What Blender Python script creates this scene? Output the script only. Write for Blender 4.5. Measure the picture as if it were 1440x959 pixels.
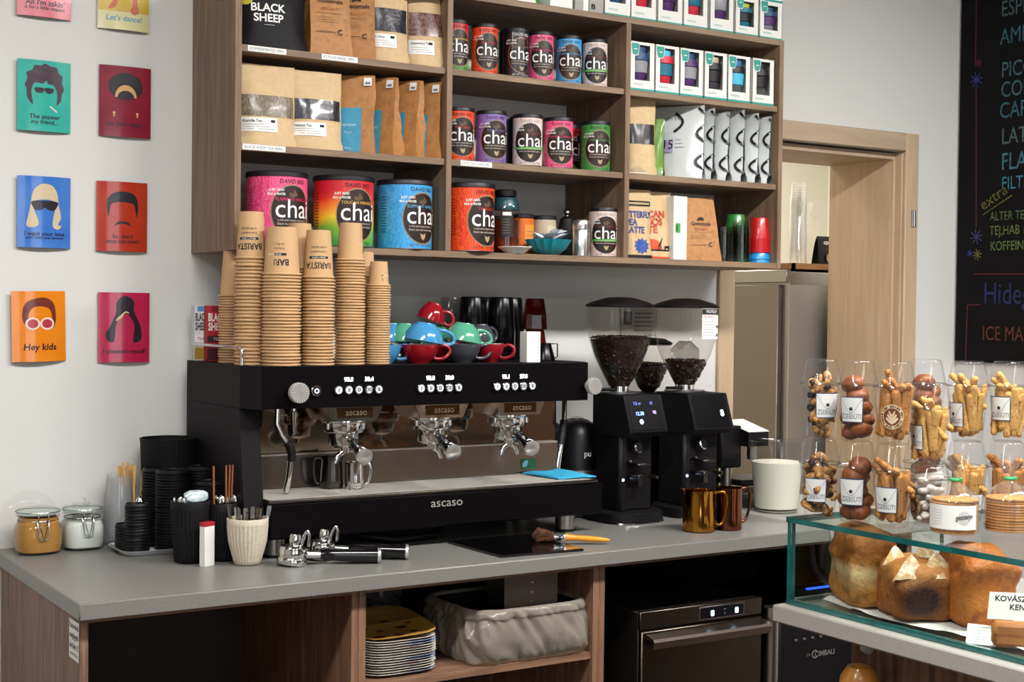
import bpy, bmesh, math, random
from math import sin, cos, pi, radians, sqrt
from mathutils import Vector, Matrix, noise
for _o in list(bpy.data.objects): bpy.data.objects.remove(_o)
SC = bpy.context.scene; COL = SC.collection
RN = random.Random(11)

# ---------------------------------------------------------------- camera
cam = bpy.data.cameras.new('camera'); cam.sensor_width = 36.0; cam.lens = 1997.67/1440*36
cam.clip_start = .05; cam.clip_end = 60
co = bpy.data.objects.new('camera', cam); COL.objects.link(co); SC.camera = co
_r = Vector((.84357472, -.53687555, .0120969)); _u = Vector((.00163765, .0250981, .99968365)); _f = Vector((.53700932, .84328804, -.02205134))
co.matrix_world = Matrix(((_r.x, _u.x, -_f.x, -1.3506), (_r.y, _u.y, -_f.y, -3.7664), (_r.z, _u.z, -_f.z, 1.5609), (0, 0, 0, 1)))


# ---------------------------------------------------------------- world, lights, exposure
W = bpy.data.worlds.new('world'); SC.world = W; W.use_nodes = True
_n = W.node_tree.nodes; _bg = _n['Background']
_sky = _n.new('ShaderNodeTexSky'); _sky.sky_type = 'NISHITA'; _sky.sun_disc = False; _sky.sun_elevation = radians(35); _sky.sun_rotation = radians(120)
W.node_tree.links.new(_sky.outputs[0], _bg.inputs[0]); _bg.inputs[1].default_value = .08
def area(name, loc, rot, sx, sy, power, col=(1, 1, 1), spread=180):
    l = bpy.data.lights.new(name, 'AREA'); l.shape = 'RECTANGLE'; l.size = sx; l.size_y = sy; l.energy = power; l.color = col; l.spread = radians(spread)
    o = bpy.data.objects.new(name, l); COL.objects.link(o); o.location = loc; o.rotation_euler = rot; return o
# daylight entering by the two shop windows in the wall behind the camera
area('window_light', (-2.1, -6.35, 1.75), (radians(90), 0, 0), 1.5, 2.0, 24, (.88, .94, 1))
area('window_light', (.3, -6.35, 1.75), (radians(90), 0, 0), 1.5, 2.0, 24, (.88, .94, 1))
# ceiling panels over the customers' side of the bar
for _x, _p in ((-2.3, 40), (-.5, 64), (1.3, 96), (2.5, 60)):
    area('ceiling_and_fill_light', (_x, -2.3, 3.1), (0, 0, 0), 1.0, .3, _p, (1, .985, .965))
for _x in (-1.4, .6):  # second row, added as unseen fill to light the bar fronts
    area('ceiling_and_fill_light', (_x, -4.4, 3.1), (0, 0, 0), 1.15, .3, 14, (1, .98, .95))
area('back_room_light', (2.9, 1.3, 2.9), (0, 0, 0), .9, .5, 70, (1, .92, .8))
SC.view_settings.view_transform = 'Standard'; SC.view_settings.look = 'None'; SC.view_settings.gamma = 1; SC.view_settings.use_curve_mapping = False
SC.view_settings.exposure = 0.0
SC.cycles.max_bounces = 10; SC.cycles.transparent_max_bounces = 24; SC.cycles.caustics_reflective = False; SC.cycles.caustics_refractive = False
SC.cycles.use_denoising = True

# ---------------------------------------------------------------- materials
def hexc(h):
    h = h.lstrip('#'); c = [int(h[i:i+2], 16)/255 for i in (0, 2, 4)]
    return tuple(x/12.92 if x <= .04045 else ((x+.055)/1.055)**2.4 for x in c)+(1,)
MAT = {}
def mk(name, col, rough=.5, metal=0, spec=.5, col2=None, scale=(1, 1, 1), ns=20, detail=3, lo=.35, hi=.65, bump=0, bd=.002, bs=None, coat=0, trans=0, ior=1.45, emit=0, tex='noise', rmix=None, coord='Object'):
    if name in MAT: return MAT[name]
    m = bpy.data.materials.new(name); m.use_nodes = True; nt = m.node_tree; b = nt.nodes['Principled BSDF']
    b.inputs['Base Color'].default_value = hexc(col); b.inputs['Roughness'].default_value = rough; b.inputs['Metallic'].default_value = metal
    b.inputs['Specular IOR Level'].default_value = spec; b.inputs['Coat Weight'].default_value = coat; b.inputs['Coat Roughness'].default_value = .08
    b.inputs['Transmission Weight'].default_value = trans; b.inputs['IOR'].default_value = ior
    if emit: b.inputs['Emission Color'].default_value = hexc(col); b.inputs['Emission Strength'].default_value = emit
    if col2 or bump:
        tc = nt.nodes.new('ShaderNodeTexCoord'); mp = nt.nodes.new('ShaderNodeMapping'); mp.inputs['Scale'].default_value = scale
        nt.links.new(tc.outputs[coord], mp.inputs['Vector'])
        if tex == 'noise':
            t = nt.nodes.new('ShaderNodeTexNoise'); t.inputs['Scale'].default_value = ns; t.inputs['Detail'].default_value = detail; t.inputs['Roughness'].default_value = .6; out = t.outputs['Fac']
        elif tex == 'voronoi':
            t = nt.nodes.new('ShaderNodeTexVoronoi'); t.inputs['Scale'].default_value = ns; out = t.outputs['Distance']
        elif tex == 'vcol':
            t = nt.nodes.new('ShaderNodeTexVoronoi'); t.inputs['Scale'].default_value = ns; out = t.outputs['Color']
        else:
            t = nt.nodes.new('ShaderNodeTexWave'); t.inputs['Scale'].default_value = ns; t.inputs['Distortion'].default_value = detail; t.inputs['Detail'].default_value = 2; out = t.outputs['Fac']
        nt.links.new(mp.outputs[0], t.inputs['Vector'])
        if col2:
            cr = nt.nodes.new('ShaderNodeValToRGB'); e = cr.color_ramp.elements; e[0].position = lo; e[1].position = hi
            cl = col2 if isinstance(col2, (list, tuple)) else [col2]
            e[0].color = hexc(col); e[1].color = hexc(cl[-1])
            for i, c in enumerate(cl[:-1]):
                k = e.new(lo+(hi-lo)*(i+1)/len(cl)); k.color = hexc(c)
            nt.links.new(out, cr.inputs[0]); nt.links.new(cr.outputs[0], b.inputs['Base Color'])
        if rmix:
            mr = nt.nodes.new('ShaderNodeMapRange'); mr.inputs['To Min'].default_value = rmix[0]; mr.inputs['To Max'].default_value = rmix[1]
            nt.links.new(out, mr.inputs[0]); nt.links.new(mr.outputs[0], b.inputs['Roughness'])
        if bump:
            if bs:
                t2 = nt.nodes.new('ShaderNodeTexNoise'); t2.inputs['Scale'].default_value = bs; t2.inputs['Detail'].default_value = 4; nt.links.new(mp.outputs[0], t2.inputs['Vector']); out = t2.outputs['Fac']
            bp = nt.nodes.new('ShaderNodeBump'); bp.inputs['Strength'].default_value = bump; bp.inputs['Distance'].default_value = bd
            nt.links.new(out, bp.inputs['Height']); nt.links.new(bp.outputs[0], b.inputs['Normal'])
    MAT[name] = m; return m
def clear(name, tint='#ffffff', refl=.12, rough=.03, haze=0, hz='#ecedee'):
    # thin clear plastic or glass: what is not mirrored goes straight through
    m = bpy.data.materials.new(name); m.use_nodes = True; nt = m.node_tree; nt.nodes.clear()
    o = nt.nodes.new('ShaderNodeOutputMaterial'); tr = nt.nodes.new('ShaderNodeBsdfTransparent'); gl = nt.nodes.new('ShaderNodeBsdfGlossy'); mx = nt.nodes.new('ShaderNodeMixShader')
    tr.inputs[0].default_value = hexc(tint); gl.inputs['Roughness'].default_value = rough
    lw = nt.nodes.new('ShaderNodeLayerWeight'); lw.inputs[0].default_value = .5
    mr = nt.nodes.new('ShaderNodeMapRange'); mr.inputs['To Min'].default_value = refl*.35; mr.inputs['To Max'].default_value = min(1, refl*6)
    pw = nt.nodes.new('ShaderNodeMath'); pw.operation = 'POWER'; pw.inputs[1].default_value = 3.0; nt.links.new(lw.outputs['Facing'], pw.inputs[0]); nt.links.new(pw.outputs[0], mr.inputs[0]); nt.links.new(mr.outputs[0], mx.inputs[0]); nt.links.new(tr.outputs[0], mx.inputs[1]); nt.links.new(gl.outputs[0], mx.inputs[2]); nt.links.new(mx.outputs[0], o.inputs[0])
    if haze:
        df = nt.nodes.new('ShaderNodeBsdfDiffuse'); df.inputs[0].default_value = hexc(hz); tl = nt.nodes.new('ShaderNodeBsdfTranslucent'); tl.inputs[0].default_value = hexc(hz); ad = nt.nodes.new('ShaderNodeMixShader'); ad.inputs[0].default_value = .5
        nt.links.new(df.outputs[0], ad.inputs[1]); nt.links.new(tl.outputs[0], ad.inputs[2]); m2 = nt.nodes.new('ShaderNodeMixShader'); m2.inputs[0].default_value = haze; nt.links.new(mx.outputs[0], m2.inputs[1]); nt.links.new(ad.outputs[0], m2.inputs[2]); nt.links.new(m2.outputs[0], o.inputs[0])
    MAT[name] = m; return m
def wood(name, cs, axis='x', rough=.55, sc=1.0, bump=.15):
    s = {'x': (1.1, 13, 13), 'z': (13, 13, 1.1), 'y': (13, 1.1, 13)}[axis]; s = tuple(v*sc for v in s)
    return mk(name, cs[0], rough, col2=cs[1:], scale=s, ns=1.6, detail=8, lo=.3, hi=.7, bump=bump)
def flat(h, rough=.55, **k): return mk('print_'+h.lstrip('#')+('' if rough == .55 else '_%d' % int(rough*100)), h, rough, **k)

# ---------------------------------------------------------------- geometry
_TX = {}
def txt(s, bold=0.0):
    k = (s, bold)
    if k not in _TX:
        cu = bpy.data.curves.new('t', 'FONT'); cu.body = s; cu.size = 1; cu.align_x = 'CENTER'; cu.resolution_u = 3; cu.offset = bold
        ob = bpy.data.objects.new('t', cu); me = ob.to_mesh()
        vs = [(v.co.x, v.co.y) for v in me.vertices]; fs = [tuple(p.vertices) for p in me.polygons]
        ob.to_mesh_clear(); bpy.data.objects.remove(ob); bpy.data.curves.remove(cu)
        xs = [a for a, _ in vs] or [0]; ys = [b for _, b in vs] or [0]
        _TX[k] = (vs, fs, (min(xs), max(xs), min(ys), max(ys)))
    return _TX[k]
class G:
    def __init__(s): s.v = []; s.f = []; s.m = []; s.mats = []
    def mi(s, m):
        if m not in s.mats: s.mats.append(m)
        return s.mats.index(m)
    def add(s, vs, fs, m, M=None):
        n = len(s.v); k = s.mi(m)
        s.v += [tuple(M @ Vector(v)) for v in vs] if M is not None else [tuple(v) for v in vs]
        for f in fs: s.f.append(tuple(n+i for i in f)); s.m.append(k)
        return s
    def box(s, x0, x1, y0, y1, z0, z1, m, b=.0, M=None):
        if x0 > x1: x0, x1 = x1, x0
        if y0 > y1: y0, y1 = y1, y0
        if z0 > z1: z0, z1 = z1, z0
        b = min(b, (x1-x0)*.49, (y1-y0)*.49, (z1-z0)*.49)
        if b <= 0:
            vs = [(x, y, z) for z in (z0, z1) for y in (y0, y1) for x in (x0, x1)]
            return s.add(vs, [(0, 2, 3, 1), (4, 5, 7, 6), (0, 1, 5, 4), (2, 6, 7, 3), (0, 4, 6, 2), (1, 3, 7, 5)], m, M)
        vs = []; ix = {}
        for i, (x, sx) in enumerate(((x0, 1), (x1, -1))):
            for j, (y, sy) in enumerate(((y0, 1), (y1, -1))):
                for k, (z, sz) in enumerate(((z0, 1), (z1, -1))):
                    for a in range(3):
                        ix[i, j, k, a] = len(vs); vs.append((x+(b*sx if a != 0 else 0), y+(b*sy if a != 1 else 0), z+(b*sz if a != 2 else 0)))
        fs = []
        for a in range(3):
            p, q = [(1, 2), (0, 2), (0, 1)][a]
            for e in (0, 1):
                c = []
                for (u, w) in ((0, 0), (1, 0), (1, 1), (0, 1)):
                    t = [0, 0, 0]; t[a] = e; t[p] = u; t[q] = w; c.append(ix[t[0], t[1], t[2], a])
                fs.append(tuple(c) if (e == 1) != (a == 1) else tuple(c[::-1]))
        for a in range(3):
            p, q = [(1, 2), (0, 2), (0, 1)][a]
            for u in (0, 1):
                for w in (0, 1):
                    t0 = [0, 0, 0]; t1 = [0, 0, 0]; t0[p] = t1[p] = u; t0[q] = t1[q] = w; t1[a] = 1
                    fs.append((ix[(*t0, p)], ix[(*t1, p)], ix[(*t1, q)], ix[(*t0, q)]))
        for i in (0, 1):
            for j in (0, 1):
                for k in (0, 1): fs.append((ix[i, j, k, 0], ix[i, j, k, 1], ix[i, j, k, 2]))
        return s.add(vs, fs, m, M)
    def lathe(s, prof, m, n=28, c=(0, 0, 0), M=None, cap0=True, cap1=True, a0=0, rib=0, ribn=0, sq=0):
        vs = []; fs = []
        for (r, z) in prof:
            for i in range(n):
                a = a0+2*pi*i/n; rr = r
                if rib: rr = r*(1+rib*cos(ribn*a))
                if sq: rr = r/((abs(cos(a))**sq+abs(sin(a))**sq)**(1/sq))
                vs.append((c[0]+rr*cos(a), c[1]+rr*sin(a), c[2]+z))
        for j in range(len(prof)-1):
            for i in range(n):
                k = (i+1) % n; fs.append((j*n+i, j*n+k, (j+1)*n+k, (j+1)*n+i))
        if cap0 and prof[0][0] > 1e-6: fs.append(tuple(range(n))[::-1])
        if cap1 and prof[-1][0] > 1e-6: fs.append(tuple((len(prof)-1)*n+i for i in range(n)))
        return s.add(vs, fs, m, M)
    def cyl(s, c, r, z0, z1, m, n=24, b=0, M=None):
        p = [(r, z0), (r, z1)] if not b else [(r-b, z0), (r, z0+b), (r, z1-b), (r-b, z1)]
        return s.lathe(p, m, n, c, M)
    def tube(s, pts, r, m, n=10, M=None, closed=False):
        P = [Vector(p) for p in pts]; N = len(P); rs = r if isinstance(r, (list, tuple)) else [r]*N
        vs = []; fs = []; up = None
        for i in range(N):
            if closed: t = P[(i+1) % N]-P[i-1]
            else: t = P[min(i+1, N-1)]-P[max(i-1, 0)]
            t.normalize()
            if up is None: up = t.orthogonal().normalized()
            up = (up-t*up.dot(t)).normalized(); w = t.cross(up)
            for k in range(n): a = 2*pi*k/n; vs.append(P[i]+(up*cos(a)+w*sin(a))*rs[i])
        L = N if closed else N-1
        for i in range(L):
            for k in range(n):
                q = (k+1) % n; j = (i+1) % N; fs.append((i*n+k, i*n+q, j*n+q, j*n+k))
        if not closed: fs += [tuple(range(n))[::-1], tuple((N-1)*n+k for k in range(n))]
        return s.add(vs, fs, m, M)
    def prism(s, poly, d0, d1, m, M=None, ax='y'):
        # polygon (a,b) extruded along an axis; y: (a,d,b)  z: (a,b,d)  x: (d,a,b)
        f = {'y': lambda a, b, d: (a, d, b), 'z': lambda a, b, d: (a, b, d), 'x': lambda a, b, d: (d, a, b)}[ax]
        n = len(poly); vs = [f(a, b, d0) for a, b in poly]+[f(a, b, d1) for a, b in poly]
        fs = [tuple(range(n)), tuple(range(n, 2*n))[::-1]]+[(i, n+i, n+(i+1) % n, (i+1) % n) for i in range(n)]
        return s.add(vs, fs, m, M)
    def grid(s, fn, nu, nv, m, M=None, wrap=False):
        vs = [fn(i/(nu if wrap else nu-1), j/(nv-1)) for j in range(nv) for i in range(nu)]
        fs = [(j*nu+i, j*nu+(i+1) % nu, (j+1)*nu+(i+1) % nu, (j+1)*nu+i) for j in range(nv-1) for i in range(nu if wrap else nu-1)]
        return s.add(vs, fs, m, M)
    def text(s, t, h, m, fn, x=0, y=0, align='c', bold=0.0, flip=False, wmax=None, sx=1.0, sub=0):
        vs, fs, (x0, x1, y0, y1) = txt(t, bold); k = h/.72; kx = k*sx
        if wmax and (x1-x0)*kx > wmax: kx = wmax/(x1-x0)
        dx = {'c': -(x0+x1)/2, 'l': -x0, 'r': -x1}[align]; q = -1 if flip else 1
        P2 = [(x+q*(a+dx)*kx, y+q*b*k) for a, b in vs]
        if sub:
            st = []; out = []
            for f in fs:
                for i in range(1, len(f)-1): st.append((P2[f[0]], P2[f[i]], P2[f[i+1]]))
            while st and len(out) < 6000:
                t3 = st.pop(); d, i = max(((abs(t3[i][0]-t3[i-1][0]), i) for i in range(3)))
                if d <= sub: out.append(t3); continue
                a, b, c = t3[i-1], t3[i], t3[(i+1) % 3]; mm = ((a[0]+b[0])/2, (a[1]+b[1])/2); st += [(a, mm, c), (mm, b, c)]
            return s.add([fn(*p) for t3 in out for p in t3], [(3*i, 3*i+1, 3*i+2) for i in range(len(out))], m)
        return s.add([fn(*p) for p in P2], fs, m)
    def disc(s, fn, ru, rv, m, x=0, y=0, n=28, rings=5, a0=0, a1=2*pi):
        vs = [fn(x, y)]; fs = []
        for j in range(1, rings+1):
            for i in range(n+1):
                a = a0+(a1-a0)*i/n; vs.append(fn(x+ru*j/rings*cos(a), y+rv*j/rings*sin(a)))
        for i in range(n): fs.append((0, 1+i, 2+i))
        for j in range(rings-1):
            for i in range(n): p = 1+j*(n+1)+i; fs.append((p, p+n+1, p+n+2, p+1))
        return s.add(vs, fs, m)
    def rect(s, fn, x0, x1, y0, y1, m, nx=2, ny=2):
        return s.grid(lambda u, v: fn(x0+(x1-x0)*u, y0+(y1-y0)*v), nx, ny, m)
    def poly(s, fn, pts, m, x=0, y=0, k=1.0):
        # concave outline filled with triangles
        from mathutils.geometry import tessellate_polygon
        t = tessellate_polygon([[Vector((a, b, 0)) for a, b in pts]])
        P2 = [(a*k, b*k) for a, b in pts]; L = .014; st = [tuple(P2[i] for i in q) for q in t]; out = []
        while st and len(out) < 4000:
            q = st.pop(); e = [((q[i][0]-q[i-1][0])**2+(q[i][1]-q[i-1][1])**2, i) for i in range(3)]; d, i = max(e)
            if d <= L*L: out.append(q); continue
            a, b, c = q[i-1], q[i], q[(i+1) % 3]; mm = ((a[0]+b[0])/2, (a[1]+b[1])/2); st += [(a, mm, c), (mm, b, c)]
        return s.add([fn(x+a, y+b) for q in out for a, b in q], [(3*i, 3*i+1, 3*i+2) for i in range(len(out))], m)
    def mesh(s, name, smooth=True, ang=38, inv=None, fix=True):
        me = bpy.data.meshes.new(name)
        vs = [inv @ Vector(v) for v in s.v] if inv is not None else s.v
        me.from_pydata(vs, [], s.f)
        for m in s.mats: me.materials.append(m)
        me.polygons.foreach_set('material_index', s.m)
        if fix:
            bm = bmesh.new(); bm.from_mesh(me); bmesh.ops.recalc_face_normals(bm, faces=bm.faces); bm.to_mesh(me); bm.free()
        me.polygons.foreach_set('use_smooth', [smooth]*len(me.polygons))
        if smooth: me.set_sharp_from_angle(angle=radians(ang))
        me.update(); return me
PM = {}
def tag(o, label=None, cat=None, group=None, kind=None):
    if label: o['label'] = label
    if cat: o['category'] = cat
    if group: o['group'] = group
    if kind: o['kind'] = kind
    return o
def T(name, label, cat, loc=(0, 0, 0), rz=0, group=None):
    o = bpy.data.objects.new(name, None); COL.objects.link(o); o.location = loc; o.rotation_euler = (0, 0, rz); o.empty_display_size = .05
    PM[o.name] = Matrix.Translation(loc) @ Matrix.Rotation(rz, 4, 'Z'); return tag(o, label, cat, group)
def P(g, name, parent, label=None, w=False, **k):
    # one part; w: the geometry was written in world coordinates
    me = g.mesh(name, inv=PM.get(parent.name, Matrix()).inverted() if w else None, **k)
    o = bpy.data.objects.new(name, me); COL.objects.link(o); o.parent = parent; PM[o.name] = PM.get(parent.name, Matrix())
    if label: o['label'] = label
    return o
def M1(g, name, label, cat, loc=(0, 0, 0), rz=0, group=None, kind=None, **k):
    o = bpy.data.objects.new(name, g.mesh(name, **k)); COL.objects.link(o); o.location = loc; o.rotation_euler = (0, 0, rz)
    PM[o.name] = Matrix.Translation(loc) @ Matrix.Rotation(rz, 4, 'Z'); return tag(o, label, cat, group, kind)
def ST(g, name, parent=None, **k):
    o = bpy.data.objects.new(name, g.mesh(name, **k)); COL.objects.link(o); PM[o.name] = Matrix()
    if parent: o.parent = parent
    else: o['kind'] = 'structure'
    return o
def dup(root, loc, rz=0, label=None, rot=None):
    c = root.copy(); COL.objects.link(c); c.location = loc; c.rotation_euler = rot if rot else (0, 0, rz)
    if label: c['label'] = label
    PM[c.name] = Matrix.Translation(loc) @ Matrix.Rotation(rz, 4, 'Z')
    for ch in list(root.children):
        d = ch.copy(); COL.objects.link(d); d.parent = c
        for g2 in list(ch.children):
            e = g2.copy(); COL.objects.link(e); e.parent = d
    return c
FY = lambda y: (lambda a, b: (a, y, b))            # a print on a face that looks along -Y
def OFF(fn, dx, dz): return lambda a, b: fn(a+dx, b+dz)
def arc(cx, cy, r, a0, a1, n=12, ry=None): return [(cx+r*cos(radians(a0+(a1-a0)*i/n)), cy+(ry or r)*sin(radians(a0+(a1-a0)*i/n))) for i in range(n+1)]
# a pixel of the photograph turned into a point on a plane of the place
_C = Vector((-1.3506, -3.7664, 1.5609))
def _ray(x, y): return _f*1997.67+_r*(x-720)-_u*(y-479.5)
def AZ(x, y, z): d = _ray(x, y); return _C+d*((z-_C.z)/d.z)
def AY(x, y, v): d = _ray(x, y); return _C+d*((v-_C.y)/d.y)
def AX(x, y, v): d = _ray(x, y); return _C+d*((v-_C.x)/d.x)

# ---------------------------------------------------------------- materials used all over
wall_m = mk('wall_paint', '#d6d5d1', .85, bump=.25, ns=150, detail=4)
ceil_m = mk('ceiling_paint', '#b3b1ac', .9)
shelf_x = wood('oak_shelf_x', ['#665343', '#8c745d', '#735d49', '#9a8166'], 'x')
shelf_z = wood('oak_shelf_z', ['#63503f', '#89705a', '#705945', '#977d63'], 'z')
cab_x = wood('walnut_x', ['#553d31', '#84634c', '#6a4d3c', '#9a7a60'], 'x')
cab_z = wood('walnut_z', ['#523a2e', '#86644c', '#684a3a', '#a08265'], 'z')
door_z = wood('pale_oak_z', ['#b59a7c', '#c6ad8e', '#bba283', '#cbb496'], 'z', sc=.7, bump=.08)
door_x = wood('pale_oak_x', ['#ac937c', '#bba48c', '#b09982', '#c1ab94'], 'x', sc=.7, bump=.08)
top_m = mk('grey_worktop', '#686662', .36, col2=['#75736e', '#7f7d78'], ns=420, lo=.3, hi=.7, rmix=(.3, .42), bump=.02)
slab_m = mk('pale_worktop', '#a09b94', .4, col2=['#aaa59e', '#b3aea7'], ns=380, lo=.3, hi=.7)
black = mk('black_satin', '#0b090b', .45, spec=.3); blackm = mk('black_powder_coat', '#0f0c0f', .6, spec=.2, bump=.06, ns=900); blackg = mk('black_gloss', '#08070a', .12, coat=.4)
blackp = mk('black_plastic', '#0c0a0d', .5, spec=.3); chrome = mk('chrome', '#d8d8d8', .08, 1); steel = mk('brushed_steel', '#a9a6a1', .3, 1, scale=(1, 1, 60), ns=14, rmix=(.24, .4))
steelx = mk('brushed_steel_flat', '#9c9893', .33, 1, scale=(2, 60, 60), ns=9, rmix=(.25, .42)); darksteel = mk('dark_steel', '#55504c', .35, 1)
white = mk('white_card', '#e4e3de', .6); paper = mk('white_paper', '#e8e7e3', .75); ink = mk('black_ink', '#161418', .7); winkm = mk('white_ink', '#eceae6', .6)
kraft = mk('kraft_paper', '#b9966a', .72, col2=['#c3a074', '#bd9a6e'], ns=90, bump=.05, lo=.3, hi=.7); kraft2 = mk('kraft_paper_pale', '#c4a77c', .7, col2='#ccb088', ns=60, bump=.05)
kraftb = mk('kraft_paper_brown', '#9a683a', .55, col2=['#b07b46', '#a5713e'], ns=30, bump=.5, bd=.004, bs=35)
cupm = mk('kraft_cup_board', '#bb9569', .68, col2='#c5a076', ns=300, lo=.3, hi=.7)
clearp = clear('clear_plastic', '#fdfdfd', .08, .06, .16); glass = clear('clear_glass', '#f2f5f4', .10, .02); glasst = clear('display_glass', '#fafdfc', .05, .01); smoke = clear('hopper_plastic', '#f1efec', .06, .05)
tealg = mk('glass_edge', '#0f4a4a', .15, col2='#1d6a66', ns=14, coat=.5)
led = mk('led_white', '#e8ecff', emit=6); ledb = mk('led_blue', '#9fc4ff', emit=7); ledd = mk('led_dim_blue', '#6a6fe0', emit=1.2)

# ---------------------------------------------------------------- room shell
XL, XR, YF, ZC = -3.6, 3.11, -6.5, 3.15
g = G(); g.box(XL, XR, YF, 3.0, -.1, 0, mk('floor_tile', '#4f4238', .4, col2='#5d4e42', ns=5)); ST(g, 'floor')
g = G(); g.box(XL, XR+1.6, YF, 3.0, ZC, ZC+.1, ceil_m); ST(g, 'ceiling')
g = G(); g.box(XL, 1.93, 0, .36, 0, ZC, wall_m); g.box(2.80, XR, 0, .36, 0, ZC, wall_m); g.box(1.93, 2.80, 0, .36, 2.18, ZC, wall_m); ST(g, 'wall_back')
g = G(); g.box(XR, XR+.15, -2.5, .36, 0, ZC, wall_m); ST(g, 'wall_right')
g = G(); g.box(XL-.15, XL, YF, .36, 0, ZC, mk('wall_paint_far', '#a9a49c', .85)); ST(g, 'wall_left')
wood_wall = None or wood('panel_wall', ['#5d4a3b', '#6e5846', '#64503f', '#745e4b'], 'z', sc=.4)
g = G(); g.box(XR, XR+.15, YF, -2.5, 0, ZC, wood_wall); ST(g, 'wall_right_far')
g = G()
wx = [(-2.95, -1.25), (-.55, 1.15)]
g.box(XL, XR, YF-.15, YF, 0, .7, wood_wall); g.box(XL, XR, YF-.15, YF, 2.8, ZC, wood_wall)
for a, b in ((XL, -2.95), (-1.25, -.55), (1.15, XR)): g.box(a, b, YF-.15, YF, .7, 2.8, wood_wall)
ST(g, 'wall_front')
frame_m = mk('window_frame_paint', '#d9d8d4', .5)
for k, (a, b) in enumerate(wx):
    g = G()
    g.box(a, b, YF-.1, YF-.04, .7, .77, frame_m); g.box(a, b, YF-.1, YF-.04, 2.73, 2.8, frame_m); g.box(a, a+.07, YF-.1, YF-.04, .77, 2.73, frame_m); g.box(b-.07, b, YF-.1, YF-.04, .77, 2.73, frame_m)
    m_ = (a+b)/2; g.box(m_-.035, m_+.035, YF-.1, YF-.04, .77, 2.73, frame_m)
    w_ = ST(g, 'window_%d' % (k+1)); q = G(); q.box(a+.05, b-.05, YF-.075, YF-.069, .75, 2.75, glass); o = ST(q, 'pane', w_)
# back room seen through the doorway
g = G(); g.box(1.2, 4.6, 2.2, 2.3, 0, ZC, mk('back_room_paint', '#e9e5da', .8)); g.box(1.1, 1.2, .36, 2.3, 0, ZC, MAT['back_room_paint']); g.box(4.6, 4.7, .36, 2.3, 0, ZC, MAT['back_room_paint']); ST(g, 'wall_back_room')
# doorway: casing on this side of the wall, deep jamb lining
g = G(); g.box(2.798, 2.868, -.016, 0, 0, 2.247, door_z, .003); g.box(1.885, 1.955, -.016, 0, 0, 2.247, door_z, .003); g.box(1.955, 2.798, -.016, 0, 2.178, 2.247, door_x, .003)
d1 = ST(g, 'door_1')
g = G(); g.box(2.778, 2.80, .03, .362, 0, 2.15, door_z); g.box(1.93, 1.952, .03, .362, 0, 2.15, door_z); g.box(1.93, 2.80, .03, .362, 2.15, 2.172, door_x)
g.box(2.79, 2.80, 0, .03, 0, 2.172, door_z); g.box(1.93, 1.942, 0, .03, 0, 2.172, door_z); ST(g, 'jamb_lining', d1)
g = G(); g.cyl((2.842, -.02, 1.895), .007, 0, .062, chrome, 12, .001); g.box(2.828, 2.842, -.019, -.015, 1.895, 1.957, chrome); ST(g, 'hinge', d1)
# fridge and what stands on it
fr = T('tall_fridge', 'brushed steel fridge standing in the room behind the doorway', 'fridge', (2.64, .45, 0))
g = G(); g.box(2.66, 3.35, .452, 1.2, .08, 1.728, steelx, .004); P(g, 'body', fr, w=True)
g = G(); g.box(2.636, 2.662, .50, 1.2, .1, 1.675, mk('fridge_door_steel', '#857c72', .45, .7), .004); P(g, 'door', fr, w=True)
g = G(); g.box(2.637, 2.662, .452, 1.2, 1.683, 1.735, steelx, .003); P(g, 'top_band', fr, w=True)
g = G(); g.box(2.645, 3.35, .444, .452, .1, 1.675, mk('fridge_side_panel', '#9c948a', .5, .4), .002); P(g, 'side_panel', fr, w=True)
g = G(); tm = mk('tray_wood', '#8b6136', .5, col2='#9a6e40', scale=(2, 30, 30), ns=3)
g.box(2.70, 3.2, .48, .85, 1.735, 1.74, tm); g.box(2.70, 3.2, .48, .492, 1.735, 1.764, tm); g.box(2.70, 2.712, .48, .85, 1.735, 1.764, tm); g.box(2.70, 3.2, .838, .85, 1.735, 1.764, tm)
M1(g, 'wooden_tray', 'wooden tray with low rims lying on top of the steel fridge', 'tray')
cm = G(); cm.lathe([(.036, 0), (.038, .001), (.0385, .006), (.036, .007), (.029, .085), (.0285, .087), (0, .087)], clearp, 20, cap0=False, cap1=False)
cme = cm.mesh('clear_cup')
cmf = cm.mesh('clear_cup'); cmf.materials[0] = clear('clear_plastic_thin', '#fefefe', .13, .05, .03)
def clear_stack(x, y, z0, n, dz, lab, grp, sc=1, tilt=0):
    for i in range(n):
        o = bpy.data.objects.new('clear_cup', cmf if x > 1 else cme); COL.objects.link(o); o.location = (x+tilt*i*dz, y, z0+i*dz); o.scale = (sc, sc, sc); tag(o, lab, 'cup', grp)
clear_stack(2.800, .56, 1.741, 27, .0105, 'clear plastic cup in the tall stack on top of the steel fridge', 'tall stack of clear cups on the fridge')
clear_stack(2.735, .72, 1.741, 9, .0105, 'clear plastic cup in the short stack behind the tall one on the fridge', 'short stack of clear cups on the fridge')
bg_ = T('coffee_bag', 'black coffee bag with white lettering on the fridge tray', 'coffee bag', (2.917, .53, 1.741))
g = G(); g.grid(lambda u, v: ((u-.5)*.088*(1-.08*v), (-.03*(1-v)**.6)*(1-(2*u-1)**2*.4), v*.14), 9, 7, black); g.grid(lambda u, v: ((.5-u)*.088*(1-.08*v), .03*(1-v)**.6, v*.14), 9, 7, black); P(g, 'pouch', bg_)
g = G(); g.text('KENYA', .013, winkm, lambda a, b: (a, -.0295, b+.105), bold=.02); g.disc(lambda a, b: (a, -.031, b+.05), .014, .019, mk('bean_print', '#a58258', .6)); P(g, 'lettering', bg_)
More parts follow.
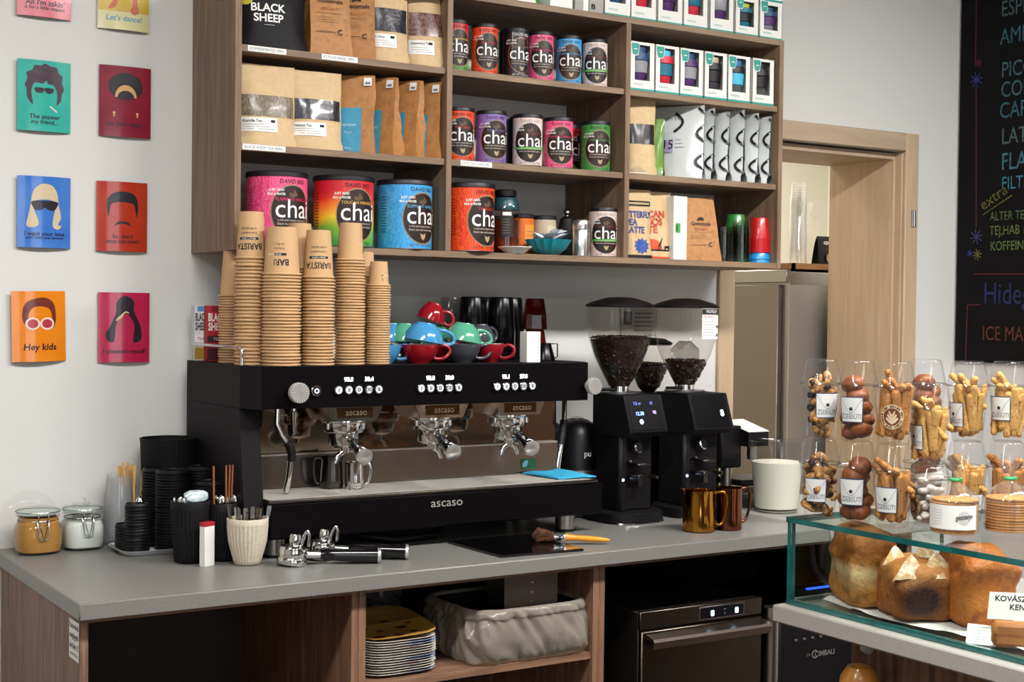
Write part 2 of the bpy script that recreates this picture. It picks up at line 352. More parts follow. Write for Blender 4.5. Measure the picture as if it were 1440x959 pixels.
g = G(); g.lathe([(.03, 0), (.042, .02), (.05, .1), (.047, .17), (.03, .21), (.012, .225), (.022, .25), (.026, .262)], clear('poly_bag', '#f8f7f2', .12, .15, .12), 18)
M1(g, 'plastic_bag', 'knotted clear plastic bag behind the black coffee bag on the fridge', 'bag', (2.945, .66, 1.766))

# chalkboard on the right wall
cb = T('chalkboard', 'black chalkboard menu with coloured chalk lettering on the right wall', 'chalkboard', (3.10, -.012, 1.38))
g = G(); g.box(3.096, 3.1095, -2.3, -.012, 1.38, 2.95, mk('chalkboard_black', '#070607', .75, spec=.2, col2='#0c0a0c', ns=9)); P(g, 'board', cb, w=True)
cf = lambda a, b: (3.0945, -a, b)
def chalk(h):
    h = ''.join('%02x' % int(int(h[i:i+2], 16)*.82) for i in (0, 2, 4)); return mk('chalk_'+h, '#'+h, .9, col2='#'+''.join('%02x' % int(int(h[i:i+2], 16)*.62) for i in (0, 2, 4)), ns=140, lo=.35, hi=.6)
for t_, y_, z_, h_, c_ in (('ESPRESSO', .204, 2.69, .06, '6f8f96'), ('AMERICANO', .197, 2.585, .062, '4f8fa6'), ('PICCOLO', .21, 2.46, .06, '5d93a2'), ('CORTADO', .208, 2.385, .06, '55909c'), ('CAPPUCCINO', .204, 2.306, .062, '4c90a8'), ('LATTE', .216, 2.208, .062, '6b8c90'), ('FLAT WHITE', .218, 2.111, .066, '58a2b4'), ('FILTER', .22, 2.037, .05, '4fa9c4'),
                           ('ALTER TEJ', .166, 1.922, .034, '7f9c5a'), ('TEJ,HAB 100,-', .166, 1.867, .036, '93ad52'), ('KOFFEINM. +100,-', .172, 1.808, .036, '8fab58'), ('Hideg italok', .148, 1.605, .085, '2f3a82'), ('ICE MATCHA', .144, 1.467, .055, '8a4a33')):
    g = G(); g.text(t_, h_, chalk(c_), cf, y_, z_, 'l', sx=.78); P(g, 'menu_line', cb, w=True)
g = G(); kz = lambda a, b: cf(a*cos(.5)-b*sin(.5)*1+.14, a*sin(.5)+b*cos(.5)+1.952); g.text('extra', .045, chalk('8c8a3a'), kz, 0, .012, 'l', sx=1); g.add([kz(-.01, 0), kz(.14, -.005), kz(.14, -.009), kz(-.01, -.004)], [(0, 1, 2, 3)], chalk('8c8a3a')); P(g, 'menu_line', cb, w=True)
def stroke(g, a, b, w, m):
    a = Vector(a); b = Vector(b); n = (b-a).normalized(); n = Vector((-n.y, n.x))*w/2
    g.add([cf(*(a+n)), cf(*(b+n)), cf(*(b-n)), cf(*(a-n))], [(0, 1, 2, 3)], m)
g = G(); rc = chalk('6e2530')
for a, b in (((.083, 2.95), (.085, 2.52)), ((.09, 2.44), (.103, 1.9)), ((.095, 1.72), (.6, 1.712)), ((.068, 1.6), (.13, 1.602)), ((.068, 1.6), (.064, 1.385))): stroke(g, a, b, .006, rc)
P(g, 'red_border', cb, w=True)
for (y_, z_, s_, c_) in ((.091, 2.467, .03, '4a5cc0'), (.1, 2.53, .016, '7c2b3a'), (.105, 1.863, .03, '6a5fa8'), (.11, 1.794, .022, 'a08c4a'), (.075, 1.8, .012, '4a5cc0')):
    g = G()
    for k in range(4): a = k*pi/4+.2; stroke(g, (y_-s_*cos(a), z_-s_*sin(a)), (y_+s_*cos(a), z_+s_*sin(a)), .004, chalk(c_))
    P(g, 'chalk_star', cb, w=True)

# ---------------------------------------------------------------- wall shelf
ZB, Z2, Z1, ZT, TH, SD = 1.7048, 1.980, 2.233, 2.4476, .018, .316
XS = [0, .622, 1.243, 1.866]
sh = T('wall_shelf', 'grey brown oak wall shelf of three bays holding tins, bags and boxes', 'shelf', (.942, 0, ZB))
for x in (XS[0], XS[3]): g = G(); g.box(x, x+TH, -SD, -.001, ZB, ZT-TH if 0 else ZT, shelf_z, .0008); P(g, 'side_panel', sh, w=True)
for x in XS[1:3]: g = G(); g.box(x, x+TH, -SD, -.001, ZB+TH, ZT-TH, shelf_z, .0008); P(g, 'divider', sh, w=True)
g = G(); g.box(TH, XS[3], -SD, -.001, ZB, ZB+TH, shelf_x, .0008); P(g, 'bottom_board', sh, w=True)
g = G(); g.box(TH, XS[3], -SD, -.001, ZT-TH, ZT, shelf_x, .0008); P(g, 'top_board', sh, w=True)
for k in range(3):
    for z in (Z1, Z2): g = G(); g.box(XS[k]+TH, XS[k+1], -SD+.008, -.001, z-TH, z, shelf_x, .0008); P(g, 'shelf_board', sh, w=True)
for x0, x1, z0, t_ in ((.037, .143, Z1, 'KOFFEINMENTES 3990,-'), (.244, .349, Z1, 'ETTE KEVERÉK 3990,-'), (.024, .143, Z2, 'BLACK SHEEP TEA 4490,-'), (.673, .776, Z2, 'DAVID RIO CHAI 6290,-')):
    g = G(); g.box(x0, x1, -SD+.0068, -SD+.0078, z0-.0155, z0-.001, paper); s = P(g, 'price_strip', sh, w=True)
    g = G(); g.text(t_, .0075, mk('grey_ink', '#55565a', .7), FY(-SD+.0065), (x0+x1)/2, z0-.0118, wmax=(x1-x0)*.9); P(g, 'lettering', s, w=True)

# ---------------------------------------------------------------- worktop and base cabinets
ZW = .932
g = G(); g.box(-.517, 1.6625, -.779, -.002, ZW-.0375, ZW, top_m, .003); M1(g, 'worktop', 'long speckled grey worktop under the espresso machine', 'worktop')
g = G(); g.box(1.6645, 2.15, -.779, -.002, ZW-.0375, ZW, mk('grey_worktop_pale', '#8d8a84', .4, col2='#9b9892', ns=420, lo=.3, hi=.7), .003); M1(g, 'worktop_corner', 'paler short worktop piece under the milk jug, right of the seam', 'worktop')
def cabinet(lab, x0, x1, zs, ends):
    c = T('base_cabinet', lab, 'cabinet', ((x0+x1)/2, -.37, 0)); z1 = ZW-.0375
    for i, x in enumerate((x0, x1-.0185)): g = G(); g.box(x, x+.0185, -.742, -.03, .0, z1, cab_z, .0008); P(g, 'side_panel', c, w=True)
    g = G(); g.box(x0+.0185, x1-.0185, -.742, -.66, z1-.0125, z1, cab_x, .0006); P(g, 'top_rail', c, w=True)
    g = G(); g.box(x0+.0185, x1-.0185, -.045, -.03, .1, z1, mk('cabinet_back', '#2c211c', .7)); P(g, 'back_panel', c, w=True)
    for z in zs: g = G(); g.box(x0+.0185, x1-.0185, -.735, -.045, z-.0185, z, cab_x, .0006); P(g, 'shelf_board', c, w=True)
    return c
c1 = cabinet('open walnut base cabinet with a notice on its end panel, under the coffee cups', -.505, .153, (.45, .12), 0)
c2 = cabinet('open walnut base cabinet holding the tray stack and the lined bin', .154, .857, (.66, .12), 0)
c3 = cabinet('open walnut base cabinet bay around the steel dishwasher', .858, 2.05, (.06,), 0)
g = G(); sf = lambda a, b: (-.5068, a, b); g.add([(-.5065, -.667, .8815), (-.5065, -.7655, .8815), (-.5065, -.7655+.024, .797), (-.5065, -.667, .797)][:0] or [(-.5065, -.665, .882), (-.5065, -.741, .882), (-.5065, -.741, .797), (-.5065, -.665, .797)], [(0, 1, 2, 3)], paper)
s = P(g, 'notice', c1, 'white printed notice', w=True)
g = G(); sf = lambda a, b: (-.5069, -.703-a, b)
for t_, z_, h_ in (('Kamerával', .864, .0125), ('megfigyelt', .843, .0125), ('terület !!', .821, .0135), ('VAGYONVÉDELEM', .806, .005)): g.text(t_, h_, ink, sf, 0, z_, bold=.01, wmax=.066)
P(g, 'lettering', s, w=True)

# ---------------------------------------------------------------- posters: small tin signs standing off the wall
hairs = {}
def blob(pts, n=3):
    # closed smooth outline through the points
    out = []; N = len(pts)
    for i in range(N):
        p0, p1, p2, p3 = (Vector(pts[(i+k) % N]) for k in (-1, 0, 1, 2))
        for j in range(n):
            t = j/n; v = .5*((2*p1)+(p2-p0)*t+(2*p0-5*p1+4*p2-p3)*t*t+(3*p1-p0-3*p2+p3)*t**3); out.append((v.x, v.y))
    return out
def poster(lab, cx, z0, z1, col, w, bow, rz, build, col2=None, x_tilt=0):
    h = z1-z0; p = T('tin_sign', lab, 'sign', (cx, -.004, z0)); p.rotation_euler = (0, x_tilt, rz)
    f = lambda a, b: (a, -.004-bow*(1-(2*a/w)**2)-.02*bow/.012*(b/h)*0, b)
    g = G(); m = mk('tin_'+col, '#'+col, .22, col2='#'+(col2 or col), ns=7, coat=.6, rmix=(.12, .3)) ; n = 11
    g.grid(lambda u, v: f((u-.5)*w, v*h), n, 3, m); g.grid(lambda u, v: (lambda q: (q[0], q[1]+.0012, q[2]))(f((.5-u)*w, v*h)), n, 3, mk('tin_back', '#8b8880', .4, 1))
    for u0 in (-.5, .5): g.add([f(u0*w, 0), f(u0*w, h), (f(u0*w, h)[0], f(u0*w, h)[1]+.0012, h), (u0*w, f(u0*w, 0)[1]+.0012, 0)], [(0, 1, 2, 3)], m)
    P(g, 'tin_plate', p)
    build(p, lambda e: (lambda a, b: (lambda q: (q[0], q[1]-e, q[2]))(f(a, b))), w, h); return p
def pic(p, name, fn, lab=None):
    g = G(); fn(g); P(g, name, p, lab, fix=False)
def flipc(c): return mk('tin_'+c, '#'+c, .3, coat=.4)
dk = flipc('1c1420')
def lines(ts, col):
    def f(g, F, h, w):
        for t_, y_, s_ in ts: g.text(t_, s_, col, lambda a, b: F(a+b*.12, b+y_), 0, 0, bold=.018, wmax=w*.88)
    return f
def b_curly(p, F, w, h):
    pic(p, 'hair', lambda g: g.poly(OFF(F(.0004), 0, .118), blob([(-.03, -.05), (-.044, -.034), (-.046, -.012), (-.05, 0), (-.044, .016), (-.046, .03), (-.032, .038), (-.026, .05), (-.01, .05), (0, .056), (.014, .05), (.03, .048), (.036, .034), (.046, .026), (.044, .01), (.05, -.006), (.044, -.02), (.042, -.036), (.034, -.046), (.03, -.05), (.032, -.03), (.03, -.012), (.022, .002), (.008, .004), (.004, .012), (-.006, .004), (-.022, .006), (-.03, 0), (-.034, -.02)]), flipc('3a2030')))
    def gl(g):
        for s_ in (-1, 1): g.poly(OFF(F(.0006), s_*.0125-.002, .105), blob([(-.011, .006), (.011, .006), (.01, -.004), (0, -.008), (-.009, -.004)]), dk)
        g.rect(OFF(F(.0006), -.002, .108), -.024, .024, 0, .0025, dk)
    pic(p, 'sunglasses', gl); pic(p, 'cigarette', lambda g: g.add([F(.0006)(*q) for q in ((.012, .064), (.03, .05), (.032, .053), (.014, .067))], [(0, 1, 2, 3)], flipc('d9d6cc')))
    pic(p, 'lettering', lambda g: lines((('The answer', .032, .0118), ('my friend...', .019, .011)), dk)(g, F(.0005), h, w))
def b_afro(p, F, w, h):
    pic(p, 'hair', lambda g: g.disc(OFF(F(.0004), 0, .133), .046, .036, dk)); pic(p, 'headband', lambda g: (g.poly(OFF(F(.0006), 0, .104), arc(0, 0, .029, 0, 180, 14, .033)+arc(0, 0, .022, 180, 0, 14, .018), flipc('d0a060'))))
    def er(g):
        for s_ in (-1, 1): g.disc(OFF(F(.0005), s_*.031, .062), .004, .004, flipc('d0a060'), n=12, rings=2); g.disc(OFF(F(.0005), s_*.031, .055), .0025, .003, flipc('d0a060'), n=10, rings=2)
    pic(p, 'earrings', er); pic(p, 'lettering', lambda g: lines((("It's your duty...", .028, .012),), dk)(g, F(.0005), h, w))
def b_blonde(p, F, w, h):
    pic(p, 'hair', lambda g: g.poly(OFF(F(.0004), 0, .11), blob([(-.03, -.058), (-.046, -.054), (-.042, -.03), (-.036, 0), (-.03, .034), (-.014, .052), (.002, .055), (.02, .05), (.032, .03), (.036, 0), (.042, -.03), (.034, -.05), (.044, -.052), (.034, -.062), (.02, -.054), (.022, -.03), (.026, -.01), (.022, .012), (-.022, .012), (-.028, -.01), (-.02, -.03), (-.016, -.05)]), flipc('cdbb98')))
    pic(p, 'sunglasses', lambda g: g.poly(OFF(F(.0006), 0, .108), blob([(-.03, .012), (.03, .012), (.031, -.002), (.022, -.012), (.008, -.01), (0, -.004), (-.008, -.01), (-.022, -.012), (-.031, -.002)]), dk))
    pic(p, 'lettering', lambda g: lines((('I want your love', .031, .0112), ('and I want your revenge', .023, .007)), dk)(g, F(.0005), h, w))
def b_moust(p, F, w, h):
    pic(p, 'hair', lambda g: g.poly(OFF(F(.0004), 0, .115), blob([(-.038, -.024), (-.042, 0), (-.04, .022), (-.028, .038), (-.006, .044), (.02, .042), (.036, .03), (.042, .006), (.038, -.024), (.034, -.004), (.028, .012), (0, .016), (-.028, .012), (-.034, -.004)]), dk))
    pic(p, 'moustache', lambda g: g.poly(OFF(F(.0004), 0, .074), blob([(-.022, -.007), (-.014, .004), (0, .006), (.014, .004), (.022, -.007), (.012, -.002), (0, 0), (-.012, -.002)]), dk))
    pic(p, 'lettering', lambda g: lines((("So, don't", .035, .0112), ('stop me now!', .022, .0112)), dk)(g, F(.0005), h, w))
def b_round(p, F, w, h):
    pic(p, 'hair', lambda g: g.poly(OFF(F(.0004), 0, .115), blob([(-.03, -.028), (-.042, -.012), (-.044, .012), (-.036, .036), (-.012, .048), (.016, .05), (.036, .036), (.042, .012), (.042, -.012), (.034, -.028), (.032, 0), (.024, .022), (-.004, .028), (-.022, .02), (-.03, 0)]), flipc('6e2a1c')))
    def gl(g):
        for s_ in (-1, 1):
            g.disc(OFF(F(.0006), s_*.0185, .098), .0185, .016, flipc('e6d4cc')); g.disc(OFF(F(.0009), s_*.0185, .098), .0135, .0115, flipc('b03440'))
        g.rect(OFF(F(.0006), 0, .1), -.004, .004, -.002, .002, flipc('e6d4cc'))
    pic(p, 'glasses', gl); pic(p, 'lettering', lambda g: lines((('Hey kids', .03, .0175),), dk)(g, F(.0005), h, w))
def b_bee(p, F, w, h):
    pic(p, 'hair', lambda g: g.poly(OFF(F(.0004), 0, .105), blob([(-.028, -.05), (-.046, -.046), (-.05, -.028), (-.04, -.012), (-.03, .01), (-.022, .03), (-.022, .052), (-.008, .07), (.012, .07), (.026, .054), (.024, .034), (.034, .012), (.044, -.01), (.046, -.03), (.044, -.046), (.024, -.052), (.024, -.03), (.026, -.004), (.012, .02), (0, .024), (-.016, .01), (-.024, -.012)]), dk))
    pic(p, 'quiff', lambda g: g.poly(OFF(F(.0006), -.003, .118), blob([(-.02, -.008), (-.006, 0), (.004, .014), (.016, .012), (.006, .018), (-.008, .008), (-.018, -.002)]), flipc('d9c48e')))
    pic(p, 'lettering', lambda g: lines((('I cheated myself', .024, .0125),), dk)(g, F(.0005), h, w))
poster('turquoise tin sign with dark curly hair and sunglasses, second row left', -.399, 2.006, 2.188, '2fa79a', .136, .008, .03, b_curly, '36b3a2')
poster('dark red tin sign with round black hair and gold headband, second row right', -.187, 2.008, 2.195, '7d1128', .138, .006, -.02, b_afro, '8d1830')
poster('blue tin sign with long blonde hair and dark visor glasses', -.398, 1.706, 1.89, '2f69c0', .136, .01, .02, b_blonde, '4a80cc')
poster('red orange tin sign with short black hair and moustache', -.194, 1.703, 1.888, 'a92a18', .136, .008, -.02, b_moust, 'b5381a')
poster('orange tin sign with red round glasses, tilted, bottom row left', -.408, 1.412, 1.594, 'e07a10', .139, .012, .06, b_round, 'e88a1c', x_tilt=-.02)
poster('crimson tin sign with tall black hairdo, bottom row right', -.187, 1.408, 1.594, 'b01442', .138, .008, -.03, b_bee, 'bd2350')
poster('pink tin sign cut by the top of the photo, top row left', -.4, 2.299, 2.485, 'e0808a', .138, .01, .02, lambda p, F, w, h: pic(p, 'lettering', lambda g: lines((("All I'm askin'", .03, .014), ('is for a little respect', .019, .009)), dk)(g, F(.0005), h, w)), 'd8737f')
def b_dance(p, F, w, h):
    pic(p, 'picture_field', lambda g: g.rect(F(.0004), -w*.49, w*.49, .048, h, flipc('c9a92c'), 9, 2))
    pic(p, 'figure', lambda g: (g.poly(OFF(F(.0007), .028, .05), blob([(-.012, 0), (0, -.008), (.012, 0), (.008, .02), (.006, .05), (-.004, .05), (-.006, .02)]), flipc('c0502c')), g.poly(OFF(F(.0007), -.028, .055), blob([(-.014, 0), (.002, .002), (.01, .02), (.006, .05), (-.002, .02)]), flipc('c0502c'))))
    pic(p, 'lettering', lambda g: lines((("Let's dance!", .024, .0145),), flipc('4a90a8'))(g, F(.0005), h, w))
poster('yellow and cream tin sign with dancing figures, top row right', -.193, 2.29, 2.476, 'd6cf9e', .137, .008, -.03, b_dance, 'd0c890')
# ================================================================ chai tins
lidm = mk('tin_lid', '#17131a', .42); tinrim = mk('tin_rim', '#9b9895', .3, 1); oval_m = mk('tin_oval', '#1a0f10', .4, col2='#2b1914', ns=30); goldm = mk('tin_gold', '#8d7a55', .5)
def tinmat(nm, a, b, ns=26): return mk('tin_'+nm, a, .38, col2=b, tex='wave', ns=ns*2.2, detail=14, lo=.25, hi=.95, coat=.2, scale=(1, 1, .8))
TM = {'pink': tinmat('pink', '#e03a74', '#ec6a94'), 'orange': tinmat('orange', '#d8321a', '#ea5a1c'), 'blue': tinmat('blue', '#2f92cf', '#4aa6dc'), 'white': tinmat('white', '#e0dbd3', '#d8aea6', 34), 'green': tinmat('green', '#2f7f35', '#47994a'), 'purple': tinmat('purple', '#7c62a8', '#8a70b6'), 'black': mk('tin_black', '#131015', .35, coat=.3)}
def rainbow():
    m = mk('tin_rainbow', '#d03020', .38, coat=.2); nt = m.node_tree; tc = nt.nodes.new('ShaderNodeTexCoord'); sp = nt.nodes.new('ShaderNodeSeparateXYZ'); cr = nt.nodes.new('ShaderNodeValToRGB')
    nz = nt.nodes.new('ShaderNodeTexNoise'); nz.inputs['Scale'].default_value = 9; mm = nt.nodes.new('ShaderNodeMath'); mm.operation = 'MULTIPLY_ADD'; mm.inputs[1].default_value = .3
    nt.links.new(tc.outputs['Generated'], sp.inputs[0]); nt.links.new(tc.outputs['Object'], nz.inputs['Vector']); nt.links.new(nz.outputs[0], mm.inputs[0]); nt.links.new(sp.outputs[2], mm.inputs[2])
    e = cr.color_ramp.elements; e[0].position = .2; e[0].color = hexc('2f8a3a'); e[1].position = 1; e[1].color = hexc('c2202a')
    for p, c in ((.42, '6fae35'), (.56, 'e0c62c'), (.72, 'e8892a'), (.88, 'd63a26')): k = e.new(p); k.color = hexc(c)
    nt.links.new(mm.outputs[0], cr.inputs[0]); nt.links.new(cr.outputs[0], nt.nodes['Principled BSDF'].inputs[0]); return m
TM['toucan'] = rainbow()
def tin(x, y, z, r, h, kind, sub, lab, rot=.5, big=False, grp=None, stripe=None, plain=False):
    t = T('chai_tin', lab, 'tin', (x, y, z), rot, grp)
    g = G(); g.lathe([(r*.97, 0), (r, .002), (r, .004)], tinrim, 36, cap1=False); lh = h*.075
    g.lathe([(r*.985, .004), (r*.985, h-lh)], TM[kind], 40, cap0=False, cap1=False); P(g, 'can_body', t)
    g = G(); g.lathe([(r*.99, h-lh), (r*1.015, h-lh+.001), (r*1.015, h-.003), (r*.985, h), (r*.9, h), (r*.88, h-.003), (0, h-.003)], lidm, 40, cap0=True); P(g, 'lid', t)
    if plain: return t
    R_ = r*.985
    W_ = lambda e: (lambda a, b: ((R_+e)*sin(a/R_), -(R_+e)*cos(a/R_), b))
    u = r/.041; bh = h-lh; cz = bh*.485; rv = bh*.385; ru = min(rv*.86, R_*1.1)
    if kind == 'black':
        g = G(); vs = []
        for i in range(49):
            a = 2*pi*i/48
            for q in (1, .965): vs.append(W_(.0004)(ru*q*cos(a), cz+rv*q*sin(a)))
        g.add(vs, [(2*i, 2*i+1, 2*i+3, 2*i+2) for i in range(48)], mk('copper_ink', '#a5765c', .4, .6)); ov = P(g, 'label', t, fix=False)
    else:
        g = G(); g.disc(W_(.0003), ru*1.05, rv*1.05, goldm if kind != 'white' else oval_m, 0, cz, 36, 4); g.disc(W_(.0006), ru, rv, oval_m, 0, cz, 36, 5); ov = P(g, 'label', t, 'dark oval label', fix=False)
    g = G(); g.text('chai', rv*.74, winkm, W_(.001), rv*.06, cz-rv*.22, bold=.0, wmax=ru*2.15, sub=.005)
    sm = [('a rich and creamy mixture of', .36), ('black tea and sweet spices', .5)]
    for s_, k in sm: g.text(s_, rv*.085, mk('cream_ink', '#cdbfae', .6), W_(.001), 0, cz-rv*k, wmax=ru*1.45)
    P(g, 'lettering', ov, fix=False)
    g = G(); c = {'pink': 'd8265f', 'toucan': 'e0b04a', 'blue': '5aa9cf', 'orange': 'c2381c', 'purple': '7c62a8', 'white': '8a3a30', 'green': '5a9a4c', 'black': '8d6a58'}[kind]
    g.text(sub, rv*.12, flat(c), W_(.001), 0, cz+rv*.42, wmax=ru*1.6)
    g.poly(W_(.001), blob([(-.3, 0), (-.2, .2), (-.05, .12), (.05, .35), (.2, .25), (.3, .05), (.12, -.05), (0, -.12)]), flat('5a4632'), 0, cz+rv*.62, rv*.62)
    g.poly(W_(.001), [(-.14, .12), (0, .06), (.14, .12), (.1, -.06), (0, -.16), (-.1, -.06)], flat('a8926a'), 0, cz-rv*.72, rv)
    P(g, 'emblem', ov, fix=False)
    if kind == 'white': g = G(); g.rect(W_(.0009), -ru*1.12, ru*1.12, cz-rv*.36, cz-rv*.24, flat('58a84a'), 16, 2); P(g, 'green_band', ov, fix=False)
    di = {'white': '8f8079', 'black': 'c9c4bf'}.get(kind, '2a1512')
    g = G(); g.text('DAVID RIO', bh*.062, flat(di), W_(.0006), 0, bh*.9, bold=.012, wmax=ru*1.7, sub=.006); P(g, 'brand_lettering', t, fix=False)
    g = G(); g.text('JUST ADD', bh*.036, winkm, W_(.0011), -ru*.78, cz+rv*.78, bold=.02); g.text('MILK or WATER', bh*.036, winkm, W_(.0011), -ru*.78, cz+rv*.62, bold=.02, wmax=ru*.8); P(g, 'slogan', t, fix=False)
    g = G(); g.text('NET WT 14 OZ (398 g)', bh*.04, flat('4a2a22' if kind != 'black' else 'c9c4bf'), W_(.0006), 0, bh*.05, wmax=ru*1.4); P(g, 'weight_line', t, fix=False)
    # back of pack text columns on the side turned to the camera
    if big:
        g = G()
        for k in range(13): g.rect(W_(.0004), -R_*1.55-ru*.15, -R_*1.55+ru*.15, bh*(.26+k*.045), bh*(.26+k*.045)+.003, flat({'pink': '9c3c66', 'toucan': '7a2a1c', 'blue': '1e5f86', 'orange': 'a02a12'}[kind]), 4, 2)
        P(g, 'fine_print', t, fix=False)
    return t
zb, z2, z1, zt = ZB+TH, Z2, Z1, ZT
yb = -.245
tin(.147, -.245, zb, .0815, .192, 'pink', 'FLAMINGO VANILLA', 'large pink chai tin, leftmost on the bottom shelf behind the paper cups', .16, True)
tin(.342, -.245, zb, .083, .193, 'toucan', 'TOUCAN MANGO', 'large rainbow coloured chai tin on the bottom shelf', .06, True)
tin(.530, -.245, zb, .078, .193, 'blue', 'ELEPHANT VANILLA', 'large blue chai tin standing alone at the right of the left bay', .24, True)
tin(.733, -.262, zb, .071, .196, 'orange', 'TIGER SPICE', 'large orange chai tin beside the syrup bottle on the bottom shelf', .25, True)
for k, (x, kd, sb, lb, ro) in enumerate(((.684, 'toucan', 'TOUCAN MANGO', 'rainbow small chai tin half hidden by the divider, upper middle shelf', -.14), (.783, 'orange', 'TIGER SPICE', 'small orange chai tin on the upper middle shelf', -.2), (.888, 'black', 'BLACK RHINO', 'small black chai tin with white lettering on the upper middle shelf', -.03), (.977, 'pink', 'FLAMINGO VANILLA', 'small pink chai tin on the upper middle shelf', -.3), (1.078, 'blue', 'ELEPHANT VANILLA', 'small blue chai tin on the upper middle shelf', -.4), (1.174, 'white', 'TORTOISE GREEN TEA', 'small white chai tin at the right end of the upper middle shelf', -.42))):
    tin(x, -.25, z1, .0385, .145, kd, sb, lb, ro)
tin(.850, -.19, z1, .038, .145, 'black', '', 'plain back of a black tin behind the orange one, upper middle shelf', plain=True)
for k, (x, kd, sb, lb, ro) in enumerate(((.700, 'orange', 'TIGER SPICE', 'small orange chai tin against the divider on the lower middle shelf', -.25), (.808, 'purple', 'POWER CHAI', 'small purple chai tin above the price strip on the lower middle shelf', -.17), (.934, 'white', 'TORTOISE GREEN TEA', 'small white chai tin between purple and pink on the lower middle shelf', -.37), (1.044, 'pink', 'FLAMINGO VANILLA', 'small pink chai tin on the lower middle shelf', -.36), (1.181, 'green', 'TORTOISE GREEN TEA', 'small green chai tin at the right end of the lower middle shelf', -.3))):
    tin(x, -.25, z2, .0445, .152, kd, sb, lb, ro)
tin(.895, -.17, z2, .043, .15, 'black', '', 'black tin hidden behind the purple and white tins, lower middle shelf', plain=True)
tin(1.150, -.14, z2, .043, .15, 'toucan', 'TOUCAN', 'rainbow tin peeking out behind the green tin, lower middle shelf', .7)
tin(1.213, -.25, zb, .0435, .15, 'white', 'TORTOISE GREEN TEA', 'small white chai tin with green band on the bottom shelf, beside the shaker', -.38)

# ================================================================ pouches and bags
def pouchf(w, h, d, seed=0, wr=.004, pinch=.0, top=.5):
    def surf(u, v, side=-1):
        # u -1..1 across, v 0..1 up; front side=-1, back side=1
        k = d/2*max(.03, (1-v**1.6))*(1-abs(u)**3.2*(.85 if v > .08 else .5))
        n = wr*noise.noise(Vector((u*2.1+seed*7.3, v*3.3+side*3.1, seed)))*(1 if v > .03 else 0)
        x = u*w/2*(1-pinch*sin(pi*min(1, v*1.05))*.5*(1-v*.3))
        return (x, side*(k+n*(1.2-v*.5)), v*h)
    return surf
def pouch(name, lab, cat, x, y, z, w, h, d, m, rz=0, seed=1, grp=None, wr=.004, pinch=.05, lean=0):
    t = T(name, lab, cat, (x, y, z), rz, grp); sf = pouchf(w, h, d, seed, wr, pinch)
    g = G()
    for sd in (-1, 1): g.grid(lambda u, v: sf((u*2-1)*-sd, v, sd), 13, 15, m)
    nb = len(g.v); g.add([sf(-1+2*i/12, 0, -1) for i in range(13)]+[sf(1-2*i/12, 0, 1) for i in range(13)], [tuple(range(26))], m)
    b = P(g, 'pouch', t)
    def on(e=.0012): return lambda a, bb: (lambda q: (q[0], q[1]-e, q[2]))(sf(max(-1, min(1, a/(w/2))), max(0, min(1, bb/h)), -1))
    return t, on
def patch(t, on, name, x0, x1, y0, y1, m, e=.0012, lab=None, n=9):
    g = G(); g.rect(on(e), x0, x1, y0, y1, m, n, n); return P(g, name, t, lab, fix=False)
tea1 = mk('herbal_tea', '#3d342a', .35, col2=['#7d705a', '#5b5240', '#9a8b72'], tex='vcol', ns=330, coat=.1, lo=.1, hi=.9, scale=(1, 1, .4)); tea2 = mk('black_tea', '#17131c', .3, col2='#2a2430', ns=90, coat=.3, bump=.6); tea3 = mk('fruit_tea', '#2a1216', .3, col2=['#5a2228', '#8a6a52', '#3a181c'], tex='vcol', ns=240, coat=.1, lo=.1, hi=.9)
def teapouch(x, z, w, h, lab, wm, wy, ly, ttl, seed, y=-.255, rz=0, lw=.62):
    t, on = pouch('tea_pouch', lab, 'tea pouch', x, y, z, w, h, .075, kraft2, rz, seed, 'kraft tea pouches with windows', .005, .03)
    patch(t, on, 'window', -w*.49, w*.46, h*wy[0], h*wy[1], wm, lab='clear window showing the loose tea')
    s = patch(t, on, 'paper_label', -w*.5, -w*.5+w*lw, h*ly[0], h*ly[1], paper, .0016)
    g = G(); g.text(ttl, .007, ink, on(.0022), -w*.46, h*ly[1]-.012, 'l', bold=.01, wmax=w*.4); g.rect(on(.0022), -w*.5+w*lw-.018, -w*.5+w*lw-.006, h*ly[1]-.012, h*ly[1]-.005, ink)
    for k in range(3): g.rect(on(.0022), -w*.46, -w*.46+w*lw*(.85-.12*k), h*ly[0]+.006+k*.006, h*ly[0]+.0072+k*.006, flat('8a8a8c'), 5, 2)
    P(g, 'lettering', s, fix=False)
teapouch(.112, z2, .152, .215, 'kraft tea pouch with window of pale herbs, second shelf left end', tea1, (.36, .62), (.17, .34), 'Kamilla Tea', 3, rz=-.06)
teapouch(.252, z2, .146, .212, 'kraft tea pouch with half filled window of black leaves, second shelf', tea2, (.38, .64), (.17, .34), 'Fekete Tea', 5, rz=-.06)
teapouch(.463, z1, .122, .25, 'kraft tea pouch with window of dark blue leaves, top left shelf', tea2, (.34, .60), (.16, .31), 'Earl Grey', 7, rz=-.08)
teapouch(.592, z1, .126, .262, 'kraft tea pouch with window of red fruit tea, top left shelf against divider', tea3, (.33, .58), (.13, .28), 'Gyümölcs Tea', 9, rz=-.08, lw=.55)
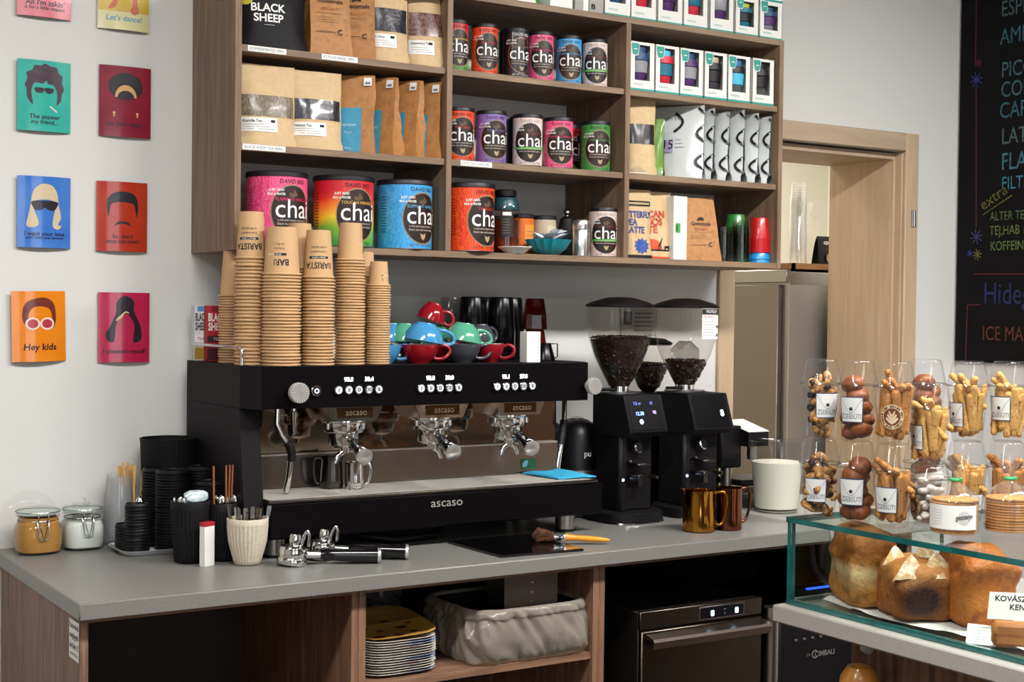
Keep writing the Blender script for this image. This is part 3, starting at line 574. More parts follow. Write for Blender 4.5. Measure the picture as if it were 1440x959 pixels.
# black bag
t, on = pouch('coffee_bag', 'large black bag with white brand lettering on the top left shelf', 'coffee bag', .127, -.25, z1, .176, .27, .09, mk('black_bag', '#100e12', .6, spec=.3, bump=.4, ns=30, bd=.006), -.05, 2, None, .006, .02)
g = G(); g.text('BLACK', .021, winkm, on(.0018), -.022, .097, bold=.022); g.text('SHEEP', .021, winkm, on(.0018), -.022, .07, bold=.022); g.rect(on(.0018), -.035, -.008, .061, .0618, winkm, 4, 2); P(g, 'lettering', t, fix=False)
g = G(); g.disc(on(.0016), .016, .016, flat('c9c234'), -.078, .128, 20, 3); P(g, 'round_sticker', t, 'yellow round sticker', fix=False)
def sidebag(name, lab, x, y, z, w, h, d, m, rz, seed, grp=None, top=.012):
    # block bottom bag: flat front, gusset folded in at the sides, creased top
    t = T(name, lab, 'coffee bag', (x, y, z), rz, grp); rnd = random.Random(seed)
    def sec(v):
        k = 1-v**1.3; dd = top+(d-top)*k; ww = w*(1-.02*v); gi = .018*(v*.9+.1)*(1 if v < .97 else .2)
        return [(-ww/2, -dd/2), (0, -dd/2-.002), (ww/2, -dd/2), (ww/2-gi, 0), (ww/2, dd/2), (0, dd/2+.002), (-ww/2, dd/2), (-ww/2+gi, 0)]
    N = 11; vs = []; g = G()
    for j in range(N):
        v = j/(N-1)
        for i, (a, b) in enumerate(sec(v)):
            n = noise.noise(Vector((i*1.7+seed, v*4, seed*.37)))*(.003 if i < 3 else .010)*(.25 if j == 0 else 1); fl = 1+.10*max(0, .25-v)*4*(1 if i in (2, 4) else .4); vs.append((a*fl+n*.7, b+n, v*h+(.006*noise.noise(Vector((i*.9, seed, 2)))*(v > .9))))
    fs = [(j*8+i, j*8+(i+1) % 8, (j+1)*8+(i+1) % 8, (j+1)*8+i) for j in range(N-1) for i in range(8)]+[tuple(range(8))[::-1], tuple((N-1)*8+i for i in range(8))]
    g.add(vs, fs, m); P(g, 'paper_body', t, ang=25)
    def on(e=.003): return lambda a, b: (a, -(top+(d-top)*(1-max(0, min(1, b/h))**1.3))/2-e-.002, b)
    return t, on
def brown(lab, x, y, z, w, h, d, rz, seed, grp=None):
    t, on = sidebag('coffee_bag', lab, x, y, z, w, h, d, kraftb, rz, seed, grp)
    g = G(); g.poly(on(.004), blob([(-.012, 0), (-.01, .008), (-.002, .011), (.008, .01), (.012, .004), (.01, 0), (.006, .003), (-.004, .003), (-.008, 0)]), ink, 0, h*.64); P(g, 'emblem', t, fix=False)
    g = G(); g.text('Guatemala', .012, ink, on(.004), 0, h*.57, bold=.01, wmax=w*.7); g.text('SPECIALTY', .008, flat('9a4a1c'), on(.004), 0, h*.49, wmax=w*.75)
    g.rect(on(.004), -w*.36, w*.3, h*.455, h*.458, ink); g.rect(on(.004), -w*.36, w*.1, h*.25, h*.256, ink); g.text('C', .014, ink, on(.004), w*.22, h*.23, bold=.02)
    for k in range(3): g.rect(on(.004), -w*.36, w*(.2-.06*k), h*(.36+k*.025), h*(.363+k*.025), flat('6a4526'))
    P(g, 'lettering', t, fix=False)
brown('brown coffee bag with elephant print, left of the pair on the top left shelf', .285, -.25, z1, .112, .25, .08, -.12, 4)
brown('brown paper coffee bag with elephant print, behind its twin on the top left shelf', .382, -.235, z1, .1, .25, .08, -.5, 5)
brown('brown paper coffee bag with black print on the bottom right shelf', 1.585, -.24, zb, .128, .20, .10, -.12, 6)
bl = mk('blue_label', '#2f86a8', .5, col2='#3d93b2', ns=40)
for k, (x, y, rz, dd) in enumerate(((.37, -.235, -.62, .075), (.452, -.23, -1.0, .075), (.525, -.23, -1.0, .08), (.594, -.235, -1.0, .08))):
    t, on = sidebag('coffee_bag', 'brown coffee bag with blue label, %s of four on the second left shelf' % ('first', 'second', 'third', 'rightmost')[k], x, y, z2, .125, .215, dd*.8, kraftb, rz, 20+k, 'brown bags with blue labels')
    g = G(); g.rect(on(.0035), -.042, .03 if k == 0 else .026, .004, .125, bl, 4, 10); s = P(g, 'blue_label', t, fix=False)
    g = G(); g.text('Espresso', .009, flat('bcd8e2'), on(.0042), -.006, .075, wmax=.05); g.text('Brasil', .007, flat('9cc4d4'), on(.0042), -.006, .055); g.text('250 g', .006, flat('bcd8e2'), on(.0042), -.006, .012); P(g, 'lettering', s, fix=False)
    g = G(); g.rect(on(.0045), .034, .056, .186, .208, paper, 3, 3); g.rect(on(.005), .038, .052, .19, .196, flat('77777a')); P(g, 'price_sticker', t, 'white price sticker', fix=False)

# ================================================================ middle bay, bottom: bottle, bowl, shaker, saucer, spice tins
bt = T('syrup_bottle', 'dimpled glass bottle of dark syrup with a black label', 'bottle', (.876, -.225, zb))
g = G(); g.lathe([(.034, .002), (.041, .008), (.043, .06), (.043, .12), (.04, .15), (.030, .168), (.026, .172)], glass, 28, rib=.012, ribn=14); P(g, 'bottle_glass', bt)
g = G(); g.lathe([(.03, .004), (.038, .01), (.040, .06), (.040, .10)], mk('syrup', '#3b170c', .2, col2='#6a2c10', ns=14, coat=.5), 28); P(g, 'syrup', bt)
g = G(); g.lathe([(.028, .168), (.032, .170), (.032, .186), (.029, .189), (0, .189)], black, 24); P(g, 'cap', bt)
g = G(); w_ = lambda e: (lambda a, b: ((.0445+e)*sin(a/.0445-.45), -(.0445+e)*cos(a/.0445-.45), b)); g.rect(w_(.0003), -.018, .018, .05, .13, mk('dark_label', '#1b1512', .5), 8, 2); s = P(g, 'label', bt, fix=False)
g = G(); g.rect(w_(.0008), -.013, .013, .112, .122, winkm, 6, 2)
for k in range(6): g.rect(w_(.0008), -.013, .010-.002*(k % 3), .06+k*.008, .0615+k*.008, flat('6d6258'), 6, 2)
P(g, 'lettering', s, fix=False)
g = G(); g.lathe([(.0, .13), (.038, .131), (.0385, .15), (.03, .166)], mk('teal_film', '#2c5f68', .3, trans=.3), 24, cap0=False, cap1=False); P(g, 'neck_band', bt, 'teal neck band')
g = G(); g.lathe([(.026, 0), (.028, .002), (.05, .018), (.0505, .02), (.046, .0175), (.026, .005), (0, .005)], mk('white_porcelain', '#e3e1db', .2, coat=.4), 32); M1(g, 'saucer', 'small white saucer on the bottom shelf in front of the syrup bottle', 'saucer', (.866, -.295, zb))
for nm, x, y, r, h, c, lab in (('spice_tin', .975, -.16, .038, .125, 'd0651c', 'orange wrapped spice tin with black lid behind the teal bowl'), ('spice_tin', 1.062, -.15, .038, .125, 'b7a890', 'beige spice tin with black lid behind the chrome shaker'), ('spice_tin', .93, -.1, .036, .12, 'b0a088', 'beige spice tin at the back between bottle and orange tin')):
    t = T(nm, lab, 'tin', (x, y, zb), .3); g = G(); g.cyl((0, 0, 0), r, 0, h*.9, mk('spice_'+c, '#'+c, .45, col2='#'+c, ns=20, bump=.1), 28, .002); P(g, 'can_body', t); g = G(); g.cyl((0, 0, 0), r*1.02, h*.9, h, lidm, 28, .002); P(g, 'lid', t)
    g = G(); w_ = lambda a, b: ((r+.0004)*sin(a/r), -(r+.0004)*cos(a/r), b); g.rect(w_, -r*.6, r*.6, h*.2, h*.75, flat('c9bda8' if c != 'd0651c' else 'dd8a30'), 8, 2)
    for k in range(4): g.rect(lambda a, b: (lambda q: (q[0]*1.01, q[1]*1.01, q[2]))(w_(a, b)), -r*.45, r*.4, h*(.3+.09*k), h*(.3+.09*k)+.002, flat('7a6a58'), 6, 2)
    P(g, 'label', t, fix=False)
bw = T('fluted_bowl', 'small teal fluted bowl holding white sugar packets', 'bowl', (1.0, -.268, zb))
g = G(); n = 48
prof = [(.022, 0), (.030, .001), (.052, .02), (.068, .046), (.0665, .046), (.05, .021), (.03, .004), (0, .004)]
g.lathe(prof, mk('teal_glaze', '#178796', .25, coat=.5), n, rib=.045, ribn=16); P(g, 'bowl', bw)
sg = G(); sg.grid(lambda u, v: ((u-.5)*.05, (v-.5)*.034, .007*sin(pi*u)*sin(pi*v)+.0005), 7, 7, mk('sugar_paper', '#dfe2e6', .5)); sg.grid(lambda u, v: ((u-.5)*.05, (v-.5)*.034, -.006*sin(pi*u)*sin(pi*v)-.0005), 7, 7, MAT['sugar_paper']); sg.disc(lambda a, b: (a, b, .0078), .012, .009, flat('5a7ea8'), n=12, rings=2); sgm = sg.mesh('sugar_packet')
for k in range(11):
    a = k*2.4; rr = .012+.028*sqrt(k/11); o = bpy.data.objects.new('sugar_packet', sgm); COL.objects.link(o); o.location = (1.0+rr*cos(a), -.268+rr*sin(a), zb+.042+.012*(k % 3)); o.rotation_euler = (.5*sin(k*1.3), .6*cos(k*2.1), a); tag(o, 'white and blue sugar packet heaped in the teal fluted bowl', 'sugar packet', 'sugar packets in the teal bowl')
t = T('cocoa_shaker', 'polished chrome cocoa shaker on the bottom shelf', 'shaker', (1.118, -.27, zb)); sat = mk('satin_chrome', '#d2d2d0', .22, .9); g = G(); g.lathe([(.024, 0), (.026, .002), (.026, .078), (.0255, .079)], sat, 28); P(g, 'cup', t); g = G(); g.lathe([(.0265, .079), (.027, .081), (.027, .1), (.024, .108), (.012, .112), (0, .1125)], sat, 28); P(g, 'lid', t)
t = T('pepper_mill', 'black pepper mill with a chrome knob behind the shaker', 'mill', (1.135, -.17, zb)); g = G(); g.lathe([(.03, 0), (.031, .003), (.024, .05), (.027, .09), (.022, .118), (.012, .126)], blackp, 24); P(g, 'body', t); g = G(); g.lathe([(.006, .126), (.006, .13), (.013, .136), (.0135, .142), (.009, .148), (0, .149)], chrome, 20); P(g, 'knob', t)
g = G(); g.box(.79, .846, -.2, -.06, zb, zb+.17, black, .003); M1(g, 'dark_box', 'narrow black box between the orange tin and the syrup bottle', 'box')

# ================================================================ boxed reusable cups
tealm = mk('teal_print', '#2a9286', .5); cartw = mk('carton_white', '#dad9d3', .55); cartin = mk('carton_inside', '#4a4648', .7)
def cupbox(x, z, cols, lab, grp, y=-.262, h=.148, w=.093, win=(.13, .80)):
    d = .092; t = T('boxed_cup', lab, 'boxed cup', (x, y, z), 0, grp); tk = .0012
    x0, x1 = -w*.31, w*.31; za, zc = h*win[0]+.012, h*win[1]+.02; y0 = -d/2
    g = G(); g.box(-w/2, x0, y0, y0+tk, .006, h, cartw); g.box(x1, w/2, y0, y0+tk, .006, h, cartw); g.box(x0, x1, y0, y0+tk, .006, za, cartw); g.box(x0, x1, y0, y0+tk, zc, h, cartw)
    g.box(-w/2, -w/2+tk, y0, d/2, .006, h, cartw); g.box(w/2-tk, w/2, y0, d/2, .006, h, cartw); g.box(-w/2, w/2, d/2-tk, d/2, .006, h, cartin); g.box(-w/2, w/2, y0, d/2, h-tk, h, cartw)
    P(g, 'carton', t, ang=20)
    g = G(); g.box(-w/2-.0002, w/2+.0002, y0-.0002, d/2, 0, .006, tealm); P(g, 'base_stripe', t, 'teal stripe along the foot of the carton')
    cu = G(); body, band, lid, plug = cols; R_ = .0375; cz = za-.004; H = (zc-za)*1.02
    cu.lathe([(R_*.72, cz), (R_*.74, cz+.001), (R_*.88, cz+H*.42)], body, 20, c=(.002, -.010, 0)); c = P(cu, 'cup', t)
    cu = G(); cu.lathe([(R_*.9, cz+H*.26), (R_*.93, cz+H*.27), (R_*1.0, cz+H*.58), (R_*.98, cz+H*.59)], band, 20, c=(.002, -.010, 0)); P(cu, 'band', c)
    cu = G(); cu.lathe([(R_*1.0, cz+H*.6), (R_*1.05, cz+H*.61), (R_*1.02, cz+H*.80), (R_*.9, cz+H*.81)], lid, 20, c=(.002, -.010, 0)); cu.lathe([(R_*.8, cz+H*.81), (R_*.8, cz+H*.97), (R_*.6, cz+H*.99), (0, cz+H*.99)], plug, 20, c=(.002, -.010, 0)); P(cu, 'lid', c)
    g = G(); f = FY(y0-.0006); pts = [(-.011, .012), (.011, .012), (.0125, .006), (.009, -.014), (.005, -.017), (-.005, -.017), (-.009, -.014), (-.0125, .006)]
    g.poly(f, pts, cartw, -w*.30, h*.86, 1.35); g.poly(FY(y0-.0009), pts, tealm, -w*.30, h*.86, 1.2); g.rect(FY(y0-.0012), -w*.29-.006, -w*.29+.006, h*.83, h*.85, cartw); P(g, 'logo_tag', t, 'teal cup shaped logo', fix=False)
    g = G(); g.text('ORIGINAL', .006, tealm, FY(y0-.0004), -w*.16, .016, wmax=.04); P(g, 'lettering', t, fix=False); return t
cm_ = lambda h: mk('silicone_'+h, '#'+h, .45)
nav, pur, gry, red, cya, tea_, blk, crm, blu, lim = [cm_(h) for h in ('24486e', '4a2860', '8d8d93', 'c4263c', '4ab0d0', '1d6a80', '1b191c', 'b7a892', '2a6ea8', 'b2b832')]
q = 'boxed reusable cup, upper right bay: '
for x, cs, lb in ((1.311, (pur, gry, nav, nav), 'purple and grey cup with navy lid, first from the divider'), (1.408, (red, tea_, red, cya), 'red and teal cup with cyan lid'), (1.505, (pur, gry, pur, nav), 'purple cup with wide grey band, third box'), (1.603, (mk('silicone_3a3640', '#3a3640', .5), blk, blk, crm), 'black cup with cream lid'), (1.700, (clearp, cya, blk, blu), 'clear cup with bright blue band and lid'), (1.803, (clearp, blk, blk, blk), 'clear cup with black band and lid')):
    cupbox(x, z1, cs, 'carton with '+lb+', upper right bay', 'boxed cups in the upper right bay')
for x, cs, lb, hh in ((1.214, (nav, blk, blk, blk), 'dark navy cup, leftmost of its row', .2), (1.313, (red, red, red, blk), 'all red cup', .2), (1.416, (pur, pur, pur, pur), 'all purple cup', .2), (1.517, (red, tea_, nav, nav), 'red base and teal band', .2), (1.624, (pur, gry, pur, nav), 'purple cup and grey band', .2), (1.729, (tea_, blk, tea_, lim), 'teal cup with lime lid', .122), (1.832, (mk('silicone_7c7c84', '#7c7c84', .5), pur, nav, nav), 'grey cup with navy lid, at the right end', .122)):
    cupbox(x, zt, cs, 'white carton on top of the shelf: '+lb, 'boxed cups on top of the wall shelf', h=hh, win=(.14, .72), w=.097)
for x in (1.729, 1.832): cupbox(x, zt+.1222, (nav, gry, pur, nav), 'white carton stacked on the %s carton, cut by the photo' % ('lime lid teal cup' if x < 1.8 else 'right end grey cup'), 'boxed cups on top of the wall shelf', h=.13, w=.097)
t = T('grey_box', 'plain grey carton standing on top of the shelf left of the boxed cups', 'box', (1.108, -.25, zt)); g = G(); g.box(-.052, .052, -.06, .06, 0, .2, mk('grey_card', '#9c9a96', .6), .001); P(g, 'carton', t); g = G(); g.rect(FY(-.0606), -.022, -.004, .0, .2, white); g.rect(FY(-.0606), -.004, .0, 0, .2, flat('6a6866')); g.text('n', .02, ink, FY(-.0612), .014, .01, bold=.05); P(g, 'front_print', t, fix=False)
t = T('white_box', 'white carton with large sideways black letters on top of the shelf', 'box', (1.008, -.25, zt)); g = G(); g.box(-.04, .04, -.06, .06, 0, .22, white, .001); P(g, 'carton', t); g = G(); ff = lambda a, b: (.016-b, -.0606, .085+a); g.text('Hola', .036, ink, ff, 0, 0, bold=.05); P(g, 'lettering', t, fix=False)
t, on = pouch('green_pack', 'green and white pack lying on top of the shelf beside the white carton', 'pack', .915, -.24, zt, .11, .17, .08, mk('green_film', '#2f7a34', .35, col2='#4d9a3e', ns=8), .1, 31); patch(t, on, 'white_print', -.05, .02, .0, .05, white)

# ================================================================ right bay, middle: white coffee bags facing left, pouch, green pack
bagw = mk('white_bag_film', '#cfd3d2', .32, col2='#dadedc', ns=8, coat=.3); bandk = mk('bag_band', '#16151f', .4)
for k, (x, rz) in enumerate(((1.512, -1.02), (1.590, -1.42), (1.655, -1.47), (1.722, -1.5), (1.784, -1.52), (1.838, -1.54))):
    w, h, d = .20, .232-.006*(k % 3), .056 if k else .064
    t, on = pouch('coffee_bag', 'white curl patterned coffee bag, %s in the row of six' % ('front one numbered 15', 'second', 'third', 'fourth', 'fifth', 'last at shelf end')[k], 'coffee bag', x, -.205+(.0 if k else -.012), z2, w, h, d, bagw, rz, 40+k, 'white coffee bags with black curls', .006, .04)
    g = G(); N = 11
    # curling bands run over the front and round the edge that faces the room
    sf = pouchf(w, h, d, 40+k, .006, .04)
    def edge(a, b, e=.0022):
        # a<=0 on the front face (measured from the room-side edge), a>0 continues on the back face
        u = 1-abs(a)/(w/2); s_ = -1 if a <= 0 else 1; q = sf(u, b/h, s_); return (q[0]+.0024*(1 if abs(a) < .03 else 0), q[1]+s_*e, q[2])
    def band(fn, pts, w_):
        P2 = [Vector(p) for p in pts]; L_ = []
        for ii in range(len(P2)):
            t_ = (P2[min(ii+1, len(P2)-1)]-P2[max(ii-1, 0)]).normalized(); n_ = Vector((-t_.y, t_.x))*w_/2; L_.append((P2[ii]+n_, P2[ii]-n_))
        for (a0, b0), (a1, b1) in zip(L_, L_[1:]):
            if max(a1.y, b1.y, a0.y, b0.y) < h-.002: g.add([fn(*a0), fn(*b0), fn(*b1), fn(*a1)], [(0, 1, 2, 3)], bandk)
    for z0 in (.022, .112, .200): band(edge, [(.012-.034*sin(pi*ii/(N-1)), z0+.062*ii/(N-1)) for ii in range(N)], .0085)
    if k == 0:
        for (xs, zs, s_) in ((-.03, .012, -1), (.006, .150, 1)): band(on(.002), [(xs+s_*.026*sin(pi*ii/(N-1)), zs+.06*ii/(N-1)) for ii in range(N)], .009)
    P(g, 'curl_print', t, 'black curling band print', fix=False)
    if k == 0:
        g = G(); g.rect(on(.0045), -.026, .006, .085, .125, flat('b7a3cf'), 5, 5); s = P(g, 'number_label', t, 'lilac label', fix=False)
        g = G(); g.text('15', .030, bandk, on(.0055), -.010, .096); P(g, 'lettering', s, fix=False)
        g = G(); g.text('cafe frei', .012, flat('5a5c66'), on(.004), .0, .188); 
        for j in range(3): g.rect(on(.0035), .012, .042-.006*j, .1+.012*j, .102+.012*j, flat('8f9196'), 4, 2)
        P(g, 'fine_print', t, fix=False)
teapouch(1.345, z2, .11, .24, 'kraft tea pouch with dark window behind the divider, lower right shelf', mk('dark_film', '#1d1416', .4, coat=.1), (.40, .66), (.02, .03), '', 11, y=-.25, rz=-.2)
t, on = pouch('snack_pack', 'narrow green snack pack squeezed between tea pouch and white bags', 'pack', 1.403, -.245, z2, .075, .18, .05, mk('lime_film', '#7f9a24', .3, col2=['#5d8a30', '#2f6a3a'], ns=5, coat=.4), -.9, 33)

# ================================================================ right bay, bottom
t, on = pouch('drink_powder_bag', 'kraft bag with blue BUTTERFLY lettering and blue flower', 'bag', 1.345, -.245, zb, .098, .215, .055, kraft2, -.12, 51, None, .005, .08)
g = G()
for s_, z_ in (('BUTTERFLY', .128), ('PEA', .104), ('LATTE', .08)): g.text(s_, .020, flat('2f3f86'), on(.002), -.046 if s_ != 'BUTTERFLY' else .049, z_, 'l' if s_ != 'BUTTERFLY' else 'r', bold=.03, wmax=.11, sx=.8)
P(g, 'lettering', t, fix=False)
g = G(); pts = []
for i in range(22): a = 2*pi*i/22; r_ = .026*(1 if i % 2 else .72); pts.append((r_*cos(a)*1.1, r_*sin(a)))
g.poly(on(.002), pts, flat('35509a'), .004, .04); P(g, 'flower_print', t, fix=False)
g = G(); g.rect(on(.002), -.046, .046, .164, .18, ink, 6, 2); g.rect(on(.0026), -.04, .04, .169, .175, flat('b59a72'), 6, 2); g.rect(on(.002), -.046, .046, .002, .012, ink, 6, 2); P(g, 'dark_bands', t, fix=False)
t, on = pouch('drink_powder_bag', 'kraft bag with red CAN BOS TE lettering and giraffe print', 'bag', 1.428, -.24, zb, .098, .212, .055, kraft2, -.12, 53, None, .005, .06)
g = G()
for s_, z_ in (('CAN', .132), ('BOS', .108), ('TE', .084)): g.text(s_, .022, flat('b8401e'), on(.002), -.042, z_, 'l', bold=.035, sx=.95)
P(g, 'lettering', t, fix=False)
g = G(); g.disc(on(.002), .032, .032, flat('c8461c'), -.03, .032, 20, 4, 0, pi); P(g, 'sun_print', t, fix=False)
g = G(); g.rect(on(.002), -.049, .049, .004, .009, flat('c8461c'), 6, 2); g.rect(on(.0022), -.049, .049, .027, .031, ink, 6, 2); g.poly(on(.0026), [(-.012, .03), (-.011, .044), (-.006, .05), (.004, .066), (.009, .068), (.004, .06), (-.001, .046), (0, .03), (-.003, .03), (-.003, .042), (-.008, .042), (-.009, .03)], ink); g.poly(on(.0026), [(.014, .03), (.014, .042), (.034, .044), (.042, .046), (.042, .04), (.036, .038), (.035, .03), (.032, .03), (.031, .036), (.019, .036), (.018, .03)], ink); P(g, 'animal_print', t, fix=False)
t = T('white_carton', 'narrow white carton with green square between kraft bags', 'box', (1.487, -.245, zb)); g = G(); g.box(-.027, .027, -.04, .04, 0, .2, white, .001); P(g, 'carton', t); g = G(); g.rect(FY(-.0406), -.02, .0, .085, .115, flat('4a9a4a')); g.rect(FY(-.041), -.016, -.012, .09, .11, ink); P(g, 'green_print', t, fix=False)
gl = G(); gl.lathe([(.026, 0), (.028, .001), (.031, .09), (.030, .09), (.026, .008), (0, .008)], clear('tumbler', '#eeefee', .09, .03), 24, rib=.02, ribn=8, cap0=False, cap1=False); glm = gl.mesh('tumbler')
def inst(me, name, loc, lab, cat, grp=None, rot=(0, 0, 0), sc=1):
    o = bpy.data.objects.new(name, me); COL.objects.link(o); o.location = loc; o.rotation_euler = rot; o.scale = (sc, sc, sc) if not isinstance(sc, tuple) else sc; return tag(o, label=lab, cat=cat, group=grp)
for k in range(3): inst(glm, 'glass_tumbler', (1.690, -.255, zb+.012*k), 'clear faceted glass in the low stack on the bottom right shelf', 'glass', 'low stack of faceted glasses')
for k in range(5): inst(glm, 'glass_tumbler', (1.756, -.265, zb+.092+.0115*k), 'clear faceted glass turned over in the stack before the green cup', 'glass', 'upturned stack of faceted glasses', (pi, 0, 0))
pc = G(); pc.lathe([(.0365, 0), (.038, .001), (.038, .005), (.036, .006), (.029, .072), (.0275, .075), (0, .075)], mk('cup_tmp', '#c01820', .4), 28, rib=.0, cap0=False)
for c, x, y, z0, n, lb, gp in (('b5121a', 1.848, -.25, .034, 10, 'red plastic cup turned over in the stack at the shelf end', 'red cups at the shelf end'), ('2f7a34', 1.79, -.2, .085, 1, 'green plastic cup turned over behind the faceted glasses', None)):
    me = pc.mesh('plastic_cup'); me.materials[0] = mk('plastic_'+c, '#'+c, .35, coat=.3)
    for k in range(n): inst(me, 'plastic_cup', (x, y, zb+z0+.0045*k), lb, 'cup', gp)
me = pc.mesh('plastic_cup'); me.materials[0] = mk('plastic_1f8ad0', '#1f8ad0', .35, coat=.3); 
for k in range(2): inst(me, 'plastic_cup', (1.848, -.25, zb+.0+.012*k-.012*0), 'blue plastic cup turned over %s the red stack' % ('at the very bottom of' if k == 0 else 'directly below'), 'cup', None, sc=(1.03, 1.03, .6))
me = pc.mesh('plastic_cup'); me.materials[0] = MAT['plastic_2f7a34']; inst(me, 'plastic_cup', (1.79, -.2, zb), 'green plastic cup at the foot of the glasses, mostly hidden', 'cup')
# ================================================================ espresso machine
ZM = 1.414
em = T('espresso_machine', 'black three group espresso machine with chrome knobs on the grey worktop', 'espresso machine', (.49, -.28, ZW))
g = G(); g.prism([(-.03, -.06), (-.03, -.44), (.002, -.5), (.985, -.5), (1.015, -.44), (1.015, -.06)], 1.308, ZM, blackm, ax='z'); P(g, 'top_housing', em, w=True, ang=20)
g = G(); g.box(.004, .983, -.5025, -.5, 1.309, ZM-.001, mk('front_panel_black', '#080608', .45, spec=.08)); P(g, 'control_panel', em, w=True)
for x0, x1, ya, yb in ((-.03, .022, -.437, -.485), (1.036, 1.048, -.25, -.26)): g = G(); g.prism([(-.06, .985), (-.06, 1.307), (ya, 1.307), (yb, .985)], x0, x1, blackm, ax='x'); P(g, 'side_panel', em, w=True, ang=20)
g = G(); g.box(.022, 1.035, -.51, -.08, .985, 1.074, mk('base_black', '#080608', .45, spec=.08), .004); P(g, 'base_housing', em, w=True)
g = G(); g.box(.022, 1.036, -.075, -.06, .985, 1.307, blackm); P(g, 'back_panel', em, w=True)
spl = mk('splash_steel', '#9c8a7c', .07, 1, scale=(1, 1, 8), ns=6, rmix=(.04, .10), bump=.02); spl2 = mk('splash_steel_lower', '#b5b0a9', .2, 1, scale=(50, 50, 1.5), ns=6, rmix=(.13, .26))
g = G(); g.box(.022, 1.036, -.262, -.256, 1.172, 1.307, spl); P(g, 'splash_panel', em, 'polished steel splash panel', w=True)
g = G(); g.box(.022, 1.036, -.277, -.256, 1.167, 1.172, mk('ledge_steel', '#d8d4cc', .35, .8)); g.prism([(-.275, 1.167), (-.256, 1.167), (-.256, 1.075), (-.286, 1.075)], .022, 1.036, spl2, ax='x'); P(g, 'splash_ledge', em, 'brushed steel lower splash with a ledge', w=True)
g = G(); rim = mk('tray_rim', '#6d665f', .3, 1)
g.box(.02, 1.018, -.512, -.503, 1.074, 1.083, rim, .002); g.box(.02, 1.018, -.287, -.283, 1.074, 1.083, rim); g.box(.02, .026, -.503, -.287, 1.074, 1.083, rim); g.box(1.012, 1.018, -.503, -.287, 1.074, 1.083, rim); P(g, 'tray_rim', em, w=True)
g = G(); gm = mk('grid_steel', '#bdb8ae', .5, .4)
for k in range(20): y = -.498+.0108*k; g.box(.027, 1.011, y, y+.0066, 1.0755, 1.081, gm)
o = P(g, 'drip_grid', em, 'bright steel drip grid', w=True); o['kind'] = 'stuff'
for x, y in ((.065, -.44), (.955, -.44), (.065, -.14), (.955, -.14)):
    g = G(); g.cyl((x, y, 0), .029, ZW+.008, .986, steel, 24); f = P(g, 'foot', em, w=True); g = G(); g.cyl((x, y, 0), .03, ZW, ZW+.009, blackp, 24, .002); P(g, 'rubber_pad', f, w=True)
# control panel
kk = mk('knob_face', '#d2d0cc', .35, .5)
def knob(x, z, r, nm, dep=.03):
    g = G(); g.lathe([(r*.55, 0), (r*.55, dep*.5), (r, dep*.52), (r, dep*.93), (r*.94, dep), (0, dep)], kk if dep > .02 else chrome, 36, M=Matrix.Translation((x, -.5025, z)) @ Matrix.Rotation(pi/2, 4, 'X')); return P(g, nm, em, w=True)
kk = mk('knob_face', '#d2d0cc', .35, .5)
for x, r in ((.089, .0255), (.985, .0235)):
    k = knob(x, 1.349, r, 'steam_knob', .036); g = G(); n = 40
    for i in range(0, n, 2): a0, a1 = 2*pi*i/n, 2*pi*(i+1)/n; g.add([(x, -.5389, 1.349), (x+r*.92*cos(a0), -.5389, 1.349+r*.92*sin(a0)), (x+r*.92*cos(a1), -.5389, 1.349+r*.92*sin(a1))], [(0, 1, 2)], mk('knob_dark', '#a3a09b', .3, .6))
    P(g, 'knob_face', k, w=True, fix=False)
k = knob(.145, 1.352, .0135, 'power_button', .01); g = G(); g.text('O', .012, ledb, FY(-.5129), .145, 1.346); P(g, 'icon', k, w=True, fix=False)
icons = ['I', 'II', 'D', 'DD', '%']
for gx, (da, db) in ((.2635, ('93.0', '30.4')), (.501, ('92.8', '30.0')), (.735, ('93.1', '27.8'))):
    for i in range(5):
        x = gx+(i-2)*.0283; k = knob(x, 1.3525, .0118, 'brew_button', .008)
        g = G(); g.disc(FY(-.5109), .0095, .0095, mk('button_face', '#c3c7cc', .4, .0, emit=.25), x, 1.3525, 20, 2); g.text(icons[i], .009, ink, FY(-.5113), x, 1.3482, bold=.03); P(g, 'icon', k, w=True, fix=False)
    for dx, s_ in ((-.026, da), (.032, db)):
        g = G(); g.text(s_, .0105, led, FY(-.503), gx+dx, 1.374, bold=.03); P(g, 'display', em, 'glowing white digits', w=True, fix=False)
g = G(); g.text('ascaso', .0235, mk('badge_metal', '#c9c7c3', .35, .6), FY(-.5106), .5245, 1.0385, wmax=.098, sx=1.15); P(g, 'badge', em, 'chrome name badge', w=True, fix=False)
# group heads with locked portafilters
bronze = mk('badge_plate', '#7a5c40', .2, 1)
for gx in (.268, .528, .775):
    g = G(); M = None; y0, y1 = -.475, -.34
    g.prism([(gx-.082, 1.308), (gx+.082, 1.308), (gx+.064, 1.270), (gx-.064, 1.270)], y0, y1, chrome); g.box(gx-.052, gx+.052, y0-.003, y0, 1.278, 1.304, bronze, .001)
    g.lathe([(.042, 1.234), (.051, 1.237), (.054, 1.243), (.054, 1.262), (.058, 1.266), (.058, 1.274)], chrome, 40, c=(gx, -.41, 0)); gh = P(g, 'group_head', em, w=True)
    g = G(); g.text('ascaso', .017, mk('badge_letter', '#d6c2a4', .3, .5), FY(y0-.0034), gx+.004, 1.285, wmax=.085); P(g, 'lettering', gh, w=True, fix=False)
    for a in range(6):
        an = a*pi/3+.3; g = G(); g.cyl((gx+.053*cos(an), -.41+.053*sin(an), 0), .006, 1.246, 1.262, chrome, 10, .001); P(g, 'collar_lug', gh, w=True)
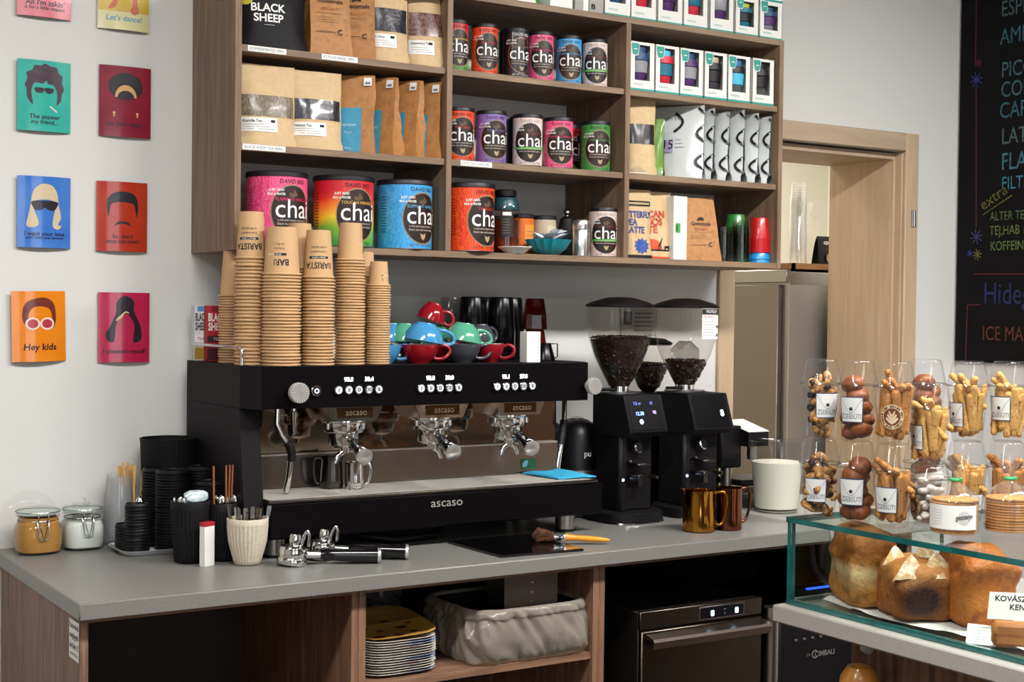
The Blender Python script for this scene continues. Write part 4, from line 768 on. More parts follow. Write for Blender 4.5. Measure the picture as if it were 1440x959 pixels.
def handle(t, M, L=.118, w=True, cap=1.0):
    g = G(); g.lathe([(.0095, 0), (.0145, .012), (.0155, .05), (.0175*cap, L*.85), (.0178*cap, L)], blackg, 24, M=M); P(g, 'handle', t, w=w)
    g = G(); g.lathe([(r_*cap, z_) for r_, z_ in ((.0180, L), (.0188, L+.003), (.0176, L+.007), (.012, L+.0095), (0, L+.0105))], mk('cap_chrome', '#dcdbd8', .28, .85), 28, M=M); P(g, 'end_cap', t, 'chrome end cap', w=w)
def axisM(p, d):
    d = Vector(d).normalized(); return Matrix.Translation(p) @ d.to_track_quat('Z', 'Y').to_matrix().to_4x4()
for i, gx in enumerate((.268, .528, .775)):
    t = T('portafilter', 'black handled portafilter locked in the %s brew group of the machine' % ('left', 'middle', 'right')[i], 'portafilter', (gx, -.42, 1.2))
    g = G(); g.lathe([(.024, 1.196), (.036, 1.204), (.040, 1.220), (.040, 1.236)], chrome, 36, c=(gx, -.41, 0)); g.tube([(gx, -.44, 1.222), (gx, -.468, 1.214)], .0115, chrome, 14); P(g, 'basket_ring', t, w=True)
    handle(t, axisM((gx, -.464, 1.216), (-.06, -1, -.40)), .082, cap=1.22)
    g = G()
    g.lathe([(.011, 1.182), (.013, 1.199)], chrome, 18, c=(gx, -.42, 0))
    if i != 1: g.tube([(gx-.005, -.42, 1.186), (gx-.02, -.42, 1.176), (gx-.028, -.42, 1.156)], [.008, .007, .005], chrome, 12); 
    if i != 0: g.tube([(gx+.005, -.42, 1.186), (gx+.02, -.42, 1.176), (gx+.028, -.42, 1.156)], [.008, .007, .005], chrome, 12)
    P(g, 'spout', t, w=True)
# steam wands, tap, rail, hose
g = G(); g.tube([(.088, -.40, 1.308), (.086, -.40, 1.262), (.098, -.405, 1.232), (.118, -.408, 1.206), (.124, -.408, 1.18), (.121, -.398, 1.12), (.118, -.39, 1.086)], [.0075]*5+[.0078, .0082], chrome, 14); sw = P(g, 'steam_wand', em, w=True)
g = G(); g.tube([(.110, -.4065, 1.216), (.119, -.408, 1.205), (.1245, -.408, 1.188), (.1242, -.408, 1.166)], .0108, blackp, 14); P(g, 'rubber_grip', sw, w=True)
g = G(); g.lathe([(.003, .08), (.0055, .078), (.0075, .065), (.009, .02), (.006, .018), (.006, .005), (0, .005)][::-1], chrome, 18, M=Matrix.Translation((.146, -.37, 1.31)) @ Matrix.Rotation(pi, 4, 'X')); P(g, 'water_tap', em, w=True)
g = G(); g.tube([(.975, -.40, 1.308), (.966, -.412, 1.25), (.952, -.424, 1.205), (.926, -.44, 1.11)], [.0075, .0075, .0075, .008], chrome, 14); sw = P(g, 'steam_wand', em, w=True)
g = G(); g.tube([(.964, -.414, 1.245), (.953, -.423, 1.207), (.944, -.429, 1.178)], .0108, blackp, 14); P(g, 'rubber_grip', sw, w=True)
g = G(); g.tube([(-.018, -.075, ZM), (-.018, -.075, 1.452), (-.018, -.083, 1.458), (-.018, -.41, 1.458), (-.018, -.42, 1.454), (-.018, -.424, 1.445), (-.018, -.424, ZM)], .0042, chrome, 10); P(g, 'cup_rail', em, w=True)
g = G(); g.tube([(.3, -.3, .984), (.33, -.37, .955), (.42, -.42, ZW+.013), (.55, -.40, ZW+.013), (.62, -.3, ZW+.013)], .012, blackp, 12); P(g, 'drain_hose', em, w=True)
g = G(); ff = lambda a, b: (a, -.275-.011*(1.167-b)/.092-.0015, b); g.rect(ff, .905, .957, 1.094, 1.124, flat('1c5a34'), 2, 2); ff2 = lambda a, b: (lambda q: (q[0], q[1]-.0006, q[2]))(ff(a, b)); g.poly(ff2, blob([(-.009, -.008), (-.009, .002), (0, .009), (.010, .010), (.009, 0), (.002, -.008)]), flat('7cb8b8'), .918, 1.109); P(g, 'leaf_sticker', em, 'green sticker with a pale leaf', w=True, fix=False)
# blue cloth, jugs on the tray
g = G(); cq = [(.896, -.306), (1.042, -.262), (1.047, -.462), (.918, -.455)]
cf_ = lambda u, v: tuple((1-u)*(1-v)*cq[0][i]+u*(1-v)*cq[1][i]+u*v*cq[2][i]+(1-u)*v*cq[3][i] for i in (0, 1))
g.grid(lambda u, v: (*cf_(u, v), 1.0875+.002*sin(7*u+4*v)-.004*max(0, u-.8)*5*0), 9, 9, mk('blue_cloth', '#2fa3cf', .85, col2='#3fb2db', ns=60, bump=.3)); g.grid(lambda u, v: (*cf_(u, v), 1.0835+.001*sin(7*u+4*v)), 9, 9, MAT['blue_cloth'])
for a, b in (((0, 0), (1, 0)), ((1, 0), (1, 1)), ((1, 1), (0, 1)), ((0, 1), (0, 0))):
    P0 = [(*cf_(a[0]+(b[0]-a[0])*t/8, a[1]+(b[1]-a[1])*t/8),) for t in range(9)]; uv = [(a[0]+(b[0]-a[0])*t/8, a[1]+(b[1]-a[1])*t/8) for t in range(9)]
    g.add([(p[0], p[1], 1.0835+.001*sin(7*u+4*v)) for p, (u, v) in zip(P0, uv)]+[(p[0], p[1], 1.0875+.002*sin(7*u+4*v)) for p, (u, v) in zip(P0, uv)], [(i, i+1, 10+i, 9+i) for i in range(8)], MAT['blue_cloth'])
M1(g, 'cleaning_cloth', 'bright blue cleaning cloth on the right end of the drip tray', 'cloth')
def pitcher(nm, lab, x, y, z, rb, rt, h, m, ha, hr=.03, spout=True, hm=None, cat='jug'):
    t = T(nm, lab, cat, (x, y, z)); g = G(); n = 32
    prof = [(rb*.9, 0), (rb, .004), (rb*1.0, h*.25), (rb*.96, h*.5), (rt, h*.85), (rt*1.02, h), (rt*.98, h), (rt*.95, h*.84), (rb*.9, h*.4), (rb*.85, .006), (0, .006)]
    vs = len(g.v); g.lathe(prof, m, n)
    if spout:
        for j in (4, 5, 6):
            for i in range(n):
                a = 2*pi*i/n-(ha+pi); a = (a+pi) % (2*pi)-pi; k = max(0, 1-abs(a)/.5)**1.5*(.35 if j == 4 else 1); x_, y_, z_ = g.v[vs+j*n+i]; q = 1+.35*k; g.v[vs+j*n+i] = (x_*q, y_*q, z_+.006*k)
    P(g, 'body', t)
    g = G(); c, s_ = cos(ha), sin(ha); pr = [(rt*.96, h*.93), (rt+hr*.7, h*.96), (rt+hr*1.05, h*.82), (rt+hr*1.0, h*.5), (rb+hr*.55, h*.2), (rb*.98+.004, h*.16)]
    g.tube([(r*c, r*s_, zz) for r, zz in blobopen(pr)], .0042, hm or m, 10); P(g, 'handle', t); return t
def blobopen(pts, n=4):
    out = []; N = len(pts)
    for i in range(N-1):
        p0, p1, p2, p3 = (Vector(pts[max(0, min(N-1, i+k))]) for k in (-1, 0, 1, 2))
        for j in range(n): t = j/n; v = .5*((2*p1)+(p2-p0)*t+(2*p0-5*p1+4*p2-p3)*t*t+(3*p1-p0-3*p2+p3)*t**3); out.append(tuple(v))
    return out+[tuple(pts[-1])]
pitcher('milk_pitcher', 'dark steel pitcher on the drip tray under the left group', .272, -.335, 1.081, .031, .027, .085, mk('dark_pitcher_steel', '#55524f', .25, 1), pi*.9, .02)
pitcher('steel_creamer', 'small shiny steel jug in front of the dark pitcher on the drip tray', .322, -.368, 1.081, .025, .024, .07, chrome, -.5, .018, False)

# ================================================================ paper cups on top of the machine
def cupmesh(D, d, h, nm):
    R_, r_ = D/2, d/2; g = G(); t = .0022
    g.lathe([(R_-.0045, .0004), (R_-.0012, 0), (R_, .0016), (R_-.0002, .0036), (R_-.0018, .0046), (R_-.0052, .0046), (r_, h), (r_-.0016, h+.0002), (r_-.002, h-.007), (0, h-.007)], cupm, 28, cap0=False); return g.mesh(nm, ang=60)
def stack(x, y, n, dz, D, d, h, where, grp, pr=None, z=ZM, wob=.0012):
    me = cupmesh(D, d, h, 'paper_cup')
    for i in range(n):
        o = inst(me, 'paper_cup', (x+RN.uniform(-wob, wob), y+RN.uniform(-wob, wob), z+i*dz), 'kraft paper cup nested in the '+where, 'paper cup', grp)
    o['label'] = 'topmost kraft paper cup of the '+where; del o['group']
    if pr is not None:
        g = G(); th = pr; sl = (D/2-.0052-d/2)/(h-.0046)
        def f(a, b): r = D/2-.0052-sl*b+.0006; return (r*sin(a/(D/2)+th), -r*cos(a/(D/2)+th), b)
        g.text('BARISTA', h*.135, ink, f, 0, h*.32, bold=.02, flip=True); g.rect(f, -D*.36, D*.36, h*.40, h*.45, ink, 14, 2); g.text('by the homeland of', h*.052, ink, f, 0, h*.565, flip=True, wmax=D*.6); g.text('to the baristas', h*.062, ink, f, 0, h*.66, flip=True, wmax=D*.6); g.text('SPECIALTY COFFEE', h*.03, winkm, lambda a, b: (lambda q: (q[0]*1.012, q[1]*1.012, q[2]))(f(a, b)), 0, h*.437, flip=True, wmax=D*.6)
        P(g, 'print', o, fix=False)
def fix_text_flip(): pass
S_ = lambda px, py, y: AY(px, py, y)
a = S_(329, 480, -.25); stack(a.x, -.25, 26, .0069, .082, .056, .118, 'short back left stack behind the tall one', 'cups in the back left stack')
a = S_(352, 480, -.385); stack(a.x, -.385, 30, .0092, .083, .062, .118, 'tall leftmost front stack reaching the pink tin', 'cups in the tall leftmost stack', -.55)
a = S_(395, 490, -.447); stack(a.x, -.447, 29, .0081, .1, .076, .119, 'widest stack, second from the left', 'cups in the widest stack', -.85)
a = S_(447, 490, -.445); stack(a.x, -.445, 28, .0082, .086, .061, .121, 'third front stack, below the toucan tin', 'cups in the third front stack', -.40)
a = S_(491.5, 490, -.425); stack(a.x, -.425, 36, .0077, .079, .058, .096, 'fourth front stack, second from the right', 'cups in the fourth front stack', .62)
a = S_(531.5, 490, -.425); stack(a.x, -.425, 33, .0064, .064, .045, .064, 'slim rightmost stack of small cups', 'small cups in the slim rightmost stack', .55)
a = S_(421, 400, -.362); stack(a.x, -.362, 32, .0079, .083, .06, .118, 'stack hidden behind the widest and third ones', 'cups in the hidden middle stack')
a = S_(512, 420, -.362); stack(a.x, -.362, 32, .0074, .066, .046, .066, 'hidden stack behind the two right ones', 'small cups in the hidden right stack')
# tea cartons on the back left corner
for (lab, px, y, w_, c0, c1, c2, sx) in (('white and gold BLACK SHEEP tea carton on the machine by the wall', 280, -.075, .034, 'd3d8da', 'a98a2a', '14151c', 1), ('red BLACK SHEEP tea carton on the machine beside the white one', 302, -.12, .05, 'b01c2c', '4a121a', 'ece9e4', 1)):
    p = S_(px, 470, y); t = T('tea_carton', lab, 'carton', (p.x, y, ZM), -.12)
    h = .148; g = G(); g.box(-w_/2, w_/2, -.022, .022, 0, h, flat(c0), .001); P(g, 'carton', t)
    g = G(); f = FY(-.0224); g.rect(f, -w_/2, w_/2, .003, .035, flat(c1)); g.rect(f, -w_/2, w_/2, .05, .068, white if c0 == 'd3d8da' else flat('3a1418')); g.rect(f, -w_*.3, w_*.2, h-.016, h-.002, flat('4a8ac0' if c0 == 'd3d8da' else '7a1420')); s = P(g, 'front_print', t, fix=False)
    g = G(); f = FY(-.0228); g.text('BLACK', .021, flat(c2), f, 0, .107, bold=.03, wmax=w_*.92, sx=.75); g.text('SHEEP', .021, flat(c2), f, 0, .082, bold=.03, wmax=w_*.92, sx=.75); g.text('TEA', .008, flat(c2), f, 0, .055); P(g, 'lettering', s, fix=False)

# ================================================================ cups and glasses on the machine
cupc = {c: mk('glaze_'+c, '#'+c, .12, coat=.6) for c in ('8a0f1c', '3d4046', '3f86b5', '4f9a7c', '2f6f9a')}; cin = mk('glaze_white', '#e2e0da', .15, coat=.4)
def coffee_cup(lab, x, y, z, col, R_=.047, h=.051, rz=0, rot=None):
    t = T('coffee_cup', lab, 'cup', (x, y, z), rz)
    if rot: t.rotation_euler = rot
    m = cupc[col]; g = G(); g.lathe([(R_*.48, 0), (R_*.5, .003), (R_*.72, h*.25), (R_*.92, h*.6), (R_, h), (R_*.97, h)], m, 36, cap1=False); P(g, 'bowl', t)
    g = G(); g.lathe([(R_*.97, h), (R_*.88, h*.6), (R_*.66, h*.25), (R_*.4, .006), (0, .006)], cin, 36, cap0=False); P(g, 'lining', t, 'white inside')
    g = G(); pts = [(R_*.93, 0, h*.86), (R_*1.25, 0, h*.95), (R_*1.55, 0, h*.82), (R_*1.6, 0, h*.58), (R_*1.4, 0, h*.33), (R_*1.05, 0, h*.22), (R_*.74, 0, h*.26)]
    g.tube(blobopen(pts, 3), .0052, m, 10); P(g, 'handle', t); return t
zc = ZM
coffee_cup('blue coffee cup at the left end of the lower row, behind the small paper cups', S_(540, 500, -.40).x, -.40, zc, '3f86b5', rz=-.25)
coffee_cup('wide red coffee cup in the lower row, handle to the right', S_(590, 500, -.42).x, -.42, zc, '8a0f1c', .053, rz=-.2)
coffee_cup('dark grey coffee cup in the lower row between two red cups', S_(650, 500, -.40).x, -.40, zc, '3d4046', .052, rz=-.2)
coffee_cup('red coffee cup at the right end of the lower row, handle to the front', S_(688, 500, -.385).x, -.385, zc, '8a0f1c', .044, rz=-.75)
for lab, px, y, col, R_, ti, rz, dz in (('light blue coffee cup turned over on the red one, second row', 599, -.41, '3f86b5', .055, .17, -.15, .052), ('green coffee cup turned over on the grey one, second row', 654, -.39, '4f9a7c', .053, .17, -.15, .052), ('green coffee cup at the left of the second row, behind the blue one', 570, -.36, '4f9a7c', .047, .1, .3, .052), ('blue coffee cup at the far left of the second row', 551, -.34, '3f86b5', .045, .1, .2, .052), ('dark grey coffee cup turned over behind the green one, second row', 676, -.33, '3d4046', .042, 0, .3, .054), ('red coffee cup turned over on top of the cup pile', 612, -.31, '8a0f1c', .040, .32, -.3, .104)):
    p = S_(px, 470, y); coffee_cup(lab, p.x, y, zc+dz+.051+R_*sin(ti)*.5, col, R_, .05, rot=(pi, ti, rz))
for k, (x, y, c, lb) in enumerate(((.425, -.33, '3d4046', 'grey coffee cup in the hidden back row, left'), (.53, -.31, '2f6f9a', 'dark blue coffee cup in the hidden back row, middle'), (.62, -.29, '8a0f1c', 'red coffee cup in the hidden back row, right'))): coffee_cup(lb, x, y, zc, c)
for k, (x, y, c, lb) in enumerate(((.59, -.30, '4f9a7c', 'green coffee cup turned over under the topmost red cup'),)): coffee_cup(lb, x, y, zc+.052+.051, c, .046, .05, rot=(pi, 0, .4))
# dark tumblers
dg = mk('dark_tumbler', '#060507', .2, spec=.2); ag = clear('amber_glass', '#a8480f', .12, .03)
tg = G(); tg.lathe([(.043, 0), (.0435, .002), (.036, .098), (.033, .102), (0, .102)], dg, 28, cap0=False); tme = tg.mesh('tumbler')
for k, (px, y, lb) in enumerate(((664, -.235, 'left'), (686, -.16, 'second'), (704, -.25, 'third, front'), (717, -.16, 'right'))):
    p = S_(px, 460, y)
    for i in range(7): inst(tme, 'black_tumbler', (p.x, y, ZM+i*.0135), 'glossy black tumbler turned over in the %s dark stack behind the coffee cups' % lb, 'tumbler', 'black tumblers, %s stack' % lb)
og = G(); og.lathe([(.036, 0), (.037, .002), (.035, .04), (.027, .088), (.025, .09), (0, .09)], ag, 8, cap0=False); ome = og.mesh('amber', ang=20)
p = S_(752, 500, -.30); inst(ome, 'amber_glass', (p.x, -.30, ZM), 'amber faceted glass turned over on the machine, lower one', 'glass'); inst(ome, 'amber_glass', (p.x-.002, -.30, ZM+.0905), 'amber faceted glass turned over, upper one of the pair', 'glass')
g = G(); g.lathe([(.034, 0), (.034, .002), (.031, .1), (.029, .104), (0, .104)], clear('tumbler_clear', '#dcdcdc', .12), 24, cap0=False); p = S_(634, 450, -.15)
m = g.mesh('clear_tumbler'); inst(m, 'clear_tumbler', (p.x, -.15, ZM+.0), 'clear tumbler turned over behind the red cup, lower one', 'glass'); inst(m, 'clear_tumbler', (p.x, -.15, ZM+.0775), 'clear tumbler turned over behind the topmost red cup', 'glass')
p = S_(744.5, 500, -.43); t = T('white_carton', 'small white carton standing before the amber glasses on the machine', 'box', (p.x, -.43, ZM), -.05); g = G(); g.box(-.020, .024, -.02, .02, 0, .086, white, .0008); P(g, 'carton', t)
g = G(); 
for k in range(9): g.rect(FY(-.0204), .012, .022, .008+k*.0085, .0092+k*.0085, flat('8a8a8c'))
g.rect(FY(-.0204), .010, .0105, 0, .086, flat('c9c8c4')); P(g, 'fine_print', t, fix=False)
p = S_(769, 500, -.36); t = T('black_creamer', 'small black cone shaped cup with wire handle at the machine edge', 'cup', (p.x-.012, -.36, ZM)); g = G(); g.lathe([(.034, 0), (.035, .002), (.022, .05), (.02, .052), (0, .052)], dg, 24); P(g, 'body', t); g = G(); g.tube([(.022, -.005, .05), (.04, -.012, .05), (.041, -.012, .012), (.034, -.008, .008)], .0022, chrome, 8); P(g, 'handle', t)

# ================================================================ worktop, left end
jg = clear('jar_glass', '#f2f6f4', .10, .03)
def clip_jar(lab, x, y, r, h, fill, fh, rz):
    t = T('clip_jar', lab, 'jar', (x, y, ZW), rz); g = G()
    g.lathe([(r*.82, 0), (r*.95, .004), (r, .02), (r, h*.5), (r*.93, h*.62), (r*.82, h*.68), (r*.82, h*.78), (r*.9, h*.79), (r*.9, h*.84)], jg, 40, sq=2.6, cap1=False); P(g, 'glass_body', t)
    g = G(); g.lathe([(r*.75, .004), (r*.9, .008), (r*.945, .022), (r*.945, h*.5), (r*.88, h*.58), (r*.8, fh)], fill, 36, sq=2.6); P(g, 'sugar', t)
    g = G(); g.lathe([(r*.9, h*.86), (r*.93, h*.865), (r*.93, h*.92), (r*.88, h*.95), (r*.7, h*.97), (0, h*.97)], jg, 40, cap0=True); P(g, 'glass_lid', t)
    g = G(); g.lathe([(r*.87, h*.838), (r*.885, h*.85), (r*.87, h*.862)], mk('rubber_seal', '#c9cfca', .6), 36); P(g, 'seal', t)
    g = G(); wr = mk('jar_wire', '#8a8a8a', .25, 1); R_ = r*.87
    g.tube([(R_*cos(2*pi*i/36), R_*sin(2*pi*i/36), h*.72) for i in range(36)], .0014, wr, 6, closed=True); g.tube([(r*.95*cos(2*pi*i/36), r*.95*sin(2*pi*i/36), h*.9) for i in range(36)], .0014, wr, 6, closed=True)
    for s_ in (-1, 1): g.tube([(s_*.014, -R_, h*.72), (s_*.013, -r*1.04, h*.60), (s_*.010, -r*1.05, h*.36), (0, -r*1.06, h*.34)], .0016, wr, 6)
    g.tube([(-.010, -R_, h*.73), (-.008, -r*1.07, h*.6), (0, -r*1.09, h*.32), (.008, -r*1.07, h*.6), (.010, -R_, h*.73)], .0013, wr, 6)
    g.tube([(-.012, -r*.95, h*.9), (-.012, -r*1.02, h*.8), (-.011, -R_*1.02, h*.72)], .0014, wr, 6); g.tube([(.012, -r*.95, h*.9), (.012, -r*1.02, h*.8), (.011, -R_*1.02, h*.72)], .0014, wr, 6)
    P(g, 'wire_clip', t); return t
clip_jar('clip top glass jar of brown sugar at the left end of the worktop', -.434, -.107, .057, .118, mk('brown_sugar', '#a9712f', .8, col2='#c08840', ns=400, bump=.4), .092, .0)
clip_jar('clip top glass jar of white sugar beside the brown sugar jar', -.318, -.092, .053, .115, mk('white_sugar', '#dcdad4', .8, col2='#e6e4de', ns=400, bump=.3), .074, .02)
g = G(); Md = Matrix.Translation((-.437, -.03, ZW+.075)) @ Matrix.Rotation(radians(82), 4, 'X'); g.lathe([(.074, 0), (.0745, .003), (.066, .012), (.04, .02), (0, .022)], clear('thin_lid', '#fbfbfb', .03, .1, .03), 40, M=Md, cap0=False); M1(g, 'clear_disc', 'large clear plastic disc leaning on the wall behind the brown sugar', 'lid')
g = G()
for k in range(7): a = k*.9; g.grid(lambda u, v: (-.303+.016*cos(a)+(u-.5)*.024*cos(a+1), -.03+.008*sin(a), 1.035+.008*sin(k*2.)+(v-.5)*.024+.004*noise.noise(Vector((u*3, v*3, k)))), 5, 5, clear('crumpled_film', '#f6f5f2', .08, .2, .35))
g.lathe([(.02, ZW), (.028, ZW+.05), (.018, 1.03)], MAT['crumpled_film'], 12, c=(-.303, -.03, 0)); M1(g, 'crumpled_bag', 'crumpled clear plastic bag behind the white sugar jar', 'bag')
clear_stack(-.213, -.065, ZW+.002, 1, .01, 'clear plastic cup at the foot of the upturned stack left of the stirrers', 'upturned clear cups by the stirrers', 1.22)
for i in range(15):
    o = bpy.data.objects.new('clear_cup', cme); COL.objects.link(o); o.location = (-.212-.0002*i, -.066, ZW+.0025+.0058*(i+1)); s_ = 1.20-.007*i; o.scale = (s_, s_, s_); tag(o, 'clear plastic cup in the upturned stack left of the wooden stirrers', 'cup', 'upturned clear cups by the stirrers')
bt_ = T('stirrer_holder', 'black holder of the wooden stirrers beside the clear cups', 'holder', (-.192, -.10+.03, ZW)); 
g = G(); g.lathe([(.03, 0), (.032, .002), (.034, .085), (.032, .085), (.03, .006), (0, .006)], blackp, 24); P(g, 'holder_body', bt_)
stm = G(); stm.box(-.003, .003, -.0009, .0009, 0, .185, mk('stirrer_wood', '#cda164', .7, col2='#d9b47c', scale=(40, 40, 3), ns=3), .0006); stme = stm.mesh('stirrer')
for k in range(36):
    a = k*2.4; r = .030*sqrt((k+.5)/36); inst(stme, 'wooden_stirrer', (-.188+r*cos(a)*.8, -.07+r*sin(a)*.8, ZW+.008+RN.uniform(-.001, .022)), 'flat wooden stirrer in the bundle behind the black lids', 'stirrer', 'bundle of wooden stirrers', (r*sin(a)*-4, r*cos(a)*4, a*1.7))
g = G(); g.lathe([(.062, 0), (.064, .003), (.073, .268), (.075, .278), (.071, .278), (.06, .01), (0, .01)], mk('ribbed_black', '#0d0b0e', .6, spec=.25), 96, rib=.018, ribn=32); M1(g, 'ribbed_pot', 'large ribbed black pot against the wall behind the lid stacks', 'pot', (-.093, -.1, ZW), ang=70)
tr = G(); tr.lathe([(.07, 0), (.075, .002), (.085, .014), (.083, .014), (.073, .004), (0, .004)], mk('pale_tray', '#d3d6d9', .3, coat=.3), 48, sq=5); M1(tr, 'small_tray', 'white rectangular tray under the black lid stacks', 'tray', (-.185, -.205, ZW))
lm = G(); lm.lathe([(.0425, 0), (.0445, .0008), (.0445, .0035), (.0425, .0045), (.0405, .0075), (.039, .0095), (.037, .0095), (.035, .0065), (0, .0065)], mk('lid_black', '#0f0d10', .42, spec=.3), 30, cap0=False); lme = lm.mesh('cup_lid', ang=50)
for (px, py, y, n, sc, lb, gp) in ((224, 657, -.155, 27, 1, 'left stack at the back of the white tray', 'black lids, back left stack'), (243, 660, -.225, 27, 1, 'stack right of it on the white tray', 'black lids, middle stack'), (283, 655, -.2, 27, 1, 'stack beside the espresso machine', 'black lids, stack by the machine'), (296, 676, -.285, 23, .98, 'lower stack before the espresso machine', 'black lids, lower stack by the machine'), (193, 708, -.245, 16, .70, 'small front stack with the chrome bell', 'small black lids, front stack'), (177, 737, -.205, 9, .62, 'smallest low stack at the tray corner', 'small black lids, corner stack')):
    p = S_(px, py, y); top = p.z-.0055*sc-.004; z0 = ZW+(.0045 if px < 260 else .0005); dz = (top-z0)/(n-1)
    for i in range(n): inst(lme, 'cup_lid', (p.x+RN.uniform(-.0008, .0008), y+RN.uniform(-.0008, .0008), z0+i*dz), 'black plastic cup lid in the '+lb, 'lid', gp, sc=(sc, sc, 1))
    if sc == .70: g = G(); g.lathe([(.0085, 0), (.0105, .004), (.007, .012), (.003, .014), (.004, .018), (0, .019)], chrome, 18); M1(g, 'chrome_bell', 'tiny chrome bell on top of the front lid stack', 'bell', (p.x+.006, y, z0+(n-1)*dz+.0096))
# ribbed cups
def ribcup(nm, lab, x, y, rb, rt, h, m, n=30):
    g = G(); g.lathe([(rb*.8, 0), (rb*.95, .003), (rb*1.03, h*.1), (rt*.93, h*.5), (rt, h*.86), (rt, h*.865)], m, n*6, rib=.022, ribn=n); g.lathe([(rt*1.01, h*.862), (rt*1.02, h*.99), (rt*1.0, h), (rt*.95, h), (rt*.92, h*.85), (rb*.9, .008), (0, .008)], m, 48, cap0=False); return M1(g, nm, lab, 'cup', (x, y, ZW), ang=60)
ribcup('ribbed_cup', 'ribbed black cup of spoons with a crumpled wrapper on top', -.146, -.415, .037, .047, .152, mk('husk_black', '#0e0c0f', .62, spec=.25))
ribcup('ribbed_cup', 'ribbed black cup of spoons and copper straws beside the espresso machine', -.066, -.428, .031, .038, .143, MAT['husk_black'])
ribcup('ribbed_cup', 'ribbed beige cup holding silver teaspoons upright', -.034, -.508, .033, .0495, .114, mk('husk_beige', '#b9ae9b', .7, col2='#c6bba8', ns=120))
sp = G(); sp.tube([(0, 0, 0), (0, .0, .06), (0, .001, .115), (0, .003, .128)], [.0022, .002, .0026, .0036], chrome, 8); sp.lathe([(.0, -.002), (.009, -.018), (.0095, -.026), (.006, -.038), (0, -.041)], chrome, 16, M=Matrix.Scale(.35, 4, (0, 1, 0)), cap0=False, cap1=False)
sph = G(); sph.prism([(-.0017, 0), (.0017, 0), (.0022, .07), (.0048, .118), (.004, .124), (-.004, .124), (-.0048, .118), (-.0022, .07)], -.0009, .0009, mk('spoon_steel', '#c4c4c2', .18, 1)); sphm = sph.mesh('spoon')
for k in range(13):
    a = -2.6+k*.48; r = .018+.014*(k % 3)/2; le = RN.uniform(-.012, .006)
    inst(sphm, 'teaspoon', (-.034+r*cos(a), -.508+r*sin(a)*.8, ZW+.012+le), 'silver teaspoon standing handle up in the beige ribbed cup', 'teaspoon', 'teaspoons in the beige cup', (-.10*sin(a)-.03, .14*cos(a)+.03, RN.uniform(-.7, .7)), sc=(1.15, 1.15, 1.06))
spb = G(); spb.tube([(0, 0, 0), (0, 0, .12)], .0018, MAT['spoon_steel'], 8); spb.lathe([(.0, .117), (.008, .124), (.0105, .135), (.009, .146), (.005, .152), (0, .154)], MAT['spoon_steel'], 16, M=Matrix.Scale(.4, 4, (0, 1, 0))); spbm = spb.mesh('spoon_up')
for k in range(7): inst(spbm, 'teaspoon', (-.066+.018*cos(k*1.1), -.428+.016*sin(k*1.1), ZW+.008), 'silver teaspoon bowl up in the black cup beside the machine', 'teaspoon', 'teaspoons in the black cup by the machine', (-.06*sin(k*1.1), .08*cos(k*1.1), k*.9))
for k in range(4): inst(spbm, 'teaspoon', (-.168+.012*cos(k*1.6), -.418+.02*sin(k*1.6), ZW+.01), 'silver teaspoon bowl up in the left black cup beside the wrapper', 'teaspoon', 'teaspoons in the left black cup', (-.06*sin(k*1.6), -.1, k*1.1))
st_ = G(); st_.tube([(0, 0, 0), (0, 0, .215)], .0024, mk('copper_straw', '#a8623e', .3, .4), 8); stm_ = st_.mesh('straw')
for k, (x, tl) in enumerate(((-.090, -.01), (-.058, .0), (-.053, .03), (-.046, .04))): inst(stm_, 'copper_straw', (x, -.434+.004*k, ZW+.02), 'copper drinking straw in the black cup beside the machine', 'straw', 'copper straws in the black cup', (-.02, tl, 0))
g = G(); wm = mk('wrapper_film', '#c6cfd2', .3, col2='#8fa6ae', ns=60, coat=.4)
for k in range(4): g.lathe([(.004, -.03), (.011, -.018), (.012, 0), (.011, .018), (.005, .028)], wm, 12, M=Matrix.Translation((-.136+.004*k, -.433+.012*k, ZW+.158+.004*(k % 2))) @ Matrix.Rotation(pi/2, 4, 'Y') @ Matrix.Rotation(.25*k-.3, 4, 'X'), rib=.12, ribn=5)
M1(g, 'crumpled_wrapper', 'crumpled white and pale blue wrapper on the left black cup', 'wrapper')
t = T('white_box', 'slim white box with a red top before the black ribbed cup', 'box', (-.128, -.484, ZW), .42); g = G(); g.box(-.0165, .0165, -.009, .009, 0, .098, mk('box_white', '#dcdad5', .5), .0008); P(g, 'carton', t); g = G(); g.box(-.0167, .0167, -.0092, .0092, .0965, .107, mk('box_red', '#a81c28', .4), .0008); P(g, 'lid', t, 'red lid')

